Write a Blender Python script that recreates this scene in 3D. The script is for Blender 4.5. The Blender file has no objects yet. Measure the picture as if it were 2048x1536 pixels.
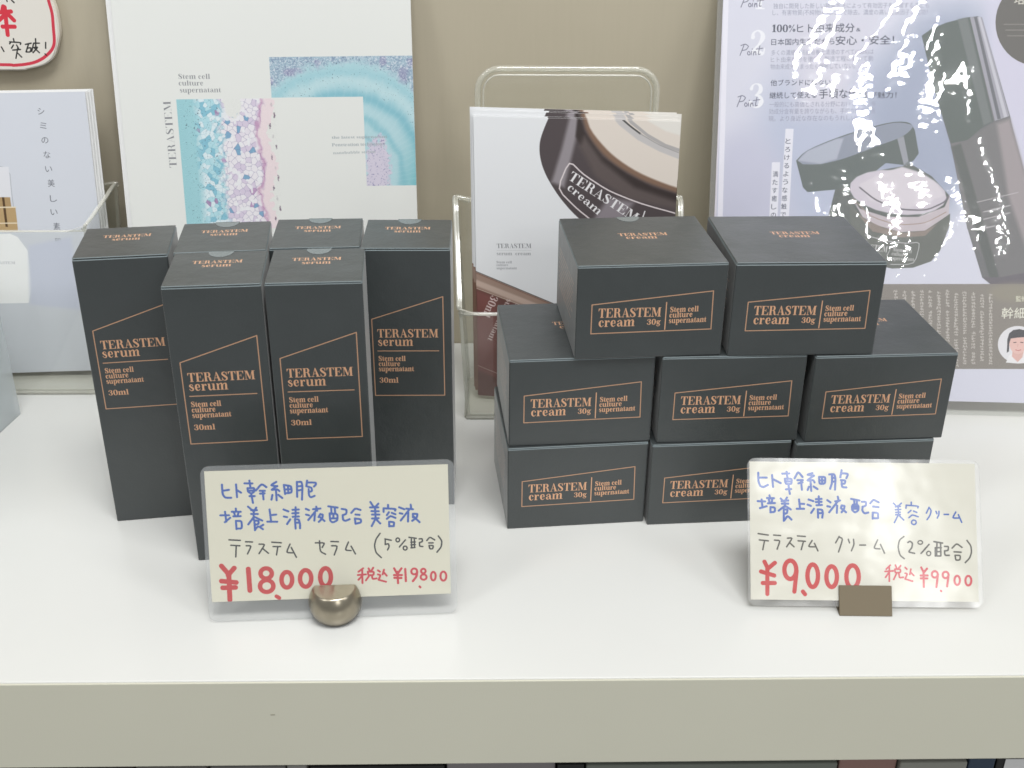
import bpy, bmesh, math, random
import numpy as np
from mathutils import Vector, Matrix
from math import radians as R, sin, cos, pi

sc = bpy.context.scene
C = sc.collection
# ------------------------------------------------------------------ camera
f_px, pitch, roll, yaw = (2272.09, 0.463669, 0.009221, 0.024995)
cam = bpy.data.cameras.new('camera'); cam_o = bpy.data.objects.new('camera', cam); C.objects.link(cam_o)
fw = Vector((sin(yaw)*cos(pitch), cos(yaw)*cos(pitch), -sin(pitch)))
rt = Vector((cos(yaw), -sin(yaw), 0)); up = rt.cross(fw)
r2 = cos(roll)*rt + sin(roll)*up; u2 = -sin(roll)*rt + cos(roll)*up
m = Matrix((r2, u2, -fw)).transposed().to_4x4(); m.translation = Vector((-0.00848, -0.54581, 0.34573))
cam_o.matrix_world = m
cam.sensor_width = 36; cam.lens = f_px/2048*36; cam.clip_start = 0.02; cam.clip_end = 60
cam.dof.use_dof = True; cam.dof.focus_distance = 0.63; cam.dof.aperture_fstop = 20
# real aperture for a small lens: keep the lens in millimetres, blur stays slight
sc.camera = cam_o
# ------------------------------------------------------------------ world, lamps, exposure
w = bpy.data.worlds.new('World'); sc.world = w; w.use_nodes = True
bg = w.node_tree.nodes['Background']; bg.inputs[0].default_value = (0.985, 1.0, 0.99, 1); bg.inputs[1].default_value = 0.33
def lamp(name, loc, sx, sy, power, look=(0, 0.1, 0.05), col=(0.992, 1.0, 0.988)):
    l = bpy.data.lights.new(name, 'AREA'); l.shape = 'RECTANGLE'; l.size = sx; l.size_y = sy; l.energy = power; l.color = col
    o = bpy.data.objects.new(name, l); C.objects.link(o); o.location = loc
    o.rotation_euler = (Vector(look)-Vector(loc)).to_track_quat('-Z', 'Y').to_euler()
    return o
# rows of ceiling panels of the shop, in front of and above the counter
lamp('ceiling_lamp', (0.15, -0.75, 2.1), 1.0, 0.6, 34)
lamp('ceiling_lamp', (-1.7, -1.2, 2.0), 00.5, 1.4, 13)
lamp('ceiling_lamp', (1.7, -1.0, 2.0), 00.5, 1.4, 13)
for tx, ty in ((.86, -2.95), (.99, -2.72), (1.2, -2.98), (1.05, -4.25), (1.26, -4.35), (1.30, -3.28), (1.56, -3.75), (1.67, -4.05), (1.80, -4.35), (1.72, -4.72), (1.97, -4.75)):
    l_ = lamp('ceiling_tube_lamp', (tx, ty, 1.95), .05, .26, 4.1); l_.rotation_euler = (0, 0, 0)
sc.view_settings.view_transform = 'Standard'; sc.view_settings.look = 'None'
sc.view_settings.exposure = 0.21; sc.view_settings.gamma = 1
sc.cycles.use_denoising = True
sc.cycles.max_bounces = 8; sc.cycles.transparent_max_bounces = 24
sc.cycles.caustics_reflective = False; sc.cycles.caustics_refractive = False

# ------------------------------------------------------------------ helpers
def lin(c):
    c = np.asarray(c, float)/255
    return np.where(c <= 0.04045, c/12.92, ((c+0.055)/1.055)**2.4)
def rgba(c, k=1.0):
    v = lin(c)*k; return (float(v[0]), float(v[1]), float(v[2]), 1)
def tag(o, label=None, cat=None, group=None, kind=None):
    if label: o['label'] = label
    if cat: o['category'] = cat
    if group: o['group'] = group
    if kind: o['kind'] = kind
    return o
def thing(name, label, cat, loc=(0, 0, 0), rz=0, group=None):
    o = bpy.data.objects.new(name, None); C.objects.link(o); o.empty_display_size = 0.02
    o.location = loc; o.rotation_euler = (0, 0, rz); return tag(o, label, cat, group)
def link(name, me, mats=(), parent=None, smooth=False):
    if isinstance(me, bmesh.types.BMesh):
        b = me; me = bpy.data.meshes.new(name); b.to_mesh(me); b.free()
    for mm in mats: me.materials.append(mm)
    if smooth: me.polygons.foreach_set('use_smooth', [True]*len(me.polygons))
    o = bpy.data.objects.new(name, me); C.objects.link(o)
    if parent: o.parent = parent
    return o
def bm_box(x0, x1, y0, y1, z0, z1, bev=0, seg=2, b=None, mat=0):
    own = b is None
    b = b or bmesh.new()
    r = bmesh.ops.create_cube(b, size=1)
    for v in r['verts']:
        v.co = Vector((x0+(v.co.x+.5)*(x1-x0), y0+(v.co.y+.5)*(y1-y0), z0+(v.co.z+.5)*(z1-z0)))
    if bev:
        es = list({e for v in r['verts'] for e in v.link_edges})
        bmesh.ops.bevel(b, geom=es, offset=bev, segments=seg, profile=0.5, affect='EDGES')
    return b
def bm_prism(b, pts, axis, a0, a1, mat=0):
    "extrude 2-D outline pts along axis ('x': pts are y,z ; 'y': pts are x,z ; 'z': pts are x,y)"
    def V(p, a): return {'x': (a, p[0], p[1]), 'y': (p[0], a, p[1]), 'z': (p[0], p[1], a)}[axis]
    lo = [b.verts.new(V(p, a0)) for p in pts]; hi = [b.verts.new(V(p, a1)) for p in pts]
    fs = [b.faces.new(lo), b.faces.new(hi[::-1])]
    n = len(pts)
    for i in range(n): fs.append(b.faces.new((lo[i], hi[i], hi[(i+1) % n], lo[(i+1) % n])))
    for f in fs: f.material_index = mat
    bmesh.ops.recalc_face_normals(b, faces=fs); return fs
def bm_tube(b, pts, r, n=8, mat=0):
    pts = [Vector(p) for p in pts]; rings = []; a = None
    for i, p in enumerate(pts):
        d = (pts[min(i+1, len(pts)-1)]-pts[max(i-1, 0)]).normalized()
        if a is None: a = d.cross(Vector((0, 0, 1)) if abs(d.z) < .9 else Vector((0, 1, 0))).normalized()
        a = (a-d*a.dot(d)).normalized(); c = d.cross(a)
        rings.append([b.verts.new(p+r*(cos(2*pi*k/n)*a+sin(2*pi*k/n)*c)) for k in range(n)])
    for A, B in zip(rings, rings[1:]):
        for k in range(n):
            f = b.faces.new((A[k], A[(k+1) % n], B[(k+1) % n], B[k])); f.smooth = True; f.material_index = mat
    for rg in (rings[0], rings[-1]): b.faces.new(rg).material_index = mat
def fillet(pts, rads, n=6, closed=True):
    out = []; N = len(pts)
    for i in range(N):
        p = Vector(pts[i]); r = rads[i] if hasattr(rads, '__len__') else rads
        if r == 0 or (not closed and i in (0, N-1)): out.append(tuple(p)); continue
        a = (Vector(pts[i-1])-p).normalized(); c = (Vector(pts[(i+1) % N])-p).normalized()
        th = math.acos(max(-1, min(1, a.dot(c))))/2; t = r/math.tan(th)
        q0 = p+a*t; q1 = p+c*t; ctr = p+(a+c).normalized()*(r/sin(th))
        a0 = math.atan2(q0.y-ctr.y, q0.x-ctr.x); a1 = math.atan2(q1.y-ctr.y, q1.x-ctr.x)
        da = (a1-a0+pi) % (2*pi)-pi
        for k in range(n+1): out.append((ctr.x+r*cos(a0+da*k/n), ctr.y+r*sin(a0+da*k/n)))
    return out

# ------------------------------------------------------------------ drawing prints into arrays
def catmull(P, n=8):
    P = np.array(P, float)
    if len(P) < 3: return P
    Q = np.vstack([2*P[0]-P[1], P, 2*P[-1]-P[-2]]); out = []
    for i in range(1, len(Q)-2):
        p0, p1, p2, p3 = Q[i-1:i+3]
        for k in range(n):
            t = k/n; out.append(.5*((2*p1)+(-p0+p2)*t+(2*p0-5*p1+4*p2-p3)*t*t+(-p0+3*p1-3*p2+p3)*t**3))
    out.append(P[-1]); return np.array(out)
# Didone letters: units of cap height. 'p' polygon, 's' smooth stroke (x, y, width), 'l' straight stroke
TH, HL = .205, .05
def st(x, y0=0, y1=1, w=TH): return ('p', [(x-w/2, y0), (x+w/2, y0), (x+w/2, y1), (x-w/2, y1)])
def bar(x0, x1, y, w=HL): return ('p', [(x0, y), (x1, y), (x1, y+w), (x0, y+w)])
def wedge(x, y, dx, dy): return ('p', [(x, y), (x+dx, y), (x, y+dy)])
XH = .72
G = {
'T': (.86, [st(.42), bar(.22, .62, 0), bar(.03, .81, .95), wedge(.03, 1, .16, -.34), wedge(.81, 1, -.16, -.34)]),
'E': (.86, [st(.2), bar(.02, .5, 0), bar(.02, .75, .95), bar(.3, .77, 0), wedge(.76, 1, -.16, -.34), wedge(.79, 0, -.17, .37), bar(.3, .52, .49), ('p', [(.5, .36), (.54, .36), (.54, .67), (.5, .67)])]),
'R': (.92, [st(.2), bar(.02, .4, 0), bar(.02, .45, .95), bar(.3, .48, .49), ('s', [(.42, .975, .05), (.55, .94, .12), (.62, .75, .2), (.55, .55, .12), (.42, .515, .05)]), ('s', [(.45, .51, .05), (.58, .44, .14), (.64, .27, .19), (.68, .08, .15), (.78, .02, .05), (.88, .08, .04)])]),
'A': (.92, [('l', [(.14, .03, .05), (.43, .99, .05)]), ('p', [(.37, 1), (.47, 1), (.82, .02), (.59, .02)]), bar(.24, .62, .31, .045), bar(.01, .29, 0), bar(.5, .93, 0)]),
'S': (.72, [('s', [(.57, .7, .05), (.52, .88, .06), (.36, .975, .06), (.17, .9, .13), (.14, .72, .18), (.34, .53, .22), (.54, .35, .2), (.56, .15, .15), (.36, .02, .06), (.18, .1, .06), (.1, .3, .05)]), ('p', [(.55, .66), (.6, .66), (.6, 1), (.56, 1)]), ('p', [(.06, 0), (.1, 0), (.12, .34), (.07, .34)])]),
'M': (1.14, [('l', [(.17, 0, .05), (.17, .98, .05)]), ('p', [(.12, 1), (.36, 1), (.62, .2), (.55, 0)]), ('l', [(.57, .05, .05), (.86, .97, .05)]), st(.92), bar(.02, .33, 0), bar(.72, 1.12, 0), bar(.02, .3, .95), bar(.85, 1.12, .95)]),
'm': (1.18, [st(.19, 0, .68, .18), st(.58, 0, .5, .18), st(.97, 0, .5, .18), bar(.02, .37, 0), bar(.42, .75, 0), bar(.8, 1.15, 0), bar(.04, .2, .65), ('s', [(.27, .5, .04), (.4, .67, .07), (.56, .66, .14), (.6, .48, .18)]), ('s', [(.66, .5, .04), (.8, .67, .07), (.95, .66, .14), (.99, .48, .18)])]),
'n': (.82, [st(.19, 0, .68, .18), st(.6, 0, .5, .18), bar(.02, .37, 0), bar(.44, .8, 0), bar(.04, .2, .65), ('s', [(.27, .5, .04), (.4, .67, .07), (.58, .66, .14), (.62, .48, .18)])]),
'u': (.82, [st(.18, .2, .7, .18), st(.6, 0, .7, .18), bar(.02, .26, .66), bar(.44, .6, .66), bar(.6, .8, 0), ('s', [(.18, .25, .18), (.22, .08, .13), (.38, .03, .07), (.52, .2, .04)])]),
'r': (.6, [st(.19, 0, .68, .18), bar(.02, .38, 0), bar(.04, .2, .65), ('s', [(.27, .45, .04), (.36, .64, .06), (.46, .66, .08)]), ('s', [(.46, .6, .15), (.48, .56, .13)])]),
'e': (.64, [('s', [(.16, .36, .05), (.32, .37, .05), (.5, .38, .05)]), ('s', [(.49, .38, .1), (.46, .6, .12), (.32, .69, .06), (.18, .58, .16), (.14, .34, .19), (.2, .12, .15), (.36, .02, .07), (.54, .18, .04)])]),
'c': (.6, [('s', [(.47, .52, .15), (.46, .6, .08), (.34, .69, .05), (.19, .58, .15), (.14, .35, .19), (.2, .12, .15), (.35, .02, .07), (.53, .18, .04)])]),
's': (.56, [('s', [(.43, .5, .05), (.38, .65, .06), (.25, .68, .08), (.14, .54, .14), (.26, .4, .16), (.42, .26, .16), (.4, .07, .1), (.26, .02, .06), (.12, .14, .05), (.09, .22, .05)])]),
'a': (.7, [st(.49, .1, .48, .18), ('s', [(.49, .45, .18), (.44, .64, .1), (.3, .69, .06), (.15, .58, .08)]), ('s', [(.15, .55, .13), (.17, .53, .12)]), ('s', [(.46, .4, .04), (.26, .35, .08), (.13, .22, .16), (.2, .06, .12), (.34, .06, .06), (.46, .18, .04)]), ('s', [(.5, .14, .16), (.56, .03, .08), (.68, .06, .05)])]),
't': (.46, [st(.2, .12, .7, .18), bar(.02, .42, .65), ('l', [(.12, .68, .05), (.26, .9, .05)]), ('s', [(.2, .16, .18), (.24, .05, .1), (.36, .04, .05), (.43, .16, .04)])]),
'i': (.4, [st(.2, 0, .7, .18), bar(.02, .38, 0), bar(.04, .2, .65), ('s', [(.2, .88, .17), (.2, .89, .17), (.2, .9, .17)])]),
'l': (.4, [st(.2, 0, 1, .18), bar(.02, .38, 0), bar(.04, .2, .95)]),
'p': (.78, [st(.19, -.34, .68, .18), bar(.02, .4, -.36), bar(.04, .2, .65), ('s', [(.26, .5, .04), (.4, .68, .07), (.56, .62, .14), (.62, .35, .19), (.55, .08, .14), (.4, .01, .07), (.27, .12, .04)])]),
'g': (.72, [('s', [(.3, .7, .06), (.16, .6, .13), (.15, .42, .15), (.3, .3, .06), (.45, .42, .15), (.44, .6, .13), (.3, .7, .06)]), ('l', [(.48, .62, .05), (.64, .7, .1)]), ('s', [(.2, .3, .05), (.14, .2, .1), (.34, .12, .16), (.56, .02, .13), (.48, -.22, .07), (.24, -.27, .07), (.1, -.14, .07), (.2, .02, .05)])]),
'h': (.82, [st(.19, 0, 1, .18), st(.6, 0, .5, .18), bar(.02, .37, 0), bar(.44, .8, 0), bar(.04, .2, .95), ('s', [(.27, .5, .04), (.4, .67, .07), (.58, .66, .14), (.62, .48, .18)])]),
'b': (.78, [st(.19, 0, 1, .18), bar(.04, .2, .95), ('s', [(.26, .5, .04), (.4, .68, .07), (.56, .62, .14), (.62, .35, .19), (.55, .08, .14), (.4, .01, .07), (.27, .12, .04)])]),
'y': (.76, [('p', [(.06, .68), (.28, .68), (.5, .1), (.4, 0)]), ('l', [(.64, .66, .04), (.4, -.1, .05)]), ('s', [(.4, -.1, .05), (.32, -.3, .08), (.16, -.3, .1)]), bar(.0, .34, .66), bar(.52, .76, .66)]),
'o': (.68, [('s', [(.34, .69, .06), (.18, .58, .15), (.14, .35, .19), (.19, .12, .15), (.34, .01, .06), (.49, .12, .15), (.54, .35, .19), (.5, .58, .15), (.34, .69, .06)])]),
'P': (.86, [st(.2), bar(.02, .4, 0), bar(.02, .45, .95), bar(.3, .48, .45), ('s', [(.42, .975, .05), (.58, .94, .12), (.66, .72, .2), (.58, .5, .12), (.42, .475, .05)])]),
'0': (.74, [('s', [(.37, .98, .05), (.2, .86, .14), (.14, .5, .2), (.2, .14, .14), (.37, .02, .05), (.54, .14, .14), (.6, .5, .2), (.54, .86, .14), (.37, .98, .05)])]),
'1': (.6, [st(.32), bar(.08, .56, 0), ('l', [(.1, .8, .05), (.3, .95, .08)])]),
'2': (.72, [('s', [(.16, .72, .17), (.18, .88, .09), (.36, .98, .06), (.53, .86, .15), (.55, .68, .19), (.42, .45, .1), (.2, .22, .06), (.1, .06, .05)]), ('s', [(.1, .1, .06), (.3, .16, .17), (.5, .08, .17), (.6, .1, .08), (.64, .28, .04)])]),
'3': (.7, [('s', [(.14, .78, .14), (.2, .92, .07), (.35, .98, .05), (.5, .88, .14), (.5, .68, .17), (.34, .53, .06)]), ('s', [(.3, .52, .05), (.48, .46, .12), (.55, .26, .2), (.46, .08, .13), (.32, .02, .05), (.16, .1, .07), (.12, .22, .15)])]),
'%': (.95, [('s', [(.2, .95, .04), (.1, .75, .12), (.2, .55, .04), (.32, .75, .12), (.2, .95, .04)]), ('s', [(.72, .45, .04), (.62, .25, .12), (.72, .04, .04), (.84, .25, .12), (.72, .45, .04)]), ('l', [(.2, 0, .05), (.72, 1, .05)])]),
' ': (.34, []),
}
_tri = {}
def cjk_tris(s, off):
    k = (s, round(off, 3))
    if k in _tri: return _tri[k]
    cu = bpy.data.curves.new('glyphs', 'FONT'); cu.body = s; cu.resolution_u = 3; cu.offset = off
    o = bpy.data.objects.new('glyphs', cu); C.objects.link(o)
    me = bpy.data.meshes.new_from_object(o, depsgraph=bpy.context.evaluated_depsgraph_get())
    me.calc_loop_triangles()
    co = np.zeros(len(me.vertices)*3); me.vertices.foreach_get('co', co); co = co.reshape(-1, 3)[:, :2]
    ti = np.zeros(len(me.loop_triangles)*3, int); me.loop_triangles.foreach_get('vertices', ti)
    bpy.data.objects.remove(o); bpy.data.curves.remove(cu); bpy.data.meshes.remove(me)
    _tri[k] = (co, ti.reshape(-1, 3)); return _tri[k]

class Print:
    "a sheet in millimetres, origin bottom left, rasterised with soft edges"
    def __init__(s, w, h, ppm, bg, x0=0, y0=0):
        s.k = ppm; s.x0, s.y0 = x0, y0; s.W, s.H = int(round(w*ppm)), int(round(h*ppm))
        s.a = np.empty((s.H, s.W, 3), np.float32); s.a[:] = np.array(bg, np.float32)/255
    def px(s, P): return (np.array(P, float)[:, :2]-[s.x0, s.y0])*s.k
    def win(s, Q, pad):
        x0, y0 = np.floor(Q.min(0)-pad).astype(int); x1, y1 = np.ceil(Q.max(0)+pad).astype(int)+1
        x0, y0 = max(x0, 0), max(y0, 0); x1, y1 = min(x1, s.W), min(y1, s.H)
        if x0 >= x1 or y0 >= y1: return None
        X, Y = np.meshgrid(np.arange(x0, x1)+.5, np.arange(y0, y1)+.5)
        return x0, x1, y0, y1, X.astype(np.float32), Y.astype(np.float32)
    def comp(s, wn, al, col):
        x0, x1, y0, y1 = wn[:4]; v = s.a[y0:y1, x0:x1]
        v += (np.array(col, np.float32)/255-v)*al[..., None]
    @staticmethod
    def seg(X, Y, a, b):
        d = b-a; L = float(d@d)+1e-12
        t = np.clip(((X-a[0])*d[0]+(Y-a[1])*d[1])/L, 0, 1)
        return np.hypot(X-a[0]-t*d[0], Y-a[1]-t*d[1]), t
    def a_poly(s, Q, X, Y, f, grow=0):
        ins = np.zeros(X.shape, bool); dm = np.full(X.shape, 1e9, np.float32)
        for i in range(len(Q)):
            a, b = Q[i-1], Q[i]
            if a[1] != b[1]:
                ins ^= ((a[1] > Y) != (b[1] > Y)) & (X < (b[0]-a[0])*(Y-a[1])/(b[1]-a[1])+a[0])
            dm = np.minimum(dm, s.seg(X, Y, a, b)[0])
        return np.clip(.5+(np.where(ins, dm, -dm)+grow)/(2*f), 0, 1)
    def poly(s, P, col, feather=0):
        Q = s.px(P); f = max(feather*s.k*.6, .5); wn = s.win(Q, f+1)
        if wn:
            al = s.a_poly(Q, wn[4], wn[5], f)
            if feather: al = al*al*(3-2*al)
            s.comp(wn, al, col)
    def stroke(s, P, w, col, smooth=True, wob=0.0):
        if smooth and len(P) > 2 and len(P) < 12: P = s.soft(P)
        Q = s.px(P); r = w*s.k/2; wn = s.win(Q, r+2)
        if not wn: return
        X, Y = wn[4], wn[5]; dm = np.full(X.shape, 1e9, np.float32)
        if len(Q) == 1: Q = np.vstack([Q, Q+.01])
        for a, b in zip(Q, Q[1:]): dm = np.minimum(dm, s.seg(X, Y, a, b)[0])
        if wob: dm = dm+wob*s.k*np.sin(X*.9/s.k+Y*1.7/s.k)*.5
        s.comp(wn, np.clip(.5+(r-dm), 0, 1), col)
    @staticmethod
    def soft(P):
        P = [np.array(p, float) for p in P]; out = [P[0]]
        for i in range(1, len(P)-1):
            a, p, b = P[i-1], P[i], P[i+1]; k = .28
            q0, q1 = p+(a-p)*k, p+(b-p)*k
            out += [q0, .25*q0+.5*p+.25*q1, q1]
        out.append(P[-1]); return out
    def text(s, t, p0, p1, h, col, font='C', bold=0):
        p0 = np.array(p0, float); p1 = np.array(p1, float); d = p1-p0; L = float(np.hypot(*d)); d /= L; n = np.array([-d[1], d[0]])
        if font == 'S':
            adv = sum(G[c][0] for c in t)-.05; kx = L/adv; ky = h; x = 0
            allq = np.array([p0, p1, p0+n*h*1.1, p1+n*h*1.1, p0-n*h*.4, p1-n*h*.4]); wn = s.win(s.px(allq), 3)
            if not wn: return
            X, Y = wn[4], wn[5]; al = np.zeros(X.shape, np.float32)
            g = bold*s.k
            for c in t:
                for kind, pts in G[c][1]:
                    P = np.array(pts, float)
                    if kind == 's': P = catmull(P, 5)
                    Q = s.px(p0+np.outer((P[:, 0]+x)*kx, d)+np.outer(P[:, 1]*ky, n))
                    lo = np.maximum(np.floor(Q.min(0)-ky*s.k*.15-2).astype(int)-[wn[0], wn[2]], 0); hi = np.ceil(Q.max(0)+ky*s.k*.15+3).astype(int)-[wn[0], wn[2]]
                    if (hi <= 0).any(): continue
                    sl = (slice(lo[1], hi[1]), slice(lo[0], hi[0])); xx, yy = X[sl], Y[sl]
                    if xx.size == 0: continue
                    if kind == 'p': v = s.a_poly(Q, xx, yy, .6, g)
                    else:
                        v = np.zeros(xx.shape, np.float32); ks = (kx+ky)/2*s.k*.5
                        for i in range(len(Q)-1):
                            dd, tt = s.seg(xx, yy, Q[i], Q[i+1])
                            v = np.maximum(v, np.clip(.5+(P[i, 2]+(P[i+1, 2]-P[i, 2])*tt)*ks+g-dd, 0, 1))
                    al[sl] = np.maximum(al[sl], v)
                x += G[c][0]
            s.comp(wn, al, col); return
        co, ti = cjk_tris(t, bold/h*.5 if bold else 0)
        if len(ti) == 0: return
        xa, xb = co[:, 0].min(), co[:, 0].max()
        P = p0+np.outer((co[:, 0]-xa)*L/(xb-xa), d)+np.outer(co[:, 1]*h, n)
        Q = s.px(P); wn = s.win(Q, 2)
        if not wn: return
        SS = 3; x0, x1, y0, y1 = wn[:4]; M = np.zeros(((y1-y0)*SS, (x1-x0)*SS), bool); Q = (Q-[x0, y0])*SS
        T = Q[ti]; lo = np.floor(T.min(1)).astype(int); hi = np.ceil(T.max(1)).astype(int)+1
        for q, a, b in zip(T, lo, hi):
            a = np.maximum(a, 0); b = np.minimum(b, [M.shape[1], M.shape[0]])
            if (b <= a).any(): continue
            gx = np.arange(a[0], b[0])+.5; gy = (np.arange(a[1], b[1])+.5)[:, None]
            e = [(q[(i+1) % 3, 0]-q[i, 0])*(gy-q[i, 1])-(q[(i+1) % 3, 1]-q[i, 1])*(gx-q[i, 0]) for i in range(3)]
            M[a[1]:b[1], a[0]:b[0]] |= ((e[0] >= 0) & (e[1] >= 0) & (e[2] >= 0)) | ((e[0] <= 0) & (e[1] <= 0) & (e[2] <= 0))
        al = M.reshape(y1-y0, SS, x1-x0, SS).mean((1, 3)); s.comp(wn, al.astype(np.float32), col)
    def run(s, cmds):
        for c in cmds:
            if c[0] == 'S': s.stroke(c[1], c[2], c[3])
            elif c[0] == 'P': s.poly(c[1], c[2], c[3])
            else: s.text(*c[1:])
    def ink(s, h):
        "the inks as printed, without the milkiness the film adds in front of them"
        l = np.where(s.a <= .04045, s.a/12.92, ((s.a+.055)/1.055)**2.4); l = np.clip((l-h)/(1-h), .006, 1)
        s.a = np.where(l <= .0031308, l*12.92, 1.055*l**(1/2.4)-.055).astype(np.float32)
    def image(s, name, color=True, gain=1.0):
        im = bpy.data.images.new(name, s.W, s.H, alpha=False)
        if not color: im.colorspace_settings.name = 'Non-Color'
        A = np.ones((s.H, s.W, 4), np.float32); A[..., :3] = np.clip(s.a, 0, 1)
        im.pixels.foreach_set(A.ravel()); im.update(); im.pack(); return im

# ------------------------------------------------------------------ materials
def nt(name):
    m = bpy.data.materials.new(name); m.use_nodes = True; t = m.node_tree; return m, t, t.nodes['Principled BSDF'], t.nodes['Material Output']
def node(t, kind, **kw):
    n = t.nodes.new(kind)
    for k, v in kw.items():
        if k.startswith('i_'):
            key = k[2:]; n.inputs[int(key) if key.isdigit() else key].default_value = v
        else: setattr(n, k, v)
    return n
def noise_bump(t, bsdf, scale, strength, dist=0.001, detail=3, vec='Object', stretch=(1, 1, 1), prev=None):
    tc = node(t, 'ShaderNodeTexCoord'); mp = node(t, 'ShaderNodeMapping'); mp.inputs['Scale'].default_value = stretch
    n = node(t, 'ShaderNodeTexNoise'); n.inputs['Scale'].default_value = scale; n.inputs['Detail'].default_value = detail
    b = node(t, 'ShaderNodeBump'); b.inputs['Strength'].default_value = strength; b.inputs['Distance'].default_value = dist
    t.links.new(tc.outputs[vec], mp.inputs[0]); t.links.new(mp.outputs[0], n.inputs['Vector']); t.links.new(n.outputs[0], b.inputs['Height'])
    if prev: t.links.new(prev.outputs[0], b.inputs['Normal'])
    if bsdf: t.links.new(b.outputs[0], bsdf.inputs['Normal'])
    return b, n
def mat(name, col, rough=.5, metal=0, bump=0, scale=800, vary=0, k=1.0, spec=.5, **kw):
    m, t, p, o = nt(name); c = rgba(col, k)
    p.inputs['Base Color'].default_value = c; p.inputs['Roughness'].default_value = rough; p.inputs['Metallic'].default_value = metal
    p.inputs['Specular IOR Level'].default_value = spec
    if bump: b, n = noise_bump(t, p, scale, bump, **kw)
    if vary:
        tc = node(t, 'ShaderNodeTexCoord'); n = node(t, 'ShaderNodeTexNoise'); n.inputs['Scale'].default_value = 14; n.inputs['Detail'].default_value = 5
        mx = node(t, 'ShaderNodeMix', data_type='RGBA'); t.links.new(tc.outputs['Object'], n.inputs['Vector']); t.links.new(n.outputs[0], mx.inputs[0])
        mx.inputs[6].default_value = tuple(x*(1-vary) for x in c[:3])+(1,); mx.inputs[7].default_value = tuple(min(1, x*(1+vary)) for x in c[:3])+(1,)
        t.links.new(mx.outputs[2], p.inputs['Base Color'])
    return m
def mat_print(name, im, rough=.5, gain=1.0, spec=.4, tint=(1, 1, 1)):
    m, t, p, o = nt(name); i = node(t, 'ShaderNodeTexImage', image=im, interpolation='Linear', extension='EXTEND')
    g = node(t, 'ShaderNodeMix', data_type='RGBA', blend_type='MULTIPLY'); g.inputs[0].default_value = 1
    g.inputs[7].default_value = (gain*tint[0], gain*tint[1], gain*tint[2], 1)
    uv = node(t, 'ShaderNodeUVMap'); t.links.new(uv.outputs[0], i.inputs[0]); t.links.new(i.outputs[0], g.inputs[6]); t.links.new(g.outputs[2], p.inputs['Base Color'])
    p.inputs['Roughness'].default_value = rough; p.inputs['Specular IOR Level'].default_value = spec
    return m
def carton_nodes(t, p, im=None):
    "matt black board, fibrous; copper foil where the print mask is white"
    tc = node(t, 'ShaderNodeTexCoord')
    n = node(t, 'ShaderNodeTexNoise'); n.inputs['Scale'].default_value = 900; n.inputs['Detail'].default_value = 4
    n2 = node(t, 'ShaderNodeTexNoise'); n2.inputs['Scale'].default_value = 35; n2.inputs['Detail'].default_value = 4
    oi = node(t, 'ShaderNodeObjectInfo'); add = node(t, 'ShaderNodeVectorMath', operation='ADD')
    t.links.new(tc.outputs['Object'], add.inputs[0]); t.links.new(oi.outputs['Random'], add.inputs[1])
    t.links.new(tc.outputs['Object'], n.inputs['Vector']); t.links.new(add.outputs[0], n2.inputs['Vector'])
    mx = node(t, 'ShaderNodeMix', data_type='RGBA'); mx.inputs[6].default_value = (.024, .030, .031, 1); mx.inputs[7].default_value = (.034, .041, .043, 1)
    t.links.new(n2.outputs[0], mx.inputs[0])
    b = node(t, 'ShaderNodeBump'); b.inputs['Strength'].default_value = .35; b.inputs['Distance'].default_value = .0002
    t.links.new(n.outputs[0], b.inputs['Height'])
    b2 = node(t, 'ShaderNodeBump'); b2.inputs['Strength'].default_value = .45; b2.inputs['Distance'].default_value = .002
    t.links.new(n2.outputs[0], b2.inputs['Height']); t.links.new(b.outputs[0], b2.inputs['Normal'])
    rr = node(t, 'ShaderNodeMapRange'); rr.inputs[3].default_value = .32; rr.inputs[4].default_value = .46; t.links.new(n2.outputs[0], rr.inputs[0])
    last = b2
    if im:
        uv = node(t, 'ShaderNodeUVMap'); i = node(t, 'ShaderNodeTexImage', image=im, interpolation='Cubic', extension='EXTEND'); t.links.new(uv.outputs[0], i.inputs[0])
        c = node(t, 'ShaderNodeMix', data_type='RGBA'); c.inputs[7].default_value = (.74, .41, .24, 1)
        t.links.new(i.outputs[0], c.inputs[0]); t.links.new(mx.outputs[2], c.inputs[6]); t.links.new(c.outputs[2], p.inputs['Base Color'])
        mm = node(t, 'ShaderNodeMath', operation='MULTIPLY'); mm.inputs[1].default_value = .35; t.links.new(i.outputs[0], mm.inputs[0]); t.links.new(mm.outputs[0], p.inputs['Metallic'])
        r2_ = node(t, 'ShaderNodeMix', data_type='FLOAT'); r2_.inputs[3].default_value = .42
        t.links.new(i.outputs[0], r2_.inputs[0]); t.links.new(rr.outputs[0], r2_.inputs[2]); t.links.new(r2_.outputs[0], p.inputs['Roughness'])
        b3 = node(t, 'ShaderNodeBump'); b3.inputs['Strength'].default_value = .5; b3.inputs['Distance'].default_value = .00012; b3.invert = True
        t.links.new(i.outputs[0], b3.inputs['Height']); t.links.new(b2.outputs[0], b3.inputs['Normal']); last = b3
    else:
        t.links.new(mx.outputs[2], p.inputs['Base Color']); t.links.new(rr.outputs[0], p.inputs['Roughness'])
    t.links.new(last.outputs[0], p.inputs['Normal']); p.inputs['Specular IOR Level'].default_value = .85; p.inputs['Sheen Weight'].default_value = .22; p.inputs['Sheen Roughness'].default_value = .4
def mat_carton(name, im=None):
    m, t, p, o = nt(name); carton_nodes(t, p, im); return m
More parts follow.
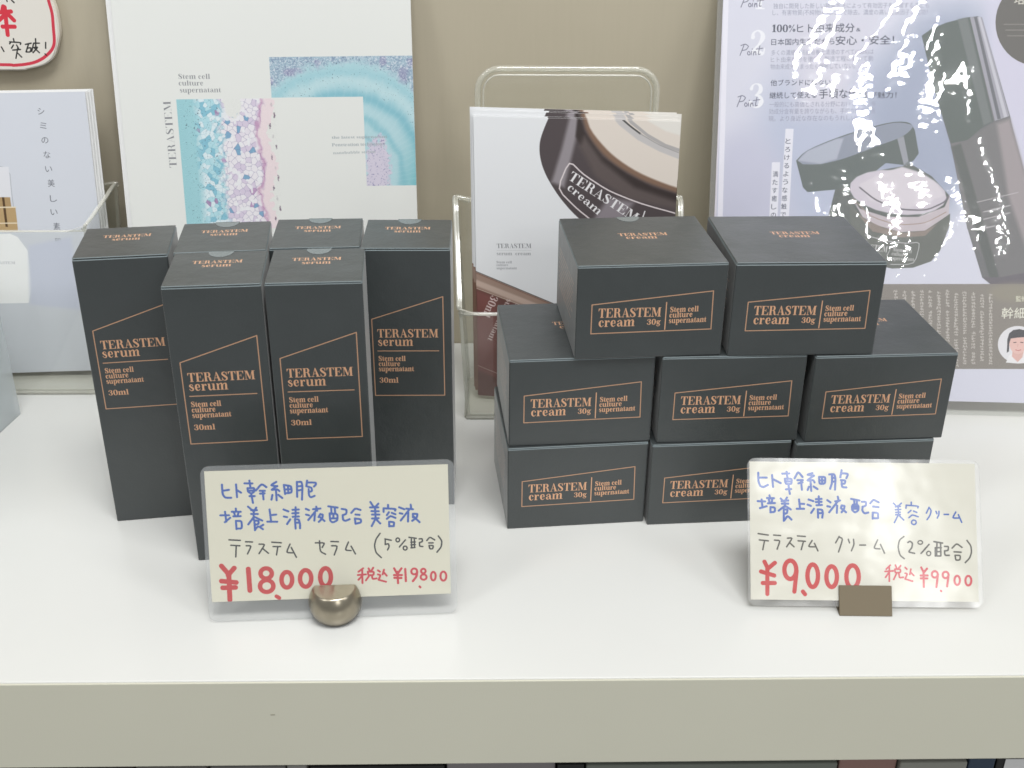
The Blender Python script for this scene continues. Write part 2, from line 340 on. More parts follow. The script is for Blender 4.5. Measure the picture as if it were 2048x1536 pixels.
def mat_clear(name, tint=(1, 1, 1), haze=0.0, rough=.03, ior=1.49, bump=0, scale=100, stretch=(1, 1, 1), dist=.002, hazecol=(.8, .82, .82, 1), detail=2, fine=0, refl=.05):
    "thin clear sheet: passes light straight through, mirrors by Fresnel, a little milky"
    m, t, p, o = nt(name); t.nodes.remove(p)
    tr = node(t, 'ShaderNodeBsdfTransparent'); tr.inputs[0].default_value = (*tint, 1)
    gl = node(t, 'ShaderNodeBsdfGlossy'); gl.inputs['Roughness'].default_value = rough
    df = node(t, 'ShaderNodeBsdfDiffuse'); df.inputs[0].default_value = hazecol
    lw = node(t, 'ShaderNodeLayerWeight'); lw.inputs[0].default_value = .5
    pw = node(t, 'ShaderNodeMath', operation='POWER'); pw.inputs[1].default_value = 5; t.links.new(lw.outputs['Facing'], pw.inputs[0])
    fr = node(t, 'ShaderNodeMath', operation='MULTIPLY_ADD'); fr.inputs[1].default_value = .6; fr.inputs[2].default_value = refl; t.links.new(pw.outputs[0], fr.inputs[0])
    m1 = node(t, 'ShaderNodeMixShader'); m1.inputs[0].default_value = haze; m2 = node(t, 'ShaderNodeMixShader')
    t.links.new(tr.outputs[0], m1.inputs[1]); t.links.new(df.outputs[0], m1.inputs[2])
    t.links.new(fr.outputs[0], m2.inputs[0]); t.links.new(m1.outputs[0], m2.inputs[1]); t.links.new(gl.outputs[0], m2.inputs[2])
    if bump:
        b, n = noise_bump(t, None, scale, bump, dist, detail, 'Object', stretch)
        if fine: b, n = noise_bump(t, None, scale*4, fine, dist/4, 1, 'Object', stretch, prev=b)
        t.links.new(b.outputs[0], gl.inputs['Normal'])
    t.links.new(m2.outputs[0], o.inputs[0]); return m

M_white = mat('white_laminate', (240, 240, 237), .26, bump=.06, scale=1500, vary=.02, k=.72, dist=.0003)
M_edge = mat('beige_edge_laminate', (202, 200, 184), .55, bump=.2, scale=1800, vary=.03, k=.93, dist=.0003)
M_carton = mat_carton('black_board')
M_fold = mat('black_board_fold_highlight', (118, 128, 131), .5, bump=.4, scale=900, dist=.0003)  # pale folds: some wear, with the edge highlight put into the colour
M_seal = mat('clear_seal', (150, 160, 162), .25, k=.5)
M_paper = mat('white_paper', (232, 232, 232), .6, k=.9)
M_cream = mat('cream_card', (236, 230, 206), .6)
M_nickel = mat('satin_nickel', (158, 150, 134), .30, metal=1, bump=.05, scale=300)
M_bronze = mat('bronze_sheet', (118, 107, 88), .5, metal=.35, bump=.1, scale=900, k=.9, stretch=(1, 30, 30))
M_acr = mat_clear('clear_acrylic', (.99, .995, .985), .02, .02, refl=.04)
M_acr_edge = mat_clear('acrylic_edge', (.99, .99, .97), .42, .22, hazecol=(.86, .85, .77, 1), refl=.14)  # whitish haze puts the edges' highlight lines into the colour
m, t, p, o_ = nt('acrylic_rod'); M_rod = m
p.inputs['Base Color'].default_value = (.97, .98, .95, 1); p.inputs['Transmission Weight'].default_value = 1; p.inputs['IOR'].default_value = 1.4; p.inputs['Roughness'].default_value = .16
M_rim = mat_clear('acrylic_rim', (.985, .99, .97), .22, .09, hazecol=(.88, .87, .79, 1), refl=.10)
M_rim_line = mat_clear('acrylic_highlight_line', (.98, .98, .96), .25, .28, hazecol=(.90, .89, .82, 1), refl=.14)  # pale haze, a highlight line painted along the rims
M_film = mat_clear('laminate_film', (.99, .99, .99), .10, .08, bump=.10, scale=45, dist=.003, stretch=(1, 1, 1.3), hazecol=(.75, .78, .8, 1))
M_film2 = mat_clear('wavy_laminate_film', (.99, .99, .99), .06, .13, bump=.13, scale=30, dist=.003, refl=.03, stretch=(1, 1, 1.3), hazecol=(.85, .85, .85, 1))
M_film3 = mat_clear('wrinkled_film', (.99, .99, .99), .11, .03, refl=.042, bump=.048, scale=230, dist=.0012, stretch=(.62, .5, .9), hazecol=(.8, .8, .85, 1), detail=0)

# ------------------------------------------------------------------ the wall and the shelf
# wall board with a fine vertical weave
m, t, p, o_ = nt('beige_woven_wall')
tc = node(t, 'ShaderNodeTexCoord'); mp = node(t, 'ShaderNodeMapping'); mp.inputs['Scale'].default_value = (1, 1, .05)
n1 = node(t, 'ShaderNodeTexNoise'); n1.inputs['Scale'].default_value = 420; n1.inputs['Detail'].default_value = 3
n2 = node(t, 'ShaderNodeTexNoise'); n2.inputs['Scale'].default_value = 7; n2.inputs['Detail'].default_value = 3
t.links.new(tc.outputs['Object'], mp.inputs[0]); t.links.new(mp.outputs[0], n1.inputs['Vector']); t.links.new(tc.outputs['Object'], n2.inputs['Vector'])
mx = node(t, 'ShaderNodeMix', data_type='RGBA'); mx.inputs[6].default_value = rgba((183, 174, 154)); mx.inputs[7].default_value = rgba((187, 178, 158)); t.links.new(n1.outputs[0], mx.inputs[0])
mx2 = node(t, 'ShaderNodeMix', data_type='RGBA', blend_type='MULTIPLY'); mx2.inputs[0].default_value = .2; t.links.new(mx.outputs[2], mx2.inputs[6]); t.links.new(n2.outputs[0], mx2.inputs[7])
t.links.new(mx2.outputs[2], p.inputs['Base Color']); p.inputs['Roughness'].default_value = .7
bb = node(t, 'ShaderNodeBump'); bb.inputs['Strength'].default_value = .1; bb.inputs['Distance'].default_value = .0005; t.links.new(n1.outputs[0], bb.inputs['Height']); t.links.new(bb.outputs[0], p.inputs['Normal'])
M_wall = m
WY = 0.214
wall = link('wall', bm_box(-1.1, 1.1, WY, WY+.02, -.7, .62), [M_wall]); tag(wall, kind='structure')
FY = -0.1509
shelf = thing('display_shelf', 'white shelf with beige front edge carrying all the boxes and cards', 'shelf', (0, FY, 0))
top = link('top_board', bm_box(-1.1, 1.1, .0012, WY-FY-.001, -.0497, 0, .0006), [M_white], shelf)
edge = link('edge_band', bm_box(-1.1, 1.1, 0, .0011, -.0497, -.0004, .0003), [M_edge], shelf)
b = bm_box(-.1065, -.1045, -.00012, .00001, -.0190, -.0187); link('scuff_mark', b, [mat('scuff', (120, 116, 100), .7)], shelf)
low = thing('lower_shelf', 'lower white shelf under the display shelf, holding more goods', 'shelf', (0, FY, -.30))
link('top_board', bm_box(-1.1, 1.1, 0, WY-FY-.001, -.03, 0, .0008), [M_white], low)

# ------------------------------------------------------------------ cartons
BW = dict(serum=(0.0452, 0.0455, 0.1516), cream=(0.0750, 0.0731, 0.0501))
def front_print(kind):
    W, D, H = [x*1000 for x in BW[kind]]; s = Print(W, H, 11, (0, 0, 0)); c = (255, 255, 255)
    if kind == 'serum':
        fr = [(4.2, 113.1), (41, 125.6), (41, 69), (4.2, 69)]
        s.stroke(fr+[fr[0]], .5, (175, 175, 175), smooth=False)
        s.text('TERASTEM', (6.7, 102.8), (38.1, 102.8), 4.7, c, 'S'); s.text('serum', (6.6, 98), (25, 98), 4.9, c, 'S')
        s.stroke([(6.6, 95.1), (38.3, 95.1)], .5, (175, 175, 175))
        s.text('Stem cell', (6.7, 89.3), (20.8, 89.3), 2.9, c, 'S', .02); s.text('culture', (6.6, 86.3), (17.9, 86.3), 2.9, c, 'S', .02); s.text('supernatant', (6.5, 83.3), (25, 83.3), 2.9, c, 'S', .02)
        s.text('30ml', (6.6, 76.6), (16.6, 76.6), 3, c, 'S', .02)
    else:
        fr = [(7.8, 29.5), (68.4, 35.3), (68.9, 14.7), (7.8, 13.9)]
        s.stroke(fr+[fr[0]], .5, (175, 175, 175), smooth=False)
        s.text('TERASTEM', (11.1, 22.5), (42.6, 22.3), 4.9, c, 'S'); s.text('cream', (11.3, 17.5), (29.6, 17.5), 4.9, c, 'S')
        s.text('30g', (35.8, 18), (42.8, 18), 3, c, 'S', .02); s.stroke([(45.2, 15.2), (45.2, 29.8)], .5, c)
        s.text('Stem cell', (47.2, 24.4), (61.6, 24.6), 2.9, c, 'S', .02); s.text('culture', (47, 21.5), (58.8, 21.7), 2.9, c, 'S', .02); s.text('supernatant', (46.9, 18.5), (66, 18.7), 2.9, c, 'S', .02)
    return s.image(kind+'_front_print', False)
def top_print(kind):
    W, D, H = [x*1000 for x in BW[kind]]; s = Print(W, D, 11, (0, 0, 0)); c = (255, 255, 255)
    if kind == 'serum':
        s.text('TERASTEM', (W/2-12.3, 29), (W/2+11.4, 29), 4.0, c, 'S'); s.text('serum', (W/2-7.4, 24.1), (W/2+6.6, 24.1), 4.2, c, 'S')
    else:
        s.text('TERASTEM', (W/2-10, 42.3), (W/2+15.8, 42.3), 4.2, c, 'S'); s.text('cream', (W/2-6.9, 37.6), (W/2+9.6, 37.6), 4.4, c, 'S')
    return s.image(kind+'_top_print', False)
def side_print(kind):
    W, D, H = [x*1000 for x in BW[kind]]; s = Print(D, H, 8, (0, 0, 0)); rs = np.random.RandomState(5)
    # rows of very small print, too fine to read
    y0, n = (H-14, 9) if kind == 'cream' else (62, 16)
    for r in range(n):
        x = 8; y = y0-r*2.6; e = D-10-rs.rand()*12
        while x < e:
            w_ = .5+rs.rand()*1.6; s.stroke([(x, y), (x+w_, y)], .75, (120, 120, 120)); x += w_+.9+(rs.rand() < .15)*1.2
    return s.image(kind+'_side_print', False)
BOXM = {}
for kind in ('serum', 'cream'):
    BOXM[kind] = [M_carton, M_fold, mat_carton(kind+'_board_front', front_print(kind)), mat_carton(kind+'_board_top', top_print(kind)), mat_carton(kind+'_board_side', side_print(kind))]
def carton_mesh(kind):
    W, D, H = BW[kind]; H2 = H-.0007
    b = bm_box(-W/2, W/2, 0, D, 0, H2, .0006, 2)
    uv = b.loops.layers.uv.new('UVMap')
    for f in b.faces:
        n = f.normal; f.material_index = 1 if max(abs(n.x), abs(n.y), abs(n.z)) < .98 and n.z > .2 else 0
        if n.y < -.98:
            f.material_index = 2
            for l in f.loops: l[uv].uv = ((l.vert.co.x+W/2)/W, l.vert.co.z/H)
        elif n.x < -.98:
            f.material_index = 4
            for l in f.loops: l[uv].uv = ((D-l.vert.co.y)/D, l.vert.co.z/H)
    me = bpy.data.meshes.new('carton_body'); b.to_mesh(me); b.free()
    for mm in BOXM[kind]: me.materials.append(mm)
    # lid: folded tuck panel, rolled over the front edge
    b = bm_box(-W/2+.0002, W/2-.0002, -.0001, D-.0003, H2+.0001, H, .00032, 2)
    uv = b.loops.layers.uv.new('UVMap')
    for f in b.faces:
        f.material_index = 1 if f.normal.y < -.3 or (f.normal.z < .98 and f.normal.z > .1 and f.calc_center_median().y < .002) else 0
        if f.normal.z > .98:
            f.material_index = 3
            for l in f.loops: l[uv].uv = ((l.vert.co.x+W/2)/W, l.vert.co.y/D)
    ml = bpy.data.meshes.new('lid_panel'); b.to_mesh(ml); b.free()
    for mm in BOXM[kind]: ml.materials.append(mm)
    # round seal sticker over the rear edge
    b = bmesh.new(); r = .0062
    pts = [(r*cos(a), D-.0004-abs(r*1.25*sin(a))) for a in np.linspace(0, pi, 17)]
    bm_prism(b, pts, 'z', H+.00002, H+.00014)
    bm_prism(b, [(-r, H-.0075), (r, H-.0075), (r, H+.00012), (-r, H+.00012)], 'y', D+.00005, D+.0002)
    ms = bpy.data.meshes.new('seal_sticker'); b.to_mesh(ms); b.free(); ms.materials.append(M_seal)
    return me, ml, ms
MESH = {k: carton_mesh(k) for k in BW}
BOXES = [
 ('serum', -0.1875, -0.0180, 0.0001, 0.1451, 0, 'serum box at the left end of the group, turned slightly, its right side hidden'),
 ('serum', -0.1351, -0.0560, 0.0001, 0.0966, 1, 'front row serum box on the left, standing behind the 18,000 yen card'),
 ('serum', -0.0887, -0.0519, 0.0001, 0.0673, 1, 'front row serum box on the right, second of the two in front'),
 ('serum', -0.1404, -0.0107, 0.0001, 0.1126, 1, 'back row serum box directly behind the left front serum box, only its lid visible'),
 ('serum', -0.0946, -0.0046, 0.0001, 0.0578, 1, 'back row serum box behind the right front serum box, only its lid visible'),
 ('serum', -0.0492, -0.0059, 0.0001, 0.0027, 1, 'serum box at the right end of the back row, whole front panel showing'),
 ('cream', 0.0733, -0.0256, 0.1006, 0.0686, 1, 'left cream box of the two on the top tier, before the white pamphlet'),
 ('cream', 0.1516, -0.0235, 0.1006, 0.0198, 0, 'right cream box of the two on the top tier, before the glossy poster'),
 ('cream', 0.0404, -0.0258, 0.0503, 0.0753, 0, 'cream box at the left end of the middle tier, lid half covered'),
 ('cream', 0.1185, -0.0238, 0.0503, 0.0385, 0, 'cream box in the centre of the middle tier, lid fully covered by two boxes'),
 ('cream', 0.1972, -0.0225, 0.0503, 0.0530, 0, 'cream box at the right end of the middle tier, right part of lid free'),
 ('cream', 0.0399, -0.0271, 0.0001, 0.0904, 0, 'cream box at the left end of the bottom tier, whole front panel showing'),
 ('cream', 0.1163, -0.0248, 0.0001, 0.0621, 0, 'cream box in the centre of the bottom tier, partly hidden by the price card'),
 ('cream', 0.1931, -0.0235, 0.0001, 0.0558, 0, 'cream box at the right end of the bottom tier, mostly hidden by the price card'),
]
for kind, x, y, z, a, seal, label in BOXES:
    nm = kind+'_box'
    t_ = thing(nm, label, 'box', (x, y, z), a, 'black serum boxes with copper lettering' if kind == 'serum' else 'stacked black cream boxes with copper lettering')
    me, ml, ms = MESH[kind]
    link('carton_body', me, (), t_); lid = link('lid_panel', ml, (), t_)
    if 'lid' not in label or 'fully' not in label:      # tuck lids do not close quite flush
        k_ = (0.0, .006, .0025, .009, .004, .007, .003, .008)[len(C.objects) % 8]*(1 if kind == 'serum' or z > .09 else 0)
        D_, H_ = BW[kind][1:]; lid.rotation_euler = (-k_, 0, 0); lid.location = (0, D_-D_*cos(k_)-H_*sin(k_), H_+D_*sin(k_)-H_*cos(k_))   # hinged at the rear edge
    if seal: link('seal_sticker', ms, (), t_)

# ------------------------------------------------------------------ sheets (things that are flat prints)
def frame_of(q):
    x, y, z, a, L, g = q[:6]
    u = Vector((cos(a), sin(a), 0)); n = Vector((sin(a), -cos(a), 0)); v = Vector((0, 0, 1))*cos(L)-n*sin(L)
    uu = u*cos(g)+v*sin(g); vv = -u*sin(g)+v*cos(g); nn = vv.cross(uu)*-1
    nn = uu.cross(vv)      # towards the viewer
    # local axes: x = along the sheet, z = up the sheet, -y = towards the viewer
    M = Matrix((uu, -nn, vv)).transposed().to_4x4(); M.translation = Vector((x, y, z)); return M
def rrect(x0, x1, z0, z1, r, n=5): return fillet([(x0, z0), (x1, z0), (x1, z1), (x0, z1)], r, n)
def sheet_mesh(name, outline, t, y, uvbox, mats, bend=None, grid=0):
    "flat sheet of thickness t whose front is at -y; UV on the front"
    b = bmesh.new(); fs = bm_prism(b, outline, 'y', y-t, y)
    uv = b.loops.layers.uv.new('UVMap'); x0, x1, z0, z1 = uvbox
    for f in b.faces:
        if f.normal.y < -.9: f.material_index = 1
        for l in f.loops: l[uv].uv = ((l.vert.co.x-x0)/(x1-x0), (l.vert.co.z-z0)/(z1-z0))
    return b
CARD1 = [
('S',[(9.66,67.16),(9.69,62.56),(10.77,60.84),(13.56,60.75)],1.02,(46,90,180)),
('S',[(9.94,64.24),(12.74,64.62)],0.99,(46,90,180)),
('S',[(16.16,67.11),(16.3,60.97)],0.99,(46,90,180)),
('S',[(16.2,64.51),(18.23,63.06)],0.99,(46,90,180)),
('S',[(20.09,67.51),(23.75,67.34)],0.99,(46,90,180)),
('S',[(22.41,68.76),(22.76,65.22)],0.99,(46,90,180)),
('S',[(21.34,65.11),(24.52,65.17),(24.42,63.32),(22.91,62.45),(21.49,63.42),(21.34,65.11)],1.02,(46,90,180)),
('S',[(21.51,63.88),(24.46,63.94)],1.02,(46,90,180)),
('S',[(22.11,61.25),(24.46,61.17)],1.02,(46,90,180)),
('S',[(22.91,62.45),(23.5,57.96)],0.99,(46,90,180)),
('S',[(25.19,63.92),(28.0,67.05),(30.12,65.36)],1.02,(46,90,180)),
('S',[(26.94,63.71),(29.3,63.63)],0.99,(46,90,180)),
('S',[(27.02,62.32),(29.09,62.41)],1.02,(46,90,180)),
('S',[(28.27,63.66),(28.5,59.5)],0.99,(46,90,180)),
('S',[(34.8,67.76),(32.07,66.16),(35.14,65.6)],1.02,(46,90,180)),
('S',[(35.15,65.75),(32.11,63.85),(35.07,64.22),(36.06,63.26)],0.99,(46,90,180)),
('S',[(34.47,63.93),(34.58,58.84)],1.02,(46,90,180)),
('S',[(32.73,61.52),(32.17,59.23)],1.02,(46,90,180)),
('S',[(35.53,61.43),(37.22,59.84)],1.02,(46,90,180)),
('S',[(38.26,66.12),(38.65,61.8)],1.02,(46,90,180)),
('S',[(38.26,66.12),(41.63,65.55),(41.77,62.31),(38.66,62.1)],1.02,(46,90,180)),
('S',[(40.16,65.75),(40.14,62.21)],1.02,(46,90,180)),
('S',[(38.45,63.96),(41.7,64.01)],0.99,(46,90,180)),
('S',[(44.37,67.46),(44.19,60.23)],1.02,(46,90,180)),
('S',[(44.37,67.31),(46.44,67.55),(46.88,65.39),(46.35,58.77)],0.99,(46,90,180)),
('S',[(44.72,65.3),(46.5,65.4)],0.99,(46,90,180)),
('S',[(44.63,63.3),(46.41,63.55)],0.99,(46,90,180)),
('S',[(49.12,67.93),(48.72,65.48)],1.02,(46,90,180)),
('S',[(49.08,67.01),(53.07,66.89),(53.18,65.96),(52.25,64.97)],1.02,(46,90,180)),
('S',[(48.7,65.18),(51.04,64.49),(51.26,62.78),(49.62,62.37)],0.99,(46,90,180)),
('S',[(49.68,63.76),(49.69,60.67),(50.54,59.72),(52.35,60.43)],0.99,(46,90,180)),
('S',[(8.09,52.39),(12.06,52.32)],0.99,(46,90,180)),
('S',[(10.34,54.07),(10.71,49.27)],0.99,(46,90,180)),
('S',[(9.96,48.98),(12.58,51.06)],0.99,(46,90,180)),
('S',[(15.41,55.45),(15.46,54.06)],0.99,(46,90,180)),
('S',[(13.48,53.97),(17.59,53.83)],0.99,(46,90,180)),
('S',[(14.35,53.79),(14.99,51.91)],1.02,(46,90,180)),
('S',[(16.7,53.71),(16.02,51.88)],0.99,(46,90,180)),
('S',[(14.09,51.69),(17.48,51.67)],1.02,(46,90,180)),
('S',[(15.15,49.43),(15.22,45.39)],0.99,(46,90,180)),
('S',[(15.15,49.43),(17.8,49.34),(17.74,45.62),(15.24,45.7)],0.99,(46,90,180)),
('S',[(21.11,56.19),(23.64,53.79)],0.99,(46,90,180)),
('S',[(24.91,55.6),(23.62,53.48)],1.02,(46,90,180)),
('S',[(22.49,54.45),(25.14,54.36)],1.02,(46,90,180)),
('S',[(22.39,52.59),(25.49,52.49)],0.99,(46,90,180)),
('S',[(23.65,54.1),(23.43,49.77)],0.99,(46,90,180)),
('S',[(23.49,51.01),(20.8,47.53)],0.99,(46,90,180)),
('S',[(24.08,50.99),(27.39,49.17)],0.99,(46,90,180)),
('S',[(23.71,49.45),(23.76,44.63)],1.02,(46,90,180)),
('S',[(23.71,49.45),(25.76,49.07),(25.53,47.53),(23.89,47.27)],1.02,(46,90,180)),
('S',[(27.73,47.14),(26.21,46.26)],1.02,(46,90,180)),
('S',[(23.76,44.79),(25.34,46.6),(27.47,44.97)],0.99,(46,90,180)),
('S',[(31.05,54.47),(31.5,48.41)],0.99,(46,90,180)),
('S',[(31.36,51.68),(34.03,51.9)],1.02,(46,90,180)),
('S',[(29.73,48.57),(34.31,48.41)],0.99,(46,90,180)),
('S',[(37.55,54.26),(39.73,53.26)],1.02,(46,90,180)),
('S',[(37.54,50.85),(39.0,50.49)],1.02,(46,90,180)),
('S',[(40.44,49.36),(38.85,47.08)],0.99,(46,90,180)),
('S',[(43.22,55.16),(43.0,50.36)],1.02,(46,90,180)),
('S',[(41.69,53.97),(44.65,54.03)],0.99,(46,90,180)),
('S',[(41.61,52.27),(44.43,52.33)],1.02,(46,90,180)),
('S',[(41.68,50.56),(44.5,50.62)],1.02,(46,90,180)),
('S',[(42.66,49.44),(42.75,44.76)],0.99,(46,90,180)),
('S',[(42.66,49.28),(44.44,49.22),(44.93,46.87),(44.83,44.85)],1.02,(46,90,180)),
('S',[(42.73,47.57),(44.66,47.66)],1.02,(46,90,180)),
('S',[(47.93,54.23),(49.38,53.56)],0.99,(46,90,180)),
('S',[(47.95,51.44),(49.27,51.02)],1.02,(46,90,180)),
('S',[(52.86,55.15),(53.22,53.13)],0.99,(46,90,180)),
('S',[(51.33,53.96),(54.75,54.16)],1.02,(46,90,180)),
('S',[(52.63,53.15),(48.87,48.76)],1.02,(46,90,180)),
('S',[(52.13,51.92),(51.68,48.36)],1.02,(46,90,180)),
('S',[(54.64,51.53),(53.69,50.0)],0.99,(46,90,180)),
('S',[(54.64,51.37),(55.82,51.18),(55.45,49.32),(53.74,47.67)],1.02,(46,90,180)),
('S',[(54.0,50.3),(56.44,48.04)],1.02,(46,90,180)),
('S',[(58.51,55.13),(62.8,54.36)],1.02,(46,90,180)),
('S',[(59.82,54.46),(59.85,51.35)],0.99,(46,90,180)),
('S',[(61.45,54.1),(61.65,51.6)],1.02,(46,90,180)),
('S',[(58.96,51.38),(59.11,47.95),(60.27,47.13),(62.55,48.15),(62.68,51.26),(58.97,51.69)],0.99,(46,90,180)),
('S',[(59.31,49.19),(62.29,49.09)],1.02,(46,90,180)),
('S',[(60.73,51.01),(60.68,49.77)],1.02,(46,90,180)),
('S',[(64.73,53.65),(67.03,53.25),(66.8,51.16),(65.07,50.57)],1.02,(46,90,180)),
('S',[(65.07,50.57),(65.14,48.3),(66.2,47.68),(68.25,48.52)],1.02,(46,90,180)),
('S',[(69.14,51.56),(71.08,53.76),(73.53,52.87)],1.02,(46,90,180)),
('S',[(71.12,50.69),(72.98,50.47)],1.02,(46,90,180)),
('S',[(70.74,48.76),(70.96,46.16)],1.02,(46,90,180)),
('S',[(70.74,48.76),(73.52,48.34),(73.62,46.72),(70.96,46.16)],1.02,(46,90,180)),
('S',[(78.31,56.59),(79.63,54.29)],1.02,(46,90,180)),
('S',[(82.01,55.67),(80.72,54.25)],1.02,(46,90,180)),
('S',[(78.07,53.95),(81.95,53.83)],1.02,(46,90,180)),
('S',[(78.63,52.12),(82.04,51.95)],1.02,(46,90,180)),
('S',[(78.88,50.43),(82.3,50.32)],1.02,(46,90,180)),
('S',[(78.81,48.49),(81.93,48.55)],1.02,(46,90,180)),
('S',[(80.41,54.26),(80.51,48.11)],1.02,(46,90,180)),
('S',[(80.35,48.11),(78.53,44.77)],1.02,(46,90,180)),
('S',[(80.67,48.1),(82.62,45.93)],1.02,(46,90,180)),
('S',[(86.55,54.87),(86.6,53.42)],1.06,(46,90,180)),
('S',[(84.42,53.33),(84.36,51.55)],1.02,(46,90,180)),
('S',[(84.42,53.33),(90.16,52.81),(89.82,52.01)],1.02,(46,90,180)),
('S',[(86.84,51.3),(85.86,49.88)],1.02,(46,90,180)),
('S',[(88.23,50.93),(89.92,50.23)],1.02,(46,90,180)),
('S',[(85.8,48.09),(87.56,49.5),(89.87,48.45)],1.02,(46,90,180)),
('S',[(86.85,46.6),(86.78,44.32)],1.02,(46,90,180)),
('S',[(86.85,46.6),(89.18,46.36),(88.96,44.41)],1.02,(46,90,180)),
('S',[(86.78,44.49),(88.96,44.41)],1.02,(46,90,180)),
('S',[(91.74,53.57),(94.2,52.52)],1.02,(46,90,180)),
('S',[(91.96,50.65),(93.2,50.35)],1.02,(46,90,180)),
('S',[(97.23,54.69),(97.48,52.57)],1.02,(46,90,180)),
('S',[(95.15,52.81),(98.25,52.39)],1.02,(46,90,180)),
('S',[(96.37,52.12),(92.32,47.06)],1.02,(46,90,180)),
('S',[(96.02,50.84),(95.74,46.46)],1.02,(46,90,180)),
('S',[(98.19,50.12),(100.37,50.04),(100.02,48.43),(97.78,46.72)],1.06,(46,90,180)),
('S',[(98.18,49.79),(98.14,48.49)],1.06,(46,90,180)),
('S',[(98.47,48.81),(101.2,45.95)],1.02,(46,90,180)),
('S',[(82.36,41.05),(80.34,38.35),(79.45,35.12),(80.11,31.49),(82.53,29.04)],0.71,(30,28,25)),
('S',[(84.7,38.04),(84.62,35.42)],0.71,(30,28,25)),
('S',[(84.55,38.21),(87.5,37.45)],0.74,(30,28,25)),
('S',[(84.62,35.42),(86.2,35.86),(86.46,34.21),(85.63,32.77)],0.71,(30,28,25)),
('S',[(94.23,37.38),(91.31,34.04)],0.71,(30,28,25)),
('S',[(95.99,38.63),(99.42,38.02)],0.71,(30,28,25)),
('S',[(97.07,38.1),(97.1,33.51)],0.71,(30,28,25)),
('S',[(98.48,38.05),(98.51,33.46)],0.71,(30,28,25)),
('S',[(96.86,36.14),(98.9,36.23)],0.71,(30,28,25)),
('S',[(96.82,34.83),(98.86,34.92)],0.74,(30,28,25)),
('S',[(96.78,33.36),(98.66,33.46)],0.71,(30,28,25)),
('S',[(100.82,37.64),(102.24,37.76),(102.35,36.28),(100.93,35.84)],0.74,(30,28,25)),
('S',[(100.93,35.84),(100.88,34.03),(102.44,33.81)],0.71,(30,28,25)),
('S',[(104.41,36.7),(105.86,38.45),(108.18,36.89)],0.71,(30,28,25)),
('S',[(105.32,35.52),(107.36,35.45)],0.74,(30,28,25)),
('S',[(105.44,34.2),(107.48,34.13),(107.13,32.5),(105.71,32.55),(105.44,34.2)],0.74,(30,28,25)),
('S',[(109.96,38.8),(111.63,36.28),(111.24,33.34),(109.13,30.79)],0.74,(30,28,25)),
('S',[(91.5,37.47),(91.37,36.99),(91.04,36.64),(90.6,36.52),(90.16,36.67),(89.86,37.04),(89.75,37.53),(89.89,38.02),(90.22,38.37),(90.66,38.48),(91.09,38.34),(91.4,37.97),(91.5,37.47)],0.68,(30,28,25)),
('S',[(94.96,33.32),(94.82,32.84),(94.46,32.49),(93.99,32.37),(93.52,32.52),(93.19,32.89),(93.08,33.39),(93.21,33.88),(93.57,34.23),(94.04,34.34),(94.51,34.19),(94.84,33.82),(94.96,33.32)],0.68,(30,28,25)),
('S',[(11.47,40.3),(16.64,39.85)],0.72,(30,28,25)),
('S',[(12.14,37.63),(16.31,37.22)],0.71,(30,28,25)),
('S',[(14.61,37.08),(14.14,31.81)],0.72,(30,28,25)),
('S',[(19.11,39.11),(22.23,38.87)],0.72,(30,28,25)),
('S',[(19.32,37.12),(21.69,37.03),(19.73,33.13)],0.72,(30,28,25)),
('S',[(25.31,37.7),(28.13,37.6),(25.07,33.07)],0.72,(30,28,25)),
('S',[(27.07,35.32),(29.47,33.05)],0.71,(30,28,25)),
('S',[(31.31,38.48),(35.69,38.0)],0.72,(30,28,25)),
('S',[(31.83,36.28),(35.29,36.16)],0.72,(30,28,25)),
('S',[(34.03,36.2),(33.2,32.12)],0.72,(30,28,25)),
('S',[(39.75,37.19),(37.86,33.15),(40.81,32.84)],0.72,(30,28,25)),
('S',[(40.3,35.52),(42.47,30.59)],0.72,(30,28,25)),
('S',[(51.74,37.44),(56.16,37.28),(54.8,35.01)],0.72,(30,28,25)),
('S',[(53.68,38.36),(53.77,33.05),(56.25,31.63)],0.72,(30,28,25)),
('S',[(59.03,37.85),(62.5,37.59)],0.72,(30,28,25)),
('S',[(59.26,35.71),(62.11,35.61),(60.35,31.15)],0.72,(30,28,25)),
('S',[(67.24,37.23),(65.51,33.3),(68.35,33.0)],0.72,(30,28,25)),
('S',[(68.44,35.19),(70.33,31.33)],0.72,(30,28,25)),
('S',[(7.2,27.61),(10.11,23.65)],2.33,(204,14,40)),
('S',[(13.09,26.33),(10.08,22.98)],2.33,(204,14,40)),
('S',[(10.43,23.64),(10.21,10.6)],2.33,(204,14,40)),
('S',[(6.77,20.1),(13.64,19.18)],2.33,(204,14,40)),
('S',[(7.21,16.75),(13.19,16.72)],2.33,(204,14,40)),
('S',[(19.65,25.63),(19.85,14.93)],2.33,(204,14,40)),
('S',[(30.55,23.03),(30.43,22.38),(30.14,21.77),(29.69,21.26),(29.12,20.88),(28.47,20.65),(27.78,20.59),(27.1,20.7),(26.47,20.98),(25.95,21.4),(25.55,21.94),(25.32,22.56),(25.26,23.22),(25.38,23.87),(25.68,24.47),(26.13,24.98),(26.69,25.36),(27.34,25.59),(28.03,25.65),(28.72,25.54),(29.34,25.27),(29.87,24.85),(30.26,24.3),(30.5,23.68),(30.55,23.03)],2.14,(204,14,40)),
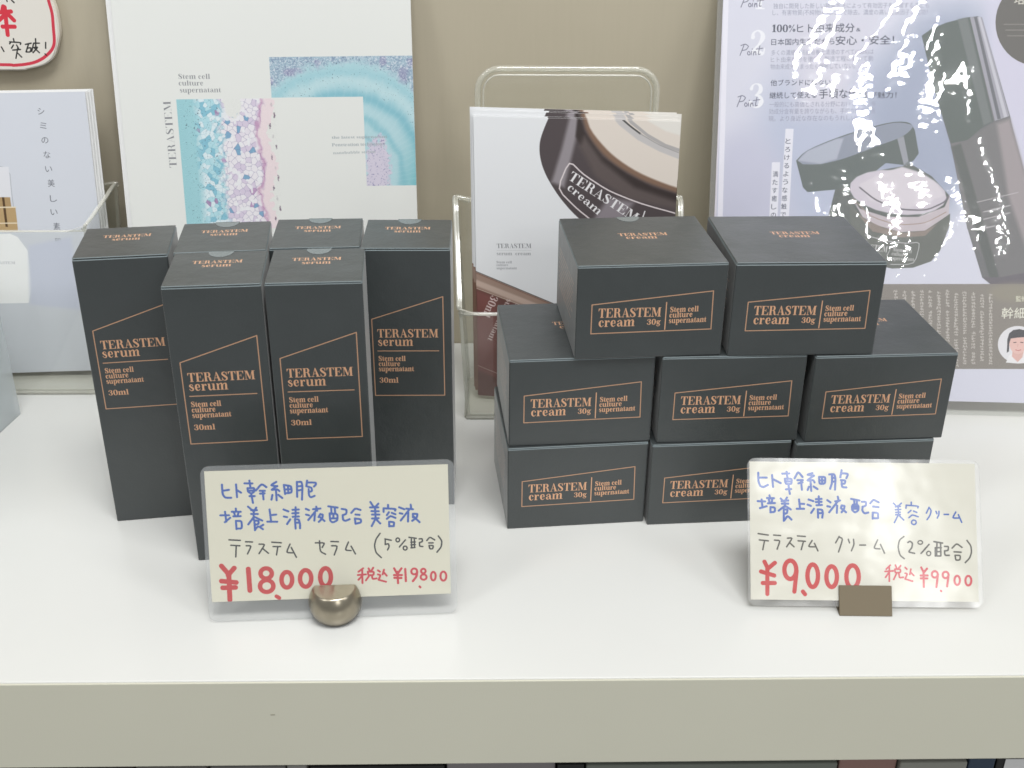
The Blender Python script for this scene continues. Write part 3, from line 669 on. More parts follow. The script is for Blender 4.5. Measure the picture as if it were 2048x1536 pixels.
('S',[(31.0,16.72),(30.86,15.96),(30.51,15.26),(29.98,14.67),(29.3,14.23),(28.52,13.96),(27.7,13.89),(26.89,14.02),(26.14,14.35),(25.51,14.84),(25.04,15.47),(24.76,16.19),(24.69,16.96),(24.84,17.71),(25.19,18.41),(25.72,19.0),(26.4,19.44),(27.18,19.71),(27.99,19.78),(28.8,19.65),(29.55,19.33),(30.18,18.83),(30.65,18.21),(30.93,17.48),(31.0,16.72)],2.14,(204,14,40)),
('S',[(32.21,11.57),(33.44,10.71)],1.89,(204,14,40)),
('S',[(40.0,19.53),(39.87,18.53),(39.57,17.6),(39.14,16.81),(38.58,16.22),(37.96,15.85),(37.29,15.74),(36.64,15.9),(36.05,16.31),(35.56,16.95),(35.2,17.77),(34.99,18.71),(34.95,19.72),(35.08,20.72),(35.38,21.64),(35.82,22.43),(36.37,23.02),(36.99,23.39),(37.66,23.5),(38.31,23.34),(38.89,22.93),(39.39,22.3),(39.75,21.48),(39.96,20.54),(40.0,19.53)],2.14,(204,14,40)),
('S',[(49.03,19.86),(48.89,18.8),(48.58,17.8),(48.12,16.96),(47.54,16.32),(46.88,15.92),(46.18,15.81),(45.5,15.98),(44.88,16.42),(44.35,17.1),(43.97,17.97),(43.75,18.99),(43.71,20.06),(43.84,21.13),(44.15,22.12),(44.61,22.96),(45.19,23.6),(45.85,23.99),(46.55,24.11),(47.23,23.94),(47.85,23.5),(48.37,22.82),(48.76,21.95),(48.98,20.94),(49.03,19.86)],2.14,(204,14,40)),
('S',[(58.32,20.19),(58.19,19.05),(57.89,17.99),(57.45,17.08),(56.89,16.4),(56.27,15.98),(55.6,15.86),(54.94,16.03),(54.35,16.5),(53.85,17.22),(53.49,18.15),(53.28,19.23),(53.24,20.38),(53.38,21.52),(53.68,22.57),(54.11,23.47),(54.67,24.16),(55.3,24.57),(55.96,24.7),(56.62,24.53),(57.21,24.06),(57.7,23.34),(58.07,22.41),(58.28,21.34),(58.32,20.19)],2.18,(204,14,40)),
('S',[(73.76,23.98),(71.47,22.39)],0.94,(208,44,62)),
('S',[(71.09,20.72),(74.92,20.92)],0.95,(208,44,62)),
('S',[(73.27,22.99),(73.17,16.61)],0.96,(208,44,62)),
('S',[(73.18,20.31),(71.32,18.36)],0.96,(208,44,62)),
('S',[(76.3,23.89),(76.9,22.52)],0.95,(208,44,62)),
('S',[(78.55,24.14),(77.53,22.5)],0.96,(208,44,62)),
('S',[(75.93,22.22),(78.8,22.12),(78.61,20.44),(76.06,20.4),(75.93,22.22)],0.96,(208,44,62)),
('S',[(76.5,20.19),(74.82,17.89)],0.94,(208,44,62)),
('S',[(77.77,20.14),(78.03,18.45),(79.96,18.71)],0.96,(208,44,62)),
('S',[(80.74,22.72),(81.67,22.01)],0.96,(208,44,62)),
('S',[(80.67,20.7),(81.94,20.32),(80.9,18.0)],0.96,(208,44,62)),
('S',[(80.9,18.0),(84.38,16.86)],0.96,(208,44,62)),
('S',[(83.62,22.95),(82.91,20.62)],0.96,(208,44,62)),
('S',[(83.27,21.95),(84.8,19.88)],0.96,(208,44,62)),
('S',[(88.44,23.44),(89.64,21.04)],1.09,(208,44,62)),
('S',[(91.95,23.31),(90.28,21.02)],1.09,(208,44,62)),
('S',[(89.98,21.7),(90.13,15.97)],1.09,(208,44,62)),
('S',[(88.33,20.08),(92.05,19.95)],1.09,(208,44,62)),
('S',[(88.42,18.73),(91.81,18.47)],1.09,(208,44,62)),
('S',[(93.74,22.91),(93.88,16.84)],1.09,(208,44,62)),
('S',[(99.4,21.36),(99.08,19.01),(97.22,16.72)],1.11,(208,44,62)),
('S',[(100.36,13.9),(100.73,13.48)],1.09,(208,44,62)),
('S',[(99.41,21.49),(99.25,20.86),(98.84,20.35),(98.27,20.09),(97.64,20.12),(97.09,20.42),(96.71,20.95),(96.59,21.6),(96.75,22.23),(97.15,22.73),(97.72,22.99),(98.35,22.97),(98.91,22.67),(99.28,22.14),(99.41,21.49)],1.02,(208,44,62)),
('S',[(103.46,21.55),(103.34,21.05),(103.02,20.66),(102.58,20.46),(102.09,20.48),(101.66,20.72),(101.37,21.12),(101.27,21.63),(101.4,22.12),(101.71,22.5),(102.15,22.71),(102.64,22.69),(103.07,22.46),(103.36,22.05),(103.46,21.55)],1.02,(208,44,62)),
('S',[(103.83,18.5),(103.67,17.92),(103.27,17.46),(102.69,17.22),(102.06,17.25),(101.51,17.53),(101.13,18.01),(101.0,18.6),(101.16,19.18),(101.56,19.63),(102.13,19.88),(102.76,19.85),(103.32,19.57),(103.7,19.09),(103.83,18.5)],1.02,(208,44,62)),
('S',[(108.21,18.81),(108.08,17.87),(107.74,17.14),(107.26,16.73),(106.75,16.75),(106.29,17.19),(105.99,17.95),(105.9,18.89),(106.04,19.83),(106.38,20.56),(106.85,20.96),(107.37,20.94),(107.82,20.51),(108.12,19.75),(108.21,18.81)],1.04,(208,44,62)),
('S',[(113.3,18.62),(113.14,17.62),(112.73,16.84),(112.15,16.42),(111.52,16.45),(110.96,16.91),(110.59,17.72),(110.47,18.72),(110.63,19.72),(111.05,20.5),(111.62,20.91),(112.25,20.89),(112.81,20.43),(113.18,19.62),(113.3,18.62)],1.02,(208,44,62))]
CARD2 = [
('S',[(5.39,64.38),(5.41,60.17),(6.32,57.85),(7.87,57.4),(10.07,58.51)],1.09,(46,90,180)),
('S',[(5.58,62.04),(9.49,62.08)],1.05,(46,90,180)),
('S',[(12.16,63.36),(12.55,57.61)],1.05,(46,90,180)),
('S',[(12.6,61.34),(16.32,59.51)],1.09,(46,90,180)),
('S',[(17.16,64.1),(20.75,64.23)],1.05,(46,90,180)),
('S',[(19.36,64.99),(19.78,61.42)],1.09,(46,90,180)),
('S',[(18.38,61.56),(21.81,61.75),(21.62,59.1),(18.81,59.07),(18.38,61.56)],1.05,(46,90,180)),
('S',[(18.52,60.31),(21.64,60.35)],1.05,(46,90,180)),
('S',[(18.93,56.43),(21.43,56.61)],1.05,(46,90,180)),
('S',[(20.06,59.08),(20.77,54.27)],1.09,(46,90,180)),
('S',[(23.22,61.92),(24.98,65.21),(27.13,62.58)],1.09,(46,90,180)),
('S',[(24.61,61.0),(27.26,61.03)],1.09,(46,90,180)),
('S',[(25.06,59.45),(27.09,59.94)],1.05,(46,90,180)),
('S',[(26.33,61.02),(26.73,56.36)],1.05,(46,90,180)),
('S',[(32.0,64.5),(29.33,63.7),(32.76,63.27)],1.09,(46,90,180)),
('S',[(32.6,63.26),(29.13,60.74),(32.26,61.24),(33.02,60.0)],1.05,(46,90,180)),
('S',[(31.0,60.76),(31.3,55.78)],1.05,(46,90,180)),
('S',[(30.18,57.79),(29.53,56.23)],1.05,(46,90,180)),
('S',[(32.52,57.97),(34.37,56.75)],1.09,(46,90,180)),
('S',[(35.25,62.67),(35.35,59.25),(38.16,59.43),(38.37,62.7),(35.25,62.67)],1.05,(46,90,180)),
('S',[(36.65,62.53),(36.75,59.42)],1.09,(46,90,180)),
('S',[(35.38,60.96),(38.19,61.05)],1.05,(46,90,180)),
('S',[(40.27,63.97),(42.77,64.15),(43.35,62.13),(42.94,56.53)],1.05,(46,90,180)),
('S',[(41.67,63.98),(41.6,59.93),(40.61,56.97)],1.09,(46,90,180)),
('S',[(41.8,62.27),(43.2,62.29)],1.05,(46,90,180)),
('S',[(41.61,60.4),(43.01,60.51)],1.05,(46,90,180)),
('S',[(46.39,66.06),(45.7,62.62)],1.09,(46,90,180)),
('S',[(46.05,64.65),(49.64,64.38),(48.66,62.19)],1.05,(46,90,180)),
('S',[(45.99,61.23),(48.17,61.09),(47.83,59.53),(46.27,59.36)],1.09,(46,90,180)),
('S',[(46.3,60.92),(46.4,57.81),(48.58,57.68)],1.05,(46,90,180)),
('S',[(4.99,50.54),(8.57,50.42)],1.05,(46,90,180)),
('S',[(6.87,51.33),(7.29,47.46)],1.05,(46,90,180)),
('S',[(6.04,47.14),(9.32,48.1)],1.05,(46,90,180)),
('S',[(10.79,53.39),(11.08,51.84)],1.05,(46,90,180)),
('S',[(9.52,52.08),(12.95,52.02)],1.05,(46,90,180)),
('S',[(10.3,51.84),(10.75,49.98)],1.09,(46,90,180)),
('S',[(12.17,51.86),(11.84,49.99)],1.09,(46,90,180)),
('S',[(9.96,49.51),(13.39,49.7)],1.05,(46,90,180)),
('S',[(11.18,47.66),(11.15,45.18)],1.05,(46,90,180)),
('S',[(11.18,47.66),(13.36,47.53),(13.34,45.36),(11.15,45.18)],1.05,(46,90,180)),
('S',[(16.22,51.9),(17.76,50.52)],1.05,(46,90,180)),
('S',[(19.34,52.4),(18.07,50.37)],1.05,(46,90,180)),
('S',[(16.67,50.66),(19.95,51.01)],1.05,(46,90,180)),
('S',[(16.81,49.42),(19.93,49.46)],1.05,(46,90,180)),
('S',[(18.24,50.99),(18.35,47.89)],1.05,(46,90,180)),
('S',[(18.04,48.2),(15.21,46.0)],1.05,(46,90,180)),
('S',[(18.66,48.2),(21.13,46.68)],1.05,(46,90,180)),
('S',[(17.71,46.95),(17.64,41.08)],1.05,(46,90,180)),
('S',[(17.71,46.64),(19.58,46.66),(19.24,44.8),(17.99,44.48)],1.09,(46,90,180)),
('S',[(17.95,41.39),(19.54,43.57),(21.38,41.73)],1.05,(46,90,180)),
('S',[(25.25,51.53),(25.66,47.35)],1.05,(46,90,180)),
('S',[(25.53,49.52),(27.71,49.38)],1.05,(46,90,180)),
('S',[(24.1,47.02),(27.68,47.06)],1.05,(46,90,180)),
('S',[(29.93,51.58),(32.25,50.83)],1.05,(46,90,180)),
('S',[(29.42,49.09),(30.97,48.49)],1.09,(46,90,180)),
('S',[(32.5,47.11),(31.07,45.08)],1.05,(46,90,180)),
('S',[(34.94,53.18),(35.02,49.0)],1.05,(46,90,180)),
('S',[(33.51,51.77),(36.32,51.96)],1.05,(46,90,180)),
('S',[(33.49,50.38),(36.3,50.56)],1.09,(46,90,180)),
('S',[(33.78,48.83),(36.43,49.01)],1.05,(46,90,180)),
('S',[(34.37,46.82),(34.46,42.8)],1.05,(46,90,180)),
('S',[(34.37,46.82),(36.54,46.69),(36.83,44.99),(36.48,42.82)],1.05,(46,90,180)),
('S',[(34.49,44.97),(36.67,45.08)],1.05,(46,90,180)),
('S',[(39.11,51.37),(40.65,50.3)],1.05,(46,90,180)),
('S',[(39.06,48.42),(40.46,48.13)],1.05,(46,90,180)),
('S',[(44.28,53.13),(44.71,50.96)],1.05,(46,90,180)),
('S',[(43.0,50.79),(45.34,51.28)],1.05,(46,90,180)),
('S',[(44.08,50.64),(39.95,45.49)],1.05,(46,90,180)),
('S',[(43.89,48.78),(43.67,45.22)],1.05,(46,90,180)),
('S',[(46.07,48.81),(47.63,48.67),(47.29,47.27),(46.01,45.55)],1.05,(46,90,180)),
('S',[(45.74,47.56),(48.19,45.58)],1.09,(46,90,180)),
('S',[(46.07,48.81),(45.74,47.56)],1.05,(46,90,180)),
('S',[(50.81,52.11),(54.84,51.38)],1.05,(46,90,180)),
('S',[(52.36,51.66),(52.31,49.49)],1.05,(46,90,180)),
('S',[(53.6,51.37),(53.56,49.51)],1.05,(46,90,180)),
('S',[(51.21,48.55),(51.17,46.69),(52.55,45.47),(54.12,46.41),(54.47,48.28),(53.87,49.35),(51.69,49.33),(51.21,48.55)],1.05,(46,90,180)),
('S',[(51.34,47.31),(54.29,47.34)],1.05,(46,90,180)),
('S',[(51.67,48.25),(54.16,48.27)],1.05,(46,90,180)),
('S',[(56.07,50.77),(58.1,50.79),(58.06,48.93),(56.34,48.3)],1.05,(46,90,180)),
('S',[(56.34,48.3),(56.14,46.44),(57.2,45.05),(59.08,45.54)],1.05,(46,90,180)),
('S',[(60.11,50.04),(61.7,51.92),(64.32,50.55)],1.05,(46,90,180)),
('S',[(61.48,48.51),(64.12,48.22)],1.05,(46,90,180)),
('S',[(61.26,45.56),(61.2,42.62)],1.05,(46,90,180)),
('S',[(61.26,45.56),(63.9,45.43),(63.85,42.96)],1.05,(46,90,180)),
('S',[(61.2,42.78),(63.69,42.8)],1.05,(46,90,180)),
('S',[(71.49,50.24),(72.92,48.81)],0.79,(46,90,180)),
('S',[(75.38,50.28),(74.05,48.98)],0.79,(46,90,180)),
('S',[(72.42,48.48),(74.85,48.67)],0.79,(46,90,180)),
('S',[(72.39,47.03),(74.98,47.22)],0.77,(46,90,180)),
('S',[(72.52,45.75),(74.79,45.87)],0.77,(46,90,180)),
('S',[(72.5,44.62),(74.76,44.71)],0.79,(46,90,180)),
('S',[(73.73,49.14),(73.94,44.32)],0.77,(46,90,180)),
('S',[(73.62,44.32),(71.76,40.76)],0.77,(46,90,180)),
('S',[(74.1,44.32),(76.31,42.1)],0.79,(46,90,180)),
('S',[(80.24,50.82),(80.21,49.53)],0.77,(46,90,180)),
('S',[(77.78,49.34),(77.58,47.89)],0.77,(46,90,180)),
('S',[(77.78,49.34),(83.75,48.92),(83.4,48.12)],0.77,(46,90,180)),
('S',[(79.98,46.79),(78.66,45.65)],0.77,(46,90,180)),
('S',[(81.26,46.49),(82.86,45.86)],0.77,(46,90,180)),
('S',[(78.92,43.25),(80.57,44.71),(83.45,43.78)],0.77,(46,90,180)),
('S',[(88.9,48.33),(87.54,45.59)],0.77,(46,90,180)),
('S',[(88.9,48.33),(89.99,46.9),(89.29,44.48),(87.78,42.38)],0.77,(46,90,180)),
('S',[(92.24,46.44),(92.7,45.32)],0.77,(46,90,180)),
('S',[(93.7,46.46),(93.65,44.85),(92.8,43.24)],0.77,(46,90,180)),
('S',[(96.24,45.04),(98.34,45.06)],0.77,(46,90,180)),
('S',[(101.93,46.22),(100.23,43.31),(103.14,43.35)],0.77,(46,90,180)),
('S',[(103.18,44.95),(104.69,41.28)],0.77,(46,90,180)),
('S',[(82.45,41.04),(82.28,40.49),(81.85,40.09),(81.26,39.94),(80.68,40.08),(80.27,40.47),(80.13,41.01),(80.29,41.56),(80.73,41.96),(81.32,42.12),(81.89,41.98),(82.31,41.58),(82.45,41.04)],0.77,(46,90,180)),
('S',[(78.15,31.23),(79.13,31.88),(80.39,30.93),(80.02,28.69),(78.19,26.6),(81.24,25.99)],0.79,(70,67,60)),
('S',[(88.43,30.38),(84.46,26.02)],0.77,(70,67,60)),
('S',[(90.88,31.75),(95.05,31.09)],0.79,(70,67,60)),
('S',[(92.32,31.06),(91.99,24.99)],0.79,(70,67,60)),
('S',[(94.09,31.08),(94.08,25.01)],0.77,(70,67,60)),
('S',[(91.45,28.81),(94.35,28.84)],0.77,(70,67,60)),
('S',[(91.4,26.9),(94.14,26.93)],0.77,(70,67,60)),
('S',[(91.34,24.82),(93.92,24.85)],0.77,(70,67,60)),
('S',[(91.45,28.81),(91.34,24.82)],0.77,(70,67,60)),
('S',[(95.98,29.5),(97.91,29.52),(97.7,27.6),(95.92,27.26)],0.77,(70,67,60)),
('S',[(95.92,27.26),(96.02,25.19),(98.11,25.21)],0.79,(70,67,60)),
('S',[(99.66,28.74),(101.98,31.0),(104.5,29.11)],0.77,(70,67,60)),
('S',[(100.57,26.93),(103.95,26.78)],0.77,(70,67,60)),
('S',[(101.01,25.25),(103.58,25.27),(103.36,23.04),(101.26,22.86),(101.01,25.25)],0.77,(70,67,60)),
('S',[(107.01,32.49),(108.87,29.96),(109.1,26.77),(108.05,23.89),(105.89,21.79)],0.77,(70,67,60)),
('S',[(85.33,31.3),(85.17,30.85),(84.73,30.52),(84.15,30.4),(83.57,30.51),(83.16,30.83),(83.01,31.28),(83.18,31.73),(83.61,32.06),(84.19,32.19),(84.77,32.07),(85.19,31.75),(85.33,31.3)],0.61,(70,67,60)),
('S',[(89.19,26.01),(89.03,25.47),(88.65,25.07),(88.13,24.92),(87.62,25.06),(87.25,25.45),(87.13,25.99),(87.28,26.53),(87.67,26.93),(88.19,27.09),(88.7,26.94),(89.06,26.55),(89.19,26.01)],0.61,(70,67,60)),
('S',[(5.02,34.74),(9.95,34.07)],0.73,(70,67,60)),
('S',[(5.55,31.68),(9.92,31.28)],0.74,(70,67,60)),
('S',[(8.07,31.26),(7.18,26.97)],0.73,(70,67,60)),
('S',[(12.59,34.1),(15.96,33.91)],0.73,(70,67,60)),
('S',[(12.95,31.65),(15.76,31.51),(14.19,27.32)],0.74,(70,67,60)),
('S',[(19.31,32.66),(21.84,32.86),(18.86,28.49)],0.73,(70,67,60)),
('S',[(20.4,30.45),(22.45,28.52)],0.73,(70,67,60)),
('S',[(24.21,33.83),(28.03,33.59)],0.73,(70,67,60)),
('S',[(24.51,31.44),(27.99,31.25)],0.73,(70,67,60)),
('S',[(27.15,31.25),(25.97,27.17)],0.73,(70,67,60)),
('S',[(31.36,31.68),(29.35,28.6),(32.72,28.63)],0.73,(70,67,60)),
('S',[(32.46,30.3),(34.09,26.7)],0.74,(70,67,60)),
('S',[(44.59,33.77),(42.85,30.69)],0.73,(70,67,60)),
('S',[(44.58,33.49),(46.42,32.68),(44.17,26.26)],0.74,(70,67,60)),
('S',[(49.05,32.43),(49.58,30.76)],0.74,(70,67,60)),
('S',[(51.58,32.45),(51.81,29.95),(50.46,26.88)],0.73,(70,67,60)),
('S',[(54.61,29.7),(57.42,29.73)],0.73,(70,67,60)),
('S',[(63.36,32.3),(61.31,28.11),(64.39,27.97)],0.73,(70,67,60)),
('S',[(64.71,30.09),(66.59,25.94)],0.74,(70,67,60)),
('S',[(76.31,34.11),(74.02,32.42),(73.21,28.79),(74.13,24.91),(76.16,23.38)],0.73,(70,67,60)),
('S',[(7.95,21.15),(9.32,18.39)],2.02,(204,14,40)),
('S',[(12.99,20.65),(9.59,17.84)],2.02,(204,14,40)),
('S',[(9.32,18.39),(9.17,5.67)],2.02,(204,14,40)),
('S',[(6.21,16.42),(12.63,14.55)],2.02,(204,14,40)),
('S',[(6.99,10.89),(12.86,10.96)],2.02,(204,14,40)),
('S',[(23.57,16.88),(22.31,6.92)],2.02,(204,14,40)),
('S',[(26.5,6.96),(27.49,5.7)],2.02,(204,14,40)),
('S',[(23.41,17.43),(23.3,16.28),(22.99,15.21),(22.52,14.29),(21.9,13.58),(21.2,13.13),(20.44,12.97),(19.69,13.11),(18.99,13.55),(18.4,14.24),(17.95,15.16),(17.68,16.22),(17.59,17.37),(17.71,18.52),(18.01,19.59),(18.48,20.52),(19.1,21.23),(19.81,21.68),(20.56,21.84),(21.32,21.7),(22.01,21.26),(22.61,20.56),(23.05,19.65),(23.33,18.58),(23.41,17.43)],2.13,(204,14,40)),
('S',[(33.95,14.67),(33.84,13.26),(33.56,11.95),(33.13,10.83),(32.59,9.96),(31.96,9.41),(31.29,9.22),(30.63,9.4),(30.01,9.93),(29.5,10.79),(29.11,11.9),(28.87,13.21),(28.8,14.61),(28.91,16.02),(29.19,17.33),(29.62,18.46),(30.16,19.33),(30.79,19.88),(31.46,20.07),(32.12,19.89),(32.74,19.36),(33.26,18.5),(33.65,17.38),(33.88,16.07),(33.95,14.67)],2.13,(204,14,40)),
('S',[(43.17,14.32),(43.06,13.03),(42.78,11.83),(42.35,10.8),(41.81,10.0),(41.18,9.5),(40.51,9.32),(39.85,9.48),(39.24,9.97),(38.72,10.76),(38.33,11.78),(38.09,12.98),(38.03,14.27),(38.14,15.56),(38.42,16.76),(38.84,17.8),(39.39,18.6),(40.02,19.1),(40.69,19.28),(41.35,19.12),(41.96,18.62),(42.48,17.84),(42.87,16.81),(43.11,15.61),(43.17,14.32)],2.13,(204,14,40)),
('S',[(53.8,14.44),(53.67,13.03),(53.35,11.72),(52.84,10.6),(52.2,9.73),(51.46,9.18),(50.68,8.99),(49.9,9.16),(49.18,9.7),(48.57,10.55),(48.11,11.67),(47.83,12.97),(47.76,14.37),(47.89,15.78),(48.21,17.09),(48.72,18.22),(49.36,19.09),(50.1,19.64),(50.89,19.83),(51.67,19.66),(52.38,19.12),(52.99,18.27),(53.45,17.15),(53.73,15.84),(53.8,14.44)],2.13,(204,14,40)),
('S',[(69.26,20.14),(67.25,18.18)],0.84,(208,44,62)),
('S',[(66.67,17.07),(70.59,17.39)],0.84,(208,44,62)),
('S',[(68.79,19.31),(68.63,12.39)],0.84,(208,44,62)),
('S',[(68.62,16.81),(66.89,14.3)],0.84,(208,44,62)),
('S',[(71.78,20.17),(72.3,18.79)],0.84,(208,44,62)),
('S',[(74.29,19.92),(73.14,18.52)],0.84,(208,44,62)),
('S',[(71.45,18.23),(74.25,18.26),(74.1,16.59),(71.52,16.57),(71.45,18.23)],0.84,(208,44,62)),
('S',[(72.25,16.3),(70.78,13.24)],0.82,(208,44,62)),
('S',[(73.36,16.31),(73.59,14.1),(75.56,14.4)],0.84,(208,44,62)),
('S',[(76.51,19.11),(77.33,18.29)],0.84,(208,44,62)),
('S',[(76.44,16.34),(77.55,16.08),(76.37,13.58)],0.84,(208,44,62)),
('S',[(76.37,13.58),(79.98,12.51)],0.83,(208,44,62)),
('S',[(79.29,18.31),(78.67,15.81)],0.84,(208,44,62)),
('S',[(78.97,16.92),(80.61,15.28)],0.84,(208,44,62)),
('S',[(84.34,19.2),(85.41,16.99)],1.06,(208,44,62)),
('S',[(87.13,18.67),(85.69,17.0)],1.06,(208,44,62)),
('S',[(85.42,17.55),(85.33,9.8)],1.06,(208,44,62)),
('S',[(83.97,15.32),(87.32,15.35)],1.06,(208,44,62)),
('S',[(84.04,13.94),(87.17,13.97)],1.06,(208,44,62)),
('S',[(92.43,15.96),(91.48,9.87)],1.06,(208,44,62)),
('S',[(97.57,15.74),(96.69,10.2)],1.06,(208,44,62)),
('S',[(93.61,8.07),(93.83,7.85)],1.06,(208,44,62)),
('S',[(92.32,15.96),(92.15,15.29),(91.73,14.74),(91.15,14.44),(90.5,14.43),(89.92,14.72),(89.53,15.26),(89.41,15.93),(89.57,16.6),(89.99,17.15),(90.58,17.45),(91.23,17.46),(91.8,17.17),(92.19,16.63),(92.32,15.96)],1.06,(208,44,62)),
('S',[(97.57,15.74),(97.4,15.07),(96.98,14.52),(96.39,14.22),(95.75,14.21),(95.17,14.5),(94.78,15.04),(94.66,15.71),(94.82,16.38),(95.24,16.93),(95.83,17.23),(96.48,17.24),(97.05,16.95),(97.44,16.41),(97.57,15.74)],1.06,(208,44,62)),
('S',[(103.03,13.2),(102.87,12.24),(102.48,11.46),(101.92,11.03),(101.33,11.03),(100.8,11.45),(100.45,12.21),(100.34,13.17),(100.51,14.13),(100.9,14.91),(101.45,15.34),(102.04,15.35),(102.57,14.93),(102.92,14.16),(103.03,13.2)],1.06,(208,44,62)),
('S',[(108.56,13.09),(108.38,12.09),(107.96,11.28),(107.36,10.82),(106.71,10.81),(106.15,11.26),(105.77,12.06),(105.65,13.06),(105.83,14.07),(106.25,14.88),(106.85,15.34),(107.5,15.34),(108.06,14.9),(108.44,14.1),(108.56,13.09)],1.06,(208,44,62))]
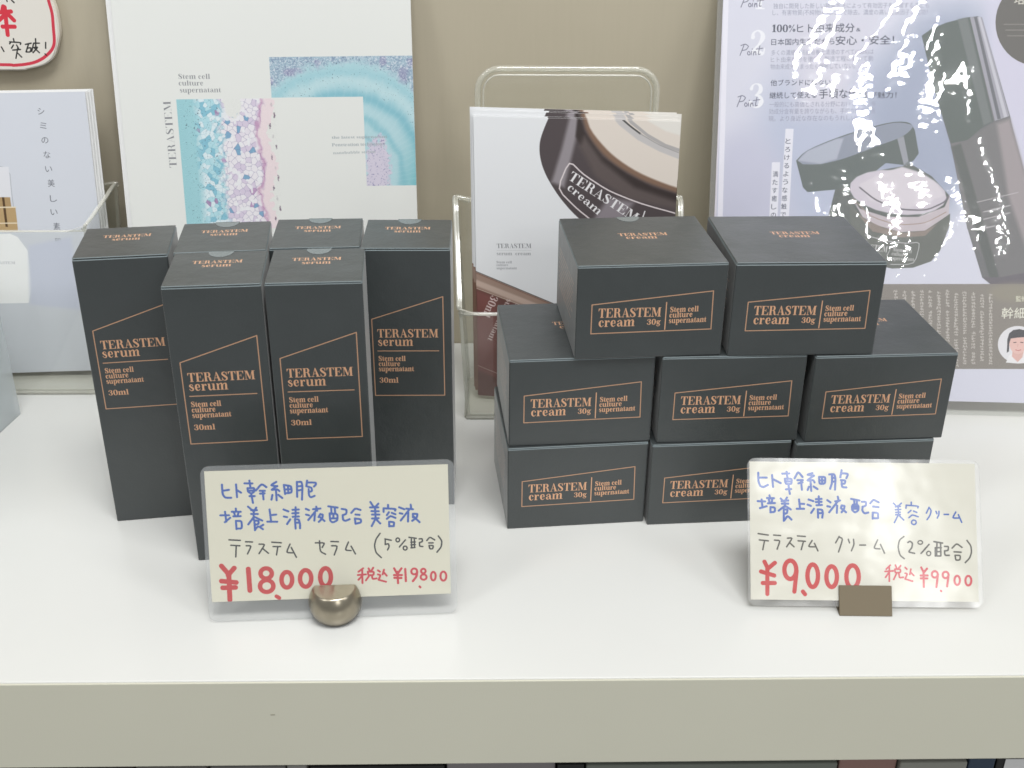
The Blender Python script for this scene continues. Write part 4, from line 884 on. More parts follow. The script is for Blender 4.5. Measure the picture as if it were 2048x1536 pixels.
POSTER = [
('P',[(-8.15,288.6),(232.94,291.56),(256.81,-14.44),(4.19,-21.02)],(214,214,228),0.0),
('P',[(130.33,170.64),(128.76,150.75),(121.77,132.8),(110.09,118.77),(94.96,110.25),(78.06,108.22),(61.25,112.91),(46.41,123.81),(35.19,139.68),(28.79,158.75),(27.89,178.9),(32.53,197.94),(42.16,213.81),(55.71,224.87),(71.73,229.96),(88.5,228.58),(104.26,220.88),(117.36,207.67),(126.38,190.31),(130.33,170.64)],(186,192,214),30.6),
('P',[(180.93,179.22),(173.32,157.72),(161.95,139.71),(148.03,127.21),(133.09,121.66),(118.81,123.71),(106.78,133.12),(98.34,148.84),(94.41,169.08),(95.37,191.57),(101.08,213.84),(110.86,233.49),(123.64,248.45),(138.03,257.19),(152.51,258.81),(165.57,253.17),(175.84,240.86),(182.21,223.13),(183.99,201.83),(180.93,179.22)],(160,168,190),28.56),
('P',[(53.82,117.89),(53.11,97.62),(49.08,79.37),(42.14,65.15),(33.04,56.57),(22.78,54.61),(12.5,59.51),(3.35,70.71),(-3.66,86.94),(-7.78,106.38),(-8.57,126.9),(-5.99,146.24),(-0.34,162.35),(7.76,173.53),(17.42,178.64),(27.64,177.16),(37.33,169.24),(45.46,155.7),(51.17,137.97),(53.82,117.89)],(196,196,216),20.6),
('P',[(198.78,212.12),(200.06,182.77),(199.55,156.34),(197.3,135.8),(193.53,123.5),(188.66,120.89),(183.24,128.27),(177.89,144.78),(173.18,168.52),(169.66,196.78),(167.67,226.43),(167.42,254.24),(168.91,277.28),(171.97,293.17),(176.26,300.31),(181.33,297.99),(186.66,286.45),(191.69,266.84),(195.88,241.17),(198.78,212.12)],(206,204,222),12.12),
('P',[(44.4,249.71),(100.2,250.5),(83.15,190.11),(52.41,189.6)],(212,210,224),16.16),
('P',[(-12.22,288.55),(3.21,288.74),(5.18,85.61),(-4.25,85.41)],(214,208,220),0.0),
('P',[(3.52,288.75),(6.56,288.78),(9.37,85.7),(6.02,85.63)],(232,230,240),0.3),
('T','1',(23.03,253.69),(29.44,253.78),15.3,(238,238,244),'S',0.0),
('T','2',(20.81,225.4),(31.24,225.55),15.5,(238,238,244),'S',0.0),
('T','3',(21.62,192.94),(31.69,193.11),15.24,(238,238,244),'S',0.0),
('S',[(14.83,254.77),(17.19,261.36)],0.51,(105,105,125)),
('S',[(15.18,260.74),(17.89,261.77),(20.08,260.41),(18.55,258.2),(16.13,257.77)],0.51,(105,105,125)),
('S',[(22.06,257.26),(21.74,255.27)],0.51,(105,105,125)),
('S',[(22.3,258.65),(22.39,258.85)],0.51,(105,105,125)),
('S',[(23.48,257.28),(23.17,255.09)],0.51,(105,105,125)),
('S',[(23.22,256.28),(24.49,257.49),(24.79,255.31)],0.51,(105,105,125)),
('S',[(26.99,260.7),(26.11,255.33),(27.42,255.74)],0.51,(105,105,125)),
('S',[(24.84,258.68),(28.89,259.34)],0.51,(105,105,125)),
('S',[(21.09,256.15),(20.96,255.5),(20.57,255.1),(20.06,255.09),(19.64,255.49),(19.46,256.13),(19.58,256.78),(19.97,257.18),(20.48,257.19),(20.91,256.79),(21.09,256.15)],0.51,(105,105,125)),
('S',[(15.49,225.32),(17.86,231.97)],0.51,(105,105,125)),
('S',[(15.84,231.34),(18.56,232.38),(20.77,231.01),(19.23,228.78),(16.79,228.35)],0.51,(105,105,125)),
('S',[(22.75,227.83),(22.43,225.82)],0.51,(105,105,125)),
('S',[(22.99,229.24),(23.09,229.44)],0.52,(105,105,125)),
('S',[(24.18,227.85),(23.87,225.64)],0.51,(105,105,125)),
('S',[(23.92,226.85),(25.19,228.07),(25.5,225.87)],0.51,(105,105,125)),
('S',[(27.71,231.31),(26.83,225.89),(28.14,226.31)],0.51,(105,105,125)),
('S',[(25.55,229.28),(29.61,229.94)],0.51,(105,105,125)),
('S',[(21.78,226.72),(21.65,226.06),(21.26,225.66),(20.75,225.65),(20.32,226.04),(20.14,226.69),(20.26,227.35),(20.66,227.75),(21.17,227.76),(21.59,227.36),(21.78,226.72)],0.51,(105,105,125)),
('S',[(15.01,193.54),(17.39,200.26)],0.51,(105,105,125)),
('S',[(15.36,199.62),(18.09,200.68),(20.31,199.3),(18.77,197.05),(16.32,196.6)],0.52,(105,105,125)),
('S',[(22.31,196.09),(21.98,194.06)],0.52,(105,105,125)),
('S',[(22.55,197.51),(22.65,197.72)],0.52,(105,105,125)),
('S',[(23.74,196.12),(23.43,193.88)],0.52,(105,105,125)),
('S',[(23.48,195.1),(24.76,196.33),(25.07,194.11)],0.51,(105,105,125)),
('S',[(27.29,199.61),(26.4,194.13),(27.72,194.56)],0.51,(105,105,125)),
('S',[(25.12,197.56),(29.2,198.23)],0.51,(105,105,125)),
('S',[(21.33,194.96),(21.2,194.3),(20.81,193.89),(20.29,193.88),(19.86,194.28),(19.68,194.93),(19.81,195.6),(20.2,196.01),(20.71,196.02),(21.14,195.62),(21.33,194.96)],0.52,(105,105,125)),
('T','独自に開発した新しい精製方法によって有効因子を濃縮することも',(35.02,254.36),(131.7,256.28),3.67,(150,152,172),'C',0.0),
('T','し、有害物質(不純物)を極限まで除去。濃度の高い成長因子に成功！',(34.69,250.37),(130.95,252.12),3.67,(150,152,172),'C',0.0),
('T','100%',(34.67,239.91),(49.44,240.13),4.49,(62,66,84),'S',0.06),
('T','ヒト由来成分',(50.46,240.14),(86.32,241.06),5.92,(62,66,84),'C',0.07),
('T','&',(87.34,241.07),(90.07,241.11),3.03,(62,66,84),'C',0.0),
('T','日本国内生産だから',(34.82,232.12),(74.23,233.2),4.28,(62,66,84),'C',0.04),
('T','安心・安全！',(74.96,233.01),(111.29,233.95),6.06,(62,66,84),'C',0.07),
('T','多くの濃縮幹細胞培養上清液のすべて(100%)は',(35.01,225.81),(98.96,227.58),3.67,(150,152,172),'C',0.0),
('T','ヒト由来成分を徹底。製造工程において動',(35.0,221.6),(98.89,223.37),3.67,(150,152,172),'C',0.0),
('T','物由来成分をまったく使用していない。',(34.9,217.18),(87.75,218.6),3.67,(150,152,172),'C',0.0),
('T','他ブランドにはない',(35.47,207.12),(73.2,208.12),4.08,(62,66,84),'C',0.03),
('T','継続して使える',(35.22,199.24),(64.71,200.12),4.33,(62,66,84),'C',0.04),
('T','手頃な価格',(66.25,199.94),(96.88,200.84),6.32,(62,66,84),'C',0.07),
('T','が魅力！',(97.72,200.45),(114.74,200.93),4.28,(62,66,84),'C',0.03),
('T','一般的にも高価とされる分野において、高い有',(35.26,193.87),(102.09,195.48),3.71,(150,152,172),'C',0.0),
('T','効成分含有量を誇りながらも、手頃な価格を実',(35.25,189.52),(102.12,191.24),3.71,(150,152,172),'C',0.0),
('T','現。より身近な存在なのもうれしい。',(35.15,185.05),(91.53,186.61),3.71,(150,152,172),'C',0.0),
('P',[(46.17,180.36),(51.31,180.45),(50.96,112.65),(45.24,112.53)],(232,231,240),0.0),
('P',[(38.6,159.32),(43.76,159.41),(43.69,112.5),(38.49,112.4)],(232,231,240),0.0),
('T','と',(46.51,171.2),(49.8,171.26),3.91,(62,66,84),'C',0.02),
('T','ろ',(46.42,166.1),(49.72,166.16),3.91,(62,66,84),'C',0.02),
('T','け',(46.33,160.99),(49.63,161.05),3.91,(62,66,84),'C',0.02),
('T','る',(46.25,155.87),(49.55,155.93),3.91,(62,66,84),'C',0.02),
('T','よ',(46.16,150.74),(49.46,150.8),3.91,(62,66,84),'C',0.02),
('T','う',(46.07,145.61),(49.38,145.67),3.95,(62,66,84),'C',0.02),
('T','な',(45.98,140.46),(49.29,140.52),3.91,(62,66,84),'C',0.02),
('T','感',(45.89,135.31),(49.21,135.37),3.91,(62,66,84),'C',0.02),
('T','触',(45.81,130.15),(49.12,130.21),3.95,(62,66,84),'C',0.02),
('T','で',(45.72,124.98),(49.04,125.04),3.95,(62,66,84),'C',0.02),
('T','満',(39.53,150.41),(42.84,150.48),3.91,(62,66,84),'C',0.02),
('T','た',(39.51,145.28),(42.82,145.34),3.91,(62,66,84),'C',0.02),
('T','す',(39.49,140.13),(42.81,140.2),3.91,(62,66,84),'C',0.02),
('T','癒',(39.47,134.98),(42.79,135.04),3.95,(62,66,84),'C',0.02),
('T','し',(39.45,129.82),(42.77,129.88),3.95,(62,66,84),'C',0.02),
('T','の',(39.43,124.65),(42.75,124.71),3.95,(62,66,84),'C',0.02),
('P',[(128.22,238.98),(134.02,243.23),(142.88,247.13),(153.79,250.06),(161.76,251.36),(164.84,250.61),(186.32,190.63),(190.2,175.75),(199.04,151.52),(216.31,110.82),(222.96,90.25),(187.6,80.12),(175.62,89.24),(164.3,120.09),(150.76,171.0),(138.42,205.14)],(104,104,105),0.3),
('P',[(128.22,238.98),(134.02,243.23),(142.88,247.13),(153.79,250.06),(157.76,250.91),(168.32,213.64),(176.2,187.13),(168.37,182.45),(160.69,175.23),(150.63,173.03),(138.42,205.14)],(82,92,86),0.4),
('P',[(149.81,249.21),(155.78,250.48),(175.18,187.11),(170.27,184.5)],(108,114,112),1.41),
('P',[(157.27,250.8),(164.82,250.81),(185.91,190.62),(176.99,187.45)],(158,156,166),0.3),
('P',[(159.78,250.94),(161.59,250.96),(180.65,188.92),(178.64,188.48)],(96,98,104),0.4),
('P',[(162.29,250.97),(163.8,250.99),(184.62,190.3),(182.64,189.56)],(196,194,204),0.4),
('P',[(150.63,173.03),(160.69,175.23),(175.28,185.6),(186.17,189.82),(197.66,156.59),(222.96,90.25),(187.6,80.12),(164.3,120.09)],(112,110,110),1.02),
('P',[(178.33,185.65),(186.24,188.81),(197.66,156.59),(222.96,90.25),(209.6,89.96),(188.53,141.11)],(156,146,148),3.47),
('P',[(150.76,171.0),(156.75,173.13),(187.1,87.4),(180.91,87.27)],(84,88,84),1.84),
('S',[(173.88,130.57),(189.98,134.99)],0.71,(176,172,174)),
('S',[(174.19,125.95),(190.3,130.38)],0.71,(176,172,174)),
('S',[(174.57,120.29),(181.65,121.98)],0.82,(176,172,174)),
('S',[(169.37,136.64),(194.52,143.27)],0.41,(190,184,186)),
('P',[(175.62,89.24),(187.6,80.12),(223.91,91.31),(221.47,96.44),(186.95,89.48)],(98,92,98),0.82),
('P',[(76.2,126.61),(79.47,143.15),(86.25,151.48),(120.83,158.25),(124.81,160.36),(139.64,152.46),(151.69,140.41),(151.57,126.02),(123.43,114.11),(92.6,110.37)],(86,92,88),0.62),
('P',[(53.82,160.61),(55.71,162.74),(57.58,164.87),(60.71,167.17),(65.84,169.82),(72.21,172.66),(78.81,175.33),(85.55,177.8),(92.54,180.11),(98.95,182.07),(104.57,183.69),(109.63,184.96),(114.09,185.78),(117.96,186.08),(121.24,185.94),(123.83,185.33),(125.49,184.11),(126.48,182.42),(127.47,180.74),(130.78,166.58),(127.79,161.94),(121.8,159.08),(110.45,160.1),(96.71,148.6),(80.51,142.96),(62.02,140.97),(58.98,143.79)],(84,94,90),0.31),
('P',[(54.85,160.63),(56.36,162.64),(57.86,164.66),(60.73,166.86),(65.79,169.43),(72.2,172.19),(78.84,174.82),(85.58,177.28),(92.56,179.59),(98.98,181.57),(104.62,183.18),(109.7,184.47),(114.12,185.27),(117.88,185.46),(120.98,185.16),(123.35,184.72),(125.06,184.31),(126.04,183.75),(126.02,182.74),(124.91,181.04),(122.81,178.9),(119.73,176.75),(115.56,174.81),(110.43,172.86),(104.72,170.7),(98.22,168.03),(91.15,165.14),(84.62,162.7),(79.03,160.95),(73.99,159.65),(69.38,158.75),(65.32,158.35),(61.69,158.34),(58.06,158.34)],(140,146,162),0.31),
('P',[(54.85,160.63),(60.73,166.86),(78.84,174.82),(82.94,174.89),(79.51,162.1),(69.38,158.75)],(176,180,196),1.44),
('P',[(116.74,175.48),(120.74,177.07),(124.74,161.38),(121.8,159.08)],(150,152,160),0.41),
('P',[(90.06,138.21),(95.61,131.11),(112.4,126.28),(133.0,126.69),(149.06,133.17),(151.89,140.41),(152.02,127.06),(138.78,116.48),(118.21,115.03),(100.25,121.91)],(196,184,190),0.41),
('P',[(150.03,138.74),(148.1,134.44),(143.04,130.93),(135.39,128.6),(125.98,127.71),(115.82,128.35),(106.02,130.46),(97.67,133.8),(91.65,138.01),(88.64,142.64),(88.94,147.17),(92.52,151.12),(98.99,154.06),(107.64,155.68),(117.53,155.79),(127.6,154.4),(136.76,151.65),(144.03,147.84),(148.62,143.38),(150.03,138.74)],(206,198,208),0.82),
('P',[(94.76,146.51),(108.75,153.94),(120.84,158.04),(133.37,154.39),(141.88,149.44),(148.61,140.35),(122.46,130.6),(101.51,136.37)],(216,208,216),1.43),
('S',[(94.87,144.46),(105.63,136.45),(121.4,131.09),(137.89,130.9),(148.87,136.25),(151.17,140.4)],0.93,(110,104,112)),
('S',[(91.14,137.2),(103.11,126.1),(119.91,121.27),(137.37,122.65),(150.28,130.11)],0.52,(160,140,128)),
('P',[(89.28,135.56),(95.43,127.17),(107.18,120.76),(122.58,116.8),(137.67,118.05),(150.34,127.29),(152.86,129.23),(152.96,121.67),(147.93,105.43),(142.66,98.65),(131.51,94.4),(118.24,93.55),(100.91,96.82),(91.18,100.44)],(96,100,92),0.29),
('P',[(92.43,129.95),(99.38,124.4),(111.05,119.41),(124.51,116.36),(137.67,118.05),(144.97,122.46),(137.88,114.73),(122.78,113.48),(104.54,116.91)],(140,126,116),0.76),
('S',[(99.93,114.44),(114.38,110.93),(126.8,109.75),(135.27,110.88),(132.34,96.52),(117.14,96.2)],0.48,(190,190,190)),
('T','TERASTEM',(92.76,106.39),(114.32,103.78),3.8,(210,208,208),'S',0.0),
('S',[(117.62,109.09),(114.46,101.4)],0.38,(200,200,200)),
('T','Stem cell',(118.06,104.81),(130.01,103.63),2.28,(205,203,203),'S',0.0),
('T','culture',(117.27,102.13),(126.36,101.17),2.28,(205,203,203),'S',0.0),
('T','supernatant',(116.2,99.24),(131.74,98.61),2.28,(205,203,203),'S',0.0),
('P',[(5.86,81.17),(272.05,87.08),(276.5,32.61),(8.1,26.18)],(134,127,118),0.1),
('P',[(211.23,80.04),(210.55,78.16),(208.29,76.44),(204.72,75.08),(200.2,74.22),(195.24,73.96),(190.37,74.32),(186.12,75.26),(182.95,76.69),(181.21,78.44),(181.08,80.33),(182.58,82.15),(185.54,83.71),(189.65,84.83),(194.45,85.4),(199.42,85.35),(204.04,84.69),(207.79,83.49),(210.28,81.88),(211.23,80.04)],(143,136,120),5.7),
('S',[(120.94,79.7),(121.63,78.52)],0.38,(196,190,182)),
('S',[(122.08,79.95),(121.86,78.53)],0.38,(196,190,182)),
('S',[(120.48,79.73),(120.02,78.49)],0.38,(196,190,182)),
('S',[(120.51,79.05),(122.61,79.13)],0.38,(188,182,174)),
('S',[(121.78,77.8),(121.32,76.55)],0.38,(196,190,182)),
('S',[(121.55,77.99),(121.61,76.55)],0.38,(196,190,182)),
('S',[(121.04,77.73),(121.12,76.54)],0.38,(196,190,182)),
('S',[(120.63,77.13),(122.71,77.44)],0.38,(188,182,174)),
('S',[(121.18,76.03),(121.21,74.67)],0.38,(196,190,182)),
('S',[(122.41,75.62),(122.79,74.71)],0.38,(196,190,182)),
('S',[(122.34,75.7),(122.33,74.7)],0.38,(196,190,182)),
('S',[(120.74,75.21),(122.82,75.57)],0.38,(188,182,174)),
('S',[(121.39,74.16),(121.45,72.7)],0.38,(196,190,182)),
('S',[(121.6,74.14),(121.5,72.7)],0.38,(196,190,182)),
('S',[(121.6,73.8),(121.87,72.71)],0.38,(196,190,182)),
('S',[(120.85,73.29),(122.94,73.51)],0.38,(188,182,174)),
('S',[(121.21,72.2),(121.39,71.09)],0.38,(196,190,182)),
('S',[(121.0,72.03),(120.96,71.08)],0.38,(196,190,182)),
('S',[(122.19,71.9),(122.59,71.11)],0.38,(196,190,182)),
('S',[(120.96,71.5),(123.06,71.4)],0.38,(188,182,174)),
('S',[(121.57,70.37),(121.5,69.38)],0.38,(196,190,182)),
('S',[(121.76,70.67),(121.58,69.38)],0.38,(196,190,182)),
('S',[(122.77,70.6),(123.19,69.42)],0.38,(196,190,182)),
('S',[(121.05,69.84),(123.16,69.77)],0.38,(188,182,174)),
('S',[(122.15,68.97),(121.77,67.34)],0.38,(196,190,182)),
('S',[(121.39,68.9),(121.04,67.32)],0.38,(196,190,182)),
('S',[(121.27,68.67),(121.03,67.32)],0.38,(196,190,182)),
('S',[(121.16,67.96),(123.28,67.66)],0.38,(188,182,174)),
('S',[(122.48,66.82),(123.24,65.36)],0.38,(196,190,182)),
('S',[(122.75,66.55),(122.89,65.36)],0.38,(196,190,182)),
('S',[(122.76,66.54),(123.14,65.36)],0.38,(196,190,182)),
('S',[(121.28,65.94),(123.4,65.67)],0.38,(188,182,174)),
('S',[(122.3,64.84),(122.07,63.37)],0.38,(196,190,182)),
('S',[(122.65,64.51),(123.45,63.41)],0.38,(196,190,182)),
('S',[(122.89,64.65),(122.51,63.38)],0.38,(196,190,182)),
('S',[(121.39,63.95),(123.5,64.01)],0.38,(188,182,174)),
('S',[(122.3,62.73),(122.11,61.13)],0.38,(196,190,182)),
('S',[(121.7,62.94),(122.42,61.13)],0.38,(196,190,182)),
('S',[(122.58,62.92),(122.67,61.14)],0.38,(196,190,182)),
('S',[(121.52,61.85),(123.6,62.25)],0.38,(188,182,174)),
('S',[(122.75,60.48),(122.59,59.58)],0.38,(196,190,182)),
('S',[(122.77,60.2),(122.81,59.59)],0.38,(196,190,182)),
('S',[(121.62,60.7),(121.23,59.55)],0.38,(196,190,182)),
('S',[(121.63,59.95),(123.75,59.64)],0.38,(188,182,174)),
('S',[(121.91,59.03),(122.34,57.7)],0.38,(196,190,182)),
('S',[(123.3,59.01),(122.89,57.71)],0.38,(196,190,182)),
('S',[(123.24,59.04),(123.73,57.73)],0.38,(196,190,182)),
('S',[(121.73,58.24),(123.82,58.55)],0.38,(188,182,174)),
('S',[(123.09,57.12),(123.57,55.7)],0.38,(196,190,182)),
('S',[(121.96,57.12),(122.04,55.67)],0.38,(196,190,182)),
('S',[(123.37,57.25),(124.06,55.71)],0.38,(196,190,182)),
('S',[(121.84,56.29),(123.96,56.11)],0.38,(188,182,174)),
('S',[(122.2,55.14),(122.84,53.39)],0.38,(196,190,182)),
('S',[(123.67,54.91),(123.83,53.41)],0.38,(196,190,182)),
('S',[(122.38,54.8),(123.06,53.4)],0.38,(196,190,182)),
('S',[(121.97,54.13),(124.05,54.49)],0.38,(188,182,174)),
('S',[(123.57,52.84),(123.43,51.84)],0.38,(196,190,182)),
('S',[(122.78,52.69),(122.39,51.81)],0.38,(196,190,182)),
('S',[(123.56,52.71),(124.07,51.85)],0.38,(196,190,182)),
('S',[(122.08,52.2),(124.17,52.46)],0.38,(188,182,174)),
('S',[(122.72,50.88),(123.16,49.54)],0.38,(196,190,182)),
('S',[(123.64,51.43),(123.25,49.54)],0.38,(196,190,182)),
('S',[(123.46,51.27),(123.68,49.55)],0.38,(196,190,182)),
('S',[(122.19,50.28),(124.28,50.59)],0.38,(188,182,174)),
('S',[(123.75,49.12),(123.93,47.25)],0.38,(196,190,182)),
('S',[(122.31,48.62),(122.42,47.22)],0.38,(196,190,182)),
('S',[(122.3,49.09),(122.55,47.22)],0.38,(196,190,182)),
('S',[(122.33,47.98),(124.41,48.36)],0.38,(188,182,174)),
('S',[(123.27,46.51),(123.57,45.71)],0.38,(196,190,182)),
('S',[(123.03,46.48),(122.71,45.69)],0.38,(196,190,182)),
('S',[(122.85,46.37),(122.52,45.68)],0.38,(196,190,182)),
('S',[(122.44,46.06),(124.53,46.32)],0.38,(188,182,174)),
('S',[(122.39,45.27),(122.5,44.09)],0.38,(196,190,182)),
('S',[(122.72,44.9),(123.26,44.1)],0.38,(196,190,182)),
('S',[(123.52,44.91),(123.51,44.11)],0.38,(196,190,182)),
('S',[(122.53,44.5),(124.62,44.9)],0.38,(188,182,174)),
('S',[(123.63,43.65),(123.44,42.32)],0.38,(196,190,182)),
('S',[(124.05,43.58),(124.1,42.34)],0.38,(196,190,182)),
('S',[(124.28,43.58),(123.97,42.33)],0.38,(196,190,182)),
('S',[(122.63,42.81),(124.74,42.7)],0.38,(188,182,174)),
('S',[(122.68,41.67),(122.18,40.38)],0.38,(196,190,182)),
('S',[(123.08,41.51),(122.65,40.39)],0.38,(196,190,182)),
('S',[(123.18,41.35),(123.96,40.42)],0.38,(196,190,182)),
('S',[(122.73,40.96),(124.84,41.02)],0.38,(188,182,174)),
('S',[(123.62,39.52),(123.34,38.33)],0.38,(196,190,182)),
('S',[(124.28,40.02),(124.97,38.37)],0.38,(196,190,182)),
('S',[(124.01,39.77),(124.41,38.36)],0.38,(196,190,182)),
('S',[(122.85,38.97),(124.96,39.05)],0.38,(188,182,174)),
('S',[(123.82,37.44),(124.56,36.24)],0.38,(196,190,182)),
('S',[(123.25,37.79),(123.98,36.22)],0.38,(196,190,182)),
('S',[(123.48,37.91),(123.96,36.22)],0.38,(196,190,182)),
('S',[(122.97,36.87),(125.08,36.99)],0.38,(188,182,174)),
('S',[(123.91,35.59),(123.81,34.14)],0.38,(196,190,182)),
('S',[(124.69,35.46),(125.25,34.17)],0.38,(196,190,182)),
('S',[(124.67,35.7),(125.42,34.18)],0.38,(196,190,182)),
('S',[(123.09,34.77),(125.22,34.54)],0.38,(188,182,174)),
('S',[(123.31,33.29),(123.02,32.26)],0.38,(196,190,182)),
('S',[(124.09,33.68),(123.69,32.28)],0.38,(196,190,182)),
('S',[(124.24,33.47),(124.64,32.3)],0.38,(196,190,182)),
('S',[(123.21,32.81),(125.33,32.63)],0.38,(188,182,174)),
('S',[(127.09,79.41),(127.48,77.85)],0.38,(196,190,182)),
('S',[(126.92,79.42),(127.6,77.85)],0.38,(196,190,182)),
('S',[(126.75,79.43),(127.19,77.84)],0.38,(196,190,182)),
('S',[(126.03,78.58),(128.11,78.94)],0.38,(188,182,174)),
('S',[(126.26,77.44),(126.05,76.06)],0.38,(196,190,182)),
('S',[(126.43,77.15),(126.68,76.07)],0.38,(196,190,182)),
('S',[(127.59,77.19),(128.27,76.11)],0.38,(196,190,182)),
('S',[(126.15,76.56),(128.24,76.68)],0.38,(188,182,174)),
('S',[(127.3,75.54),(128.07,74.04)],0.38,(196,190,182)),
('S',[(127.58,75.62),(127.82,74.03)],0.38,(196,190,182)),
('S',[(128.0,75.69),(127.93,74.04)],0.38,(196,190,182)),
('S',[(126.26,74.65),(128.37,74.51)],0.38,(188,182,174)),
('S',[(127.34,73.22),(127.54,72.64)],0.38,(196,190,182)),
('S',[(128.03,73.45),(128.27,72.66)],0.38,(196,190,182)),
('S',[(126.34,73.3),(126.37,72.62)],0.38,(196,190,182)),
('S',[(126.36,72.93),(128.48,72.6)],0.38,(188,182,174)),
('S',[(126.39,72.16),(126.18,70.36)],0.38,(196,190,182)),
('S',[(127.71,71.95),(127.95,70.39)],0.38,(196,190,182)),
('S',[(127.19,72.25),(127.26,70.38)],0.38,(196,190,182)),
('S',[(126.47,71.11),(128.59,70.77)],0.38,(188,182,174)),
('S',[(126.85,69.45),(126.91,68.23)],0.38,(196,190,182)),
('S',[(127.63,69.88),(127.59,68.25)],0.38,(196,190,182)),
('S',[(127.11,69.76),(126.66,68.23)],0.38,(196,190,182)),
('S',[(126.6,68.91),(128.71,68.83)],0.38,(188,182,174)),
('S',[(127.77,67.46),(127.63,66.73)],0.38,(196,190,182)),
('S',[(127.15,67.41),(127.14,66.72)],0.38,(196,190,182)),
('S',[(126.89,67.32),(126.37,66.71)],0.38,(196,190,182)),
('S',[(126.71,67.09),(128.82,66.83)],0.38,(188,182,174)),
('S',[(128.54,66.12),(128.98,65.13)],0.38,(196,190,182)),
('S',[(127.48,65.82),(127.91,65.11)],0.38,(196,190,182)),
('S',[(127.58,66.3),(127.56,65.1)],0.38,(196,190,182)),
('S',[(126.8,65.51),(128.9,65.57)],0.38,(188,182,174)),
('S',[(127.17,64.42),(127.36,63.47)],0.38,(196,190,182)),
('S',[(128.06,64.29),(128.52,63.5)],0.38,(196,190,182)),
('S',[(127.58,64.45),(128.23,63.49)],0.38,(196,190,182)),
('S',[(126.9,63.89),(128.99,64.04)],0.38,(188,182,174)),
('S',[(127.58,60.67),(128.01,59.18)],0.38,(196,190,182)),
('S',[(127.99,60.84),(128.12,59.18)],0.38,(196,190,182)),
('S',[(127.14,60.85),(126.86,59.15)],0.38,(196,190,182)),
('S',[(127.13,59.89),(129.24,59.81)],0.38,(188,182,174)),
('S',[(127.18,58.34),(127.17,56.88)],0.38,(196,190,182)),
('S',[(128.07,58.76),(127.85,56.89)],0.38,(196,190,182)),
('S',[(128.45,58.45),(129.11,56.92)],0.38,(196,190,182)),
('S',[(127.27,57.63),(129.39,57.32)],0.38,(188,182,174)),
('S',[(128.11,56.22),(128.12,55.2)],0.38,(196,190,182)),
('S',[(129.13,56.17),(128.8,55.21)],0.38,(196,190,182)),
('S',[(128.61,55.96),(129.27,55.22)],0.38,(196,190,182)),
('S',[(127.38,55.64),(129.49,55.65)],0.38,(188,182,174)),
('S',[(129.15,54.41),(129.18,53.85)],0.38,(196,190,182)),
('S',[(128.09,54.38),(127.7,53.82)],0.38,(196,190,182)),
('S',[(128.86,54.54),(128.42,53.83)],0.38,(196,190,182)),
('S',[(127.47,54.11),(129.59,53.91)],0.38,(188,182,174)),
('S',[(127.78,52.93),(127.49,52.08)],0.38,(196,190,182)),
('S',[(128.95,52.99),(128.54,52.1)],0.38,(196,190,182)),
('S',[(128.28,52.99),(128.41,52.1)],0.38,(196,190,182)),
('S',[(127.57,52.56),(129.69,52.32)],0.38,(188,182,174)),
('S',[(127.96,51.21),(128.56,50.38)],0.38,(196,190,182)),
('S',[(128.62,51.53),(128.58,50.38)],0.38,(196,190,182)),
('S',[(128.66,51.64),(128.85,50.38)],0.38,(196,190,182)),
('S',[(127.67,50.83),(129.76,51.04)],0.38,(188,182,174)),
('S',[(129.23,49.9),(129.04,48.7)],0.38,(196,190,182)),
('S',[(127.94,49.97),(128.01,48.68)],0.38,(196,190,182)),
('S',[(129.27,49.48),(129.39,48.71)],0.38,(196,190,182)),
('S',[(127.77,49.13),(129.87,49.24)],0.38,(188,182,174)),
('S',[(128.8,47.93),(128.41,46.49)],0.38,(196,190,182)),
('S',[(129.33,48.26),(129.57,46.51)],0.38,(196,190,182)),
('S',[(129.51,48.0),(129.49,46.51)],0.38,(196,190,182)),
('S',[(127.88,47.19),(130.0,47.06)],0.38,(188,182,174)),
('S',[(127.99,45.58),(127.52,44.23)],0.38,(196,190,182)),
('S',[(129.18,45.59),(128.9,44.26)],0.38,(196,190,182)),
('S',[(128.89,45.7),(128.63,44.26)],0.38,(196,190,182)),
('S',[(128.01,44.97),(130.11,45.22)],0.38,(188,182,174)),
('S',[(128.22,43.69),(128.7,42.84)],0.38,(196,190,182)),
('S',[(129.34,43.44),(129.68,42.86)],0.38,(196,190,182)),
('S',[(129.51,43.8),(129.74,42.86)],0.38,(196,190,182)),
('S',[(128.12,43.15),(130.21,43.57)],0.38,(188,182,174)),
('S',[(128.98,42.28),(128.85,41.0)],0.38,(196,190,182)),
('S',[(128.85,41.92),(129.64,41.02)],0.38,(196,190,182)),
('S',[(129.54,41.89),(130.04,41.03)],0.38,(196,190,182)),
('S',[(128.22,41.52),(130.32,41.73)],0.38,(188,182,174)),
('S',[(129.56,40.23),(129.7,39.24)],0.38,(196,190,182)),
('S',[(128.48,40.04),(128.25,39.2)],0.38,(196,190,182)),
('S',[(130.06,40.57),(130.88,39.27)],0.38,(196,190,182)),
('S',[(128.33,39.71),(130.43,39.85)],0.38,(188,182,174)),
('S',[(129.14,38.69),(129.6,37.08)],0.38,(196,190,182)),
('S',[(129.57,38.58),(130.03,37.09)],0.38,(196,190,182)),
('S',[(130.16,38.81),(130.44,37.1)],0.38,(196,190,182)),
('S',[(128.44,37.74),(130.56,37.66)],0.38,(188,182,174)),
('S',[(130.1,36.56),(130.74,35.13)],0.38,(196,190,182)),
('S',[(129.32,36.61),(129.94,35.11)],0.38,(196,190,182)),
('S',[(128.59,36.21),(128.88,35.09)],0.38,(196,190,182)),
('S',[(128.56,35.68),(130.69,35.44)],0.38,(188,182,174)),
('S',[(128.8,34.54),(128.32,32.93)],0.38,(196,190,182)),
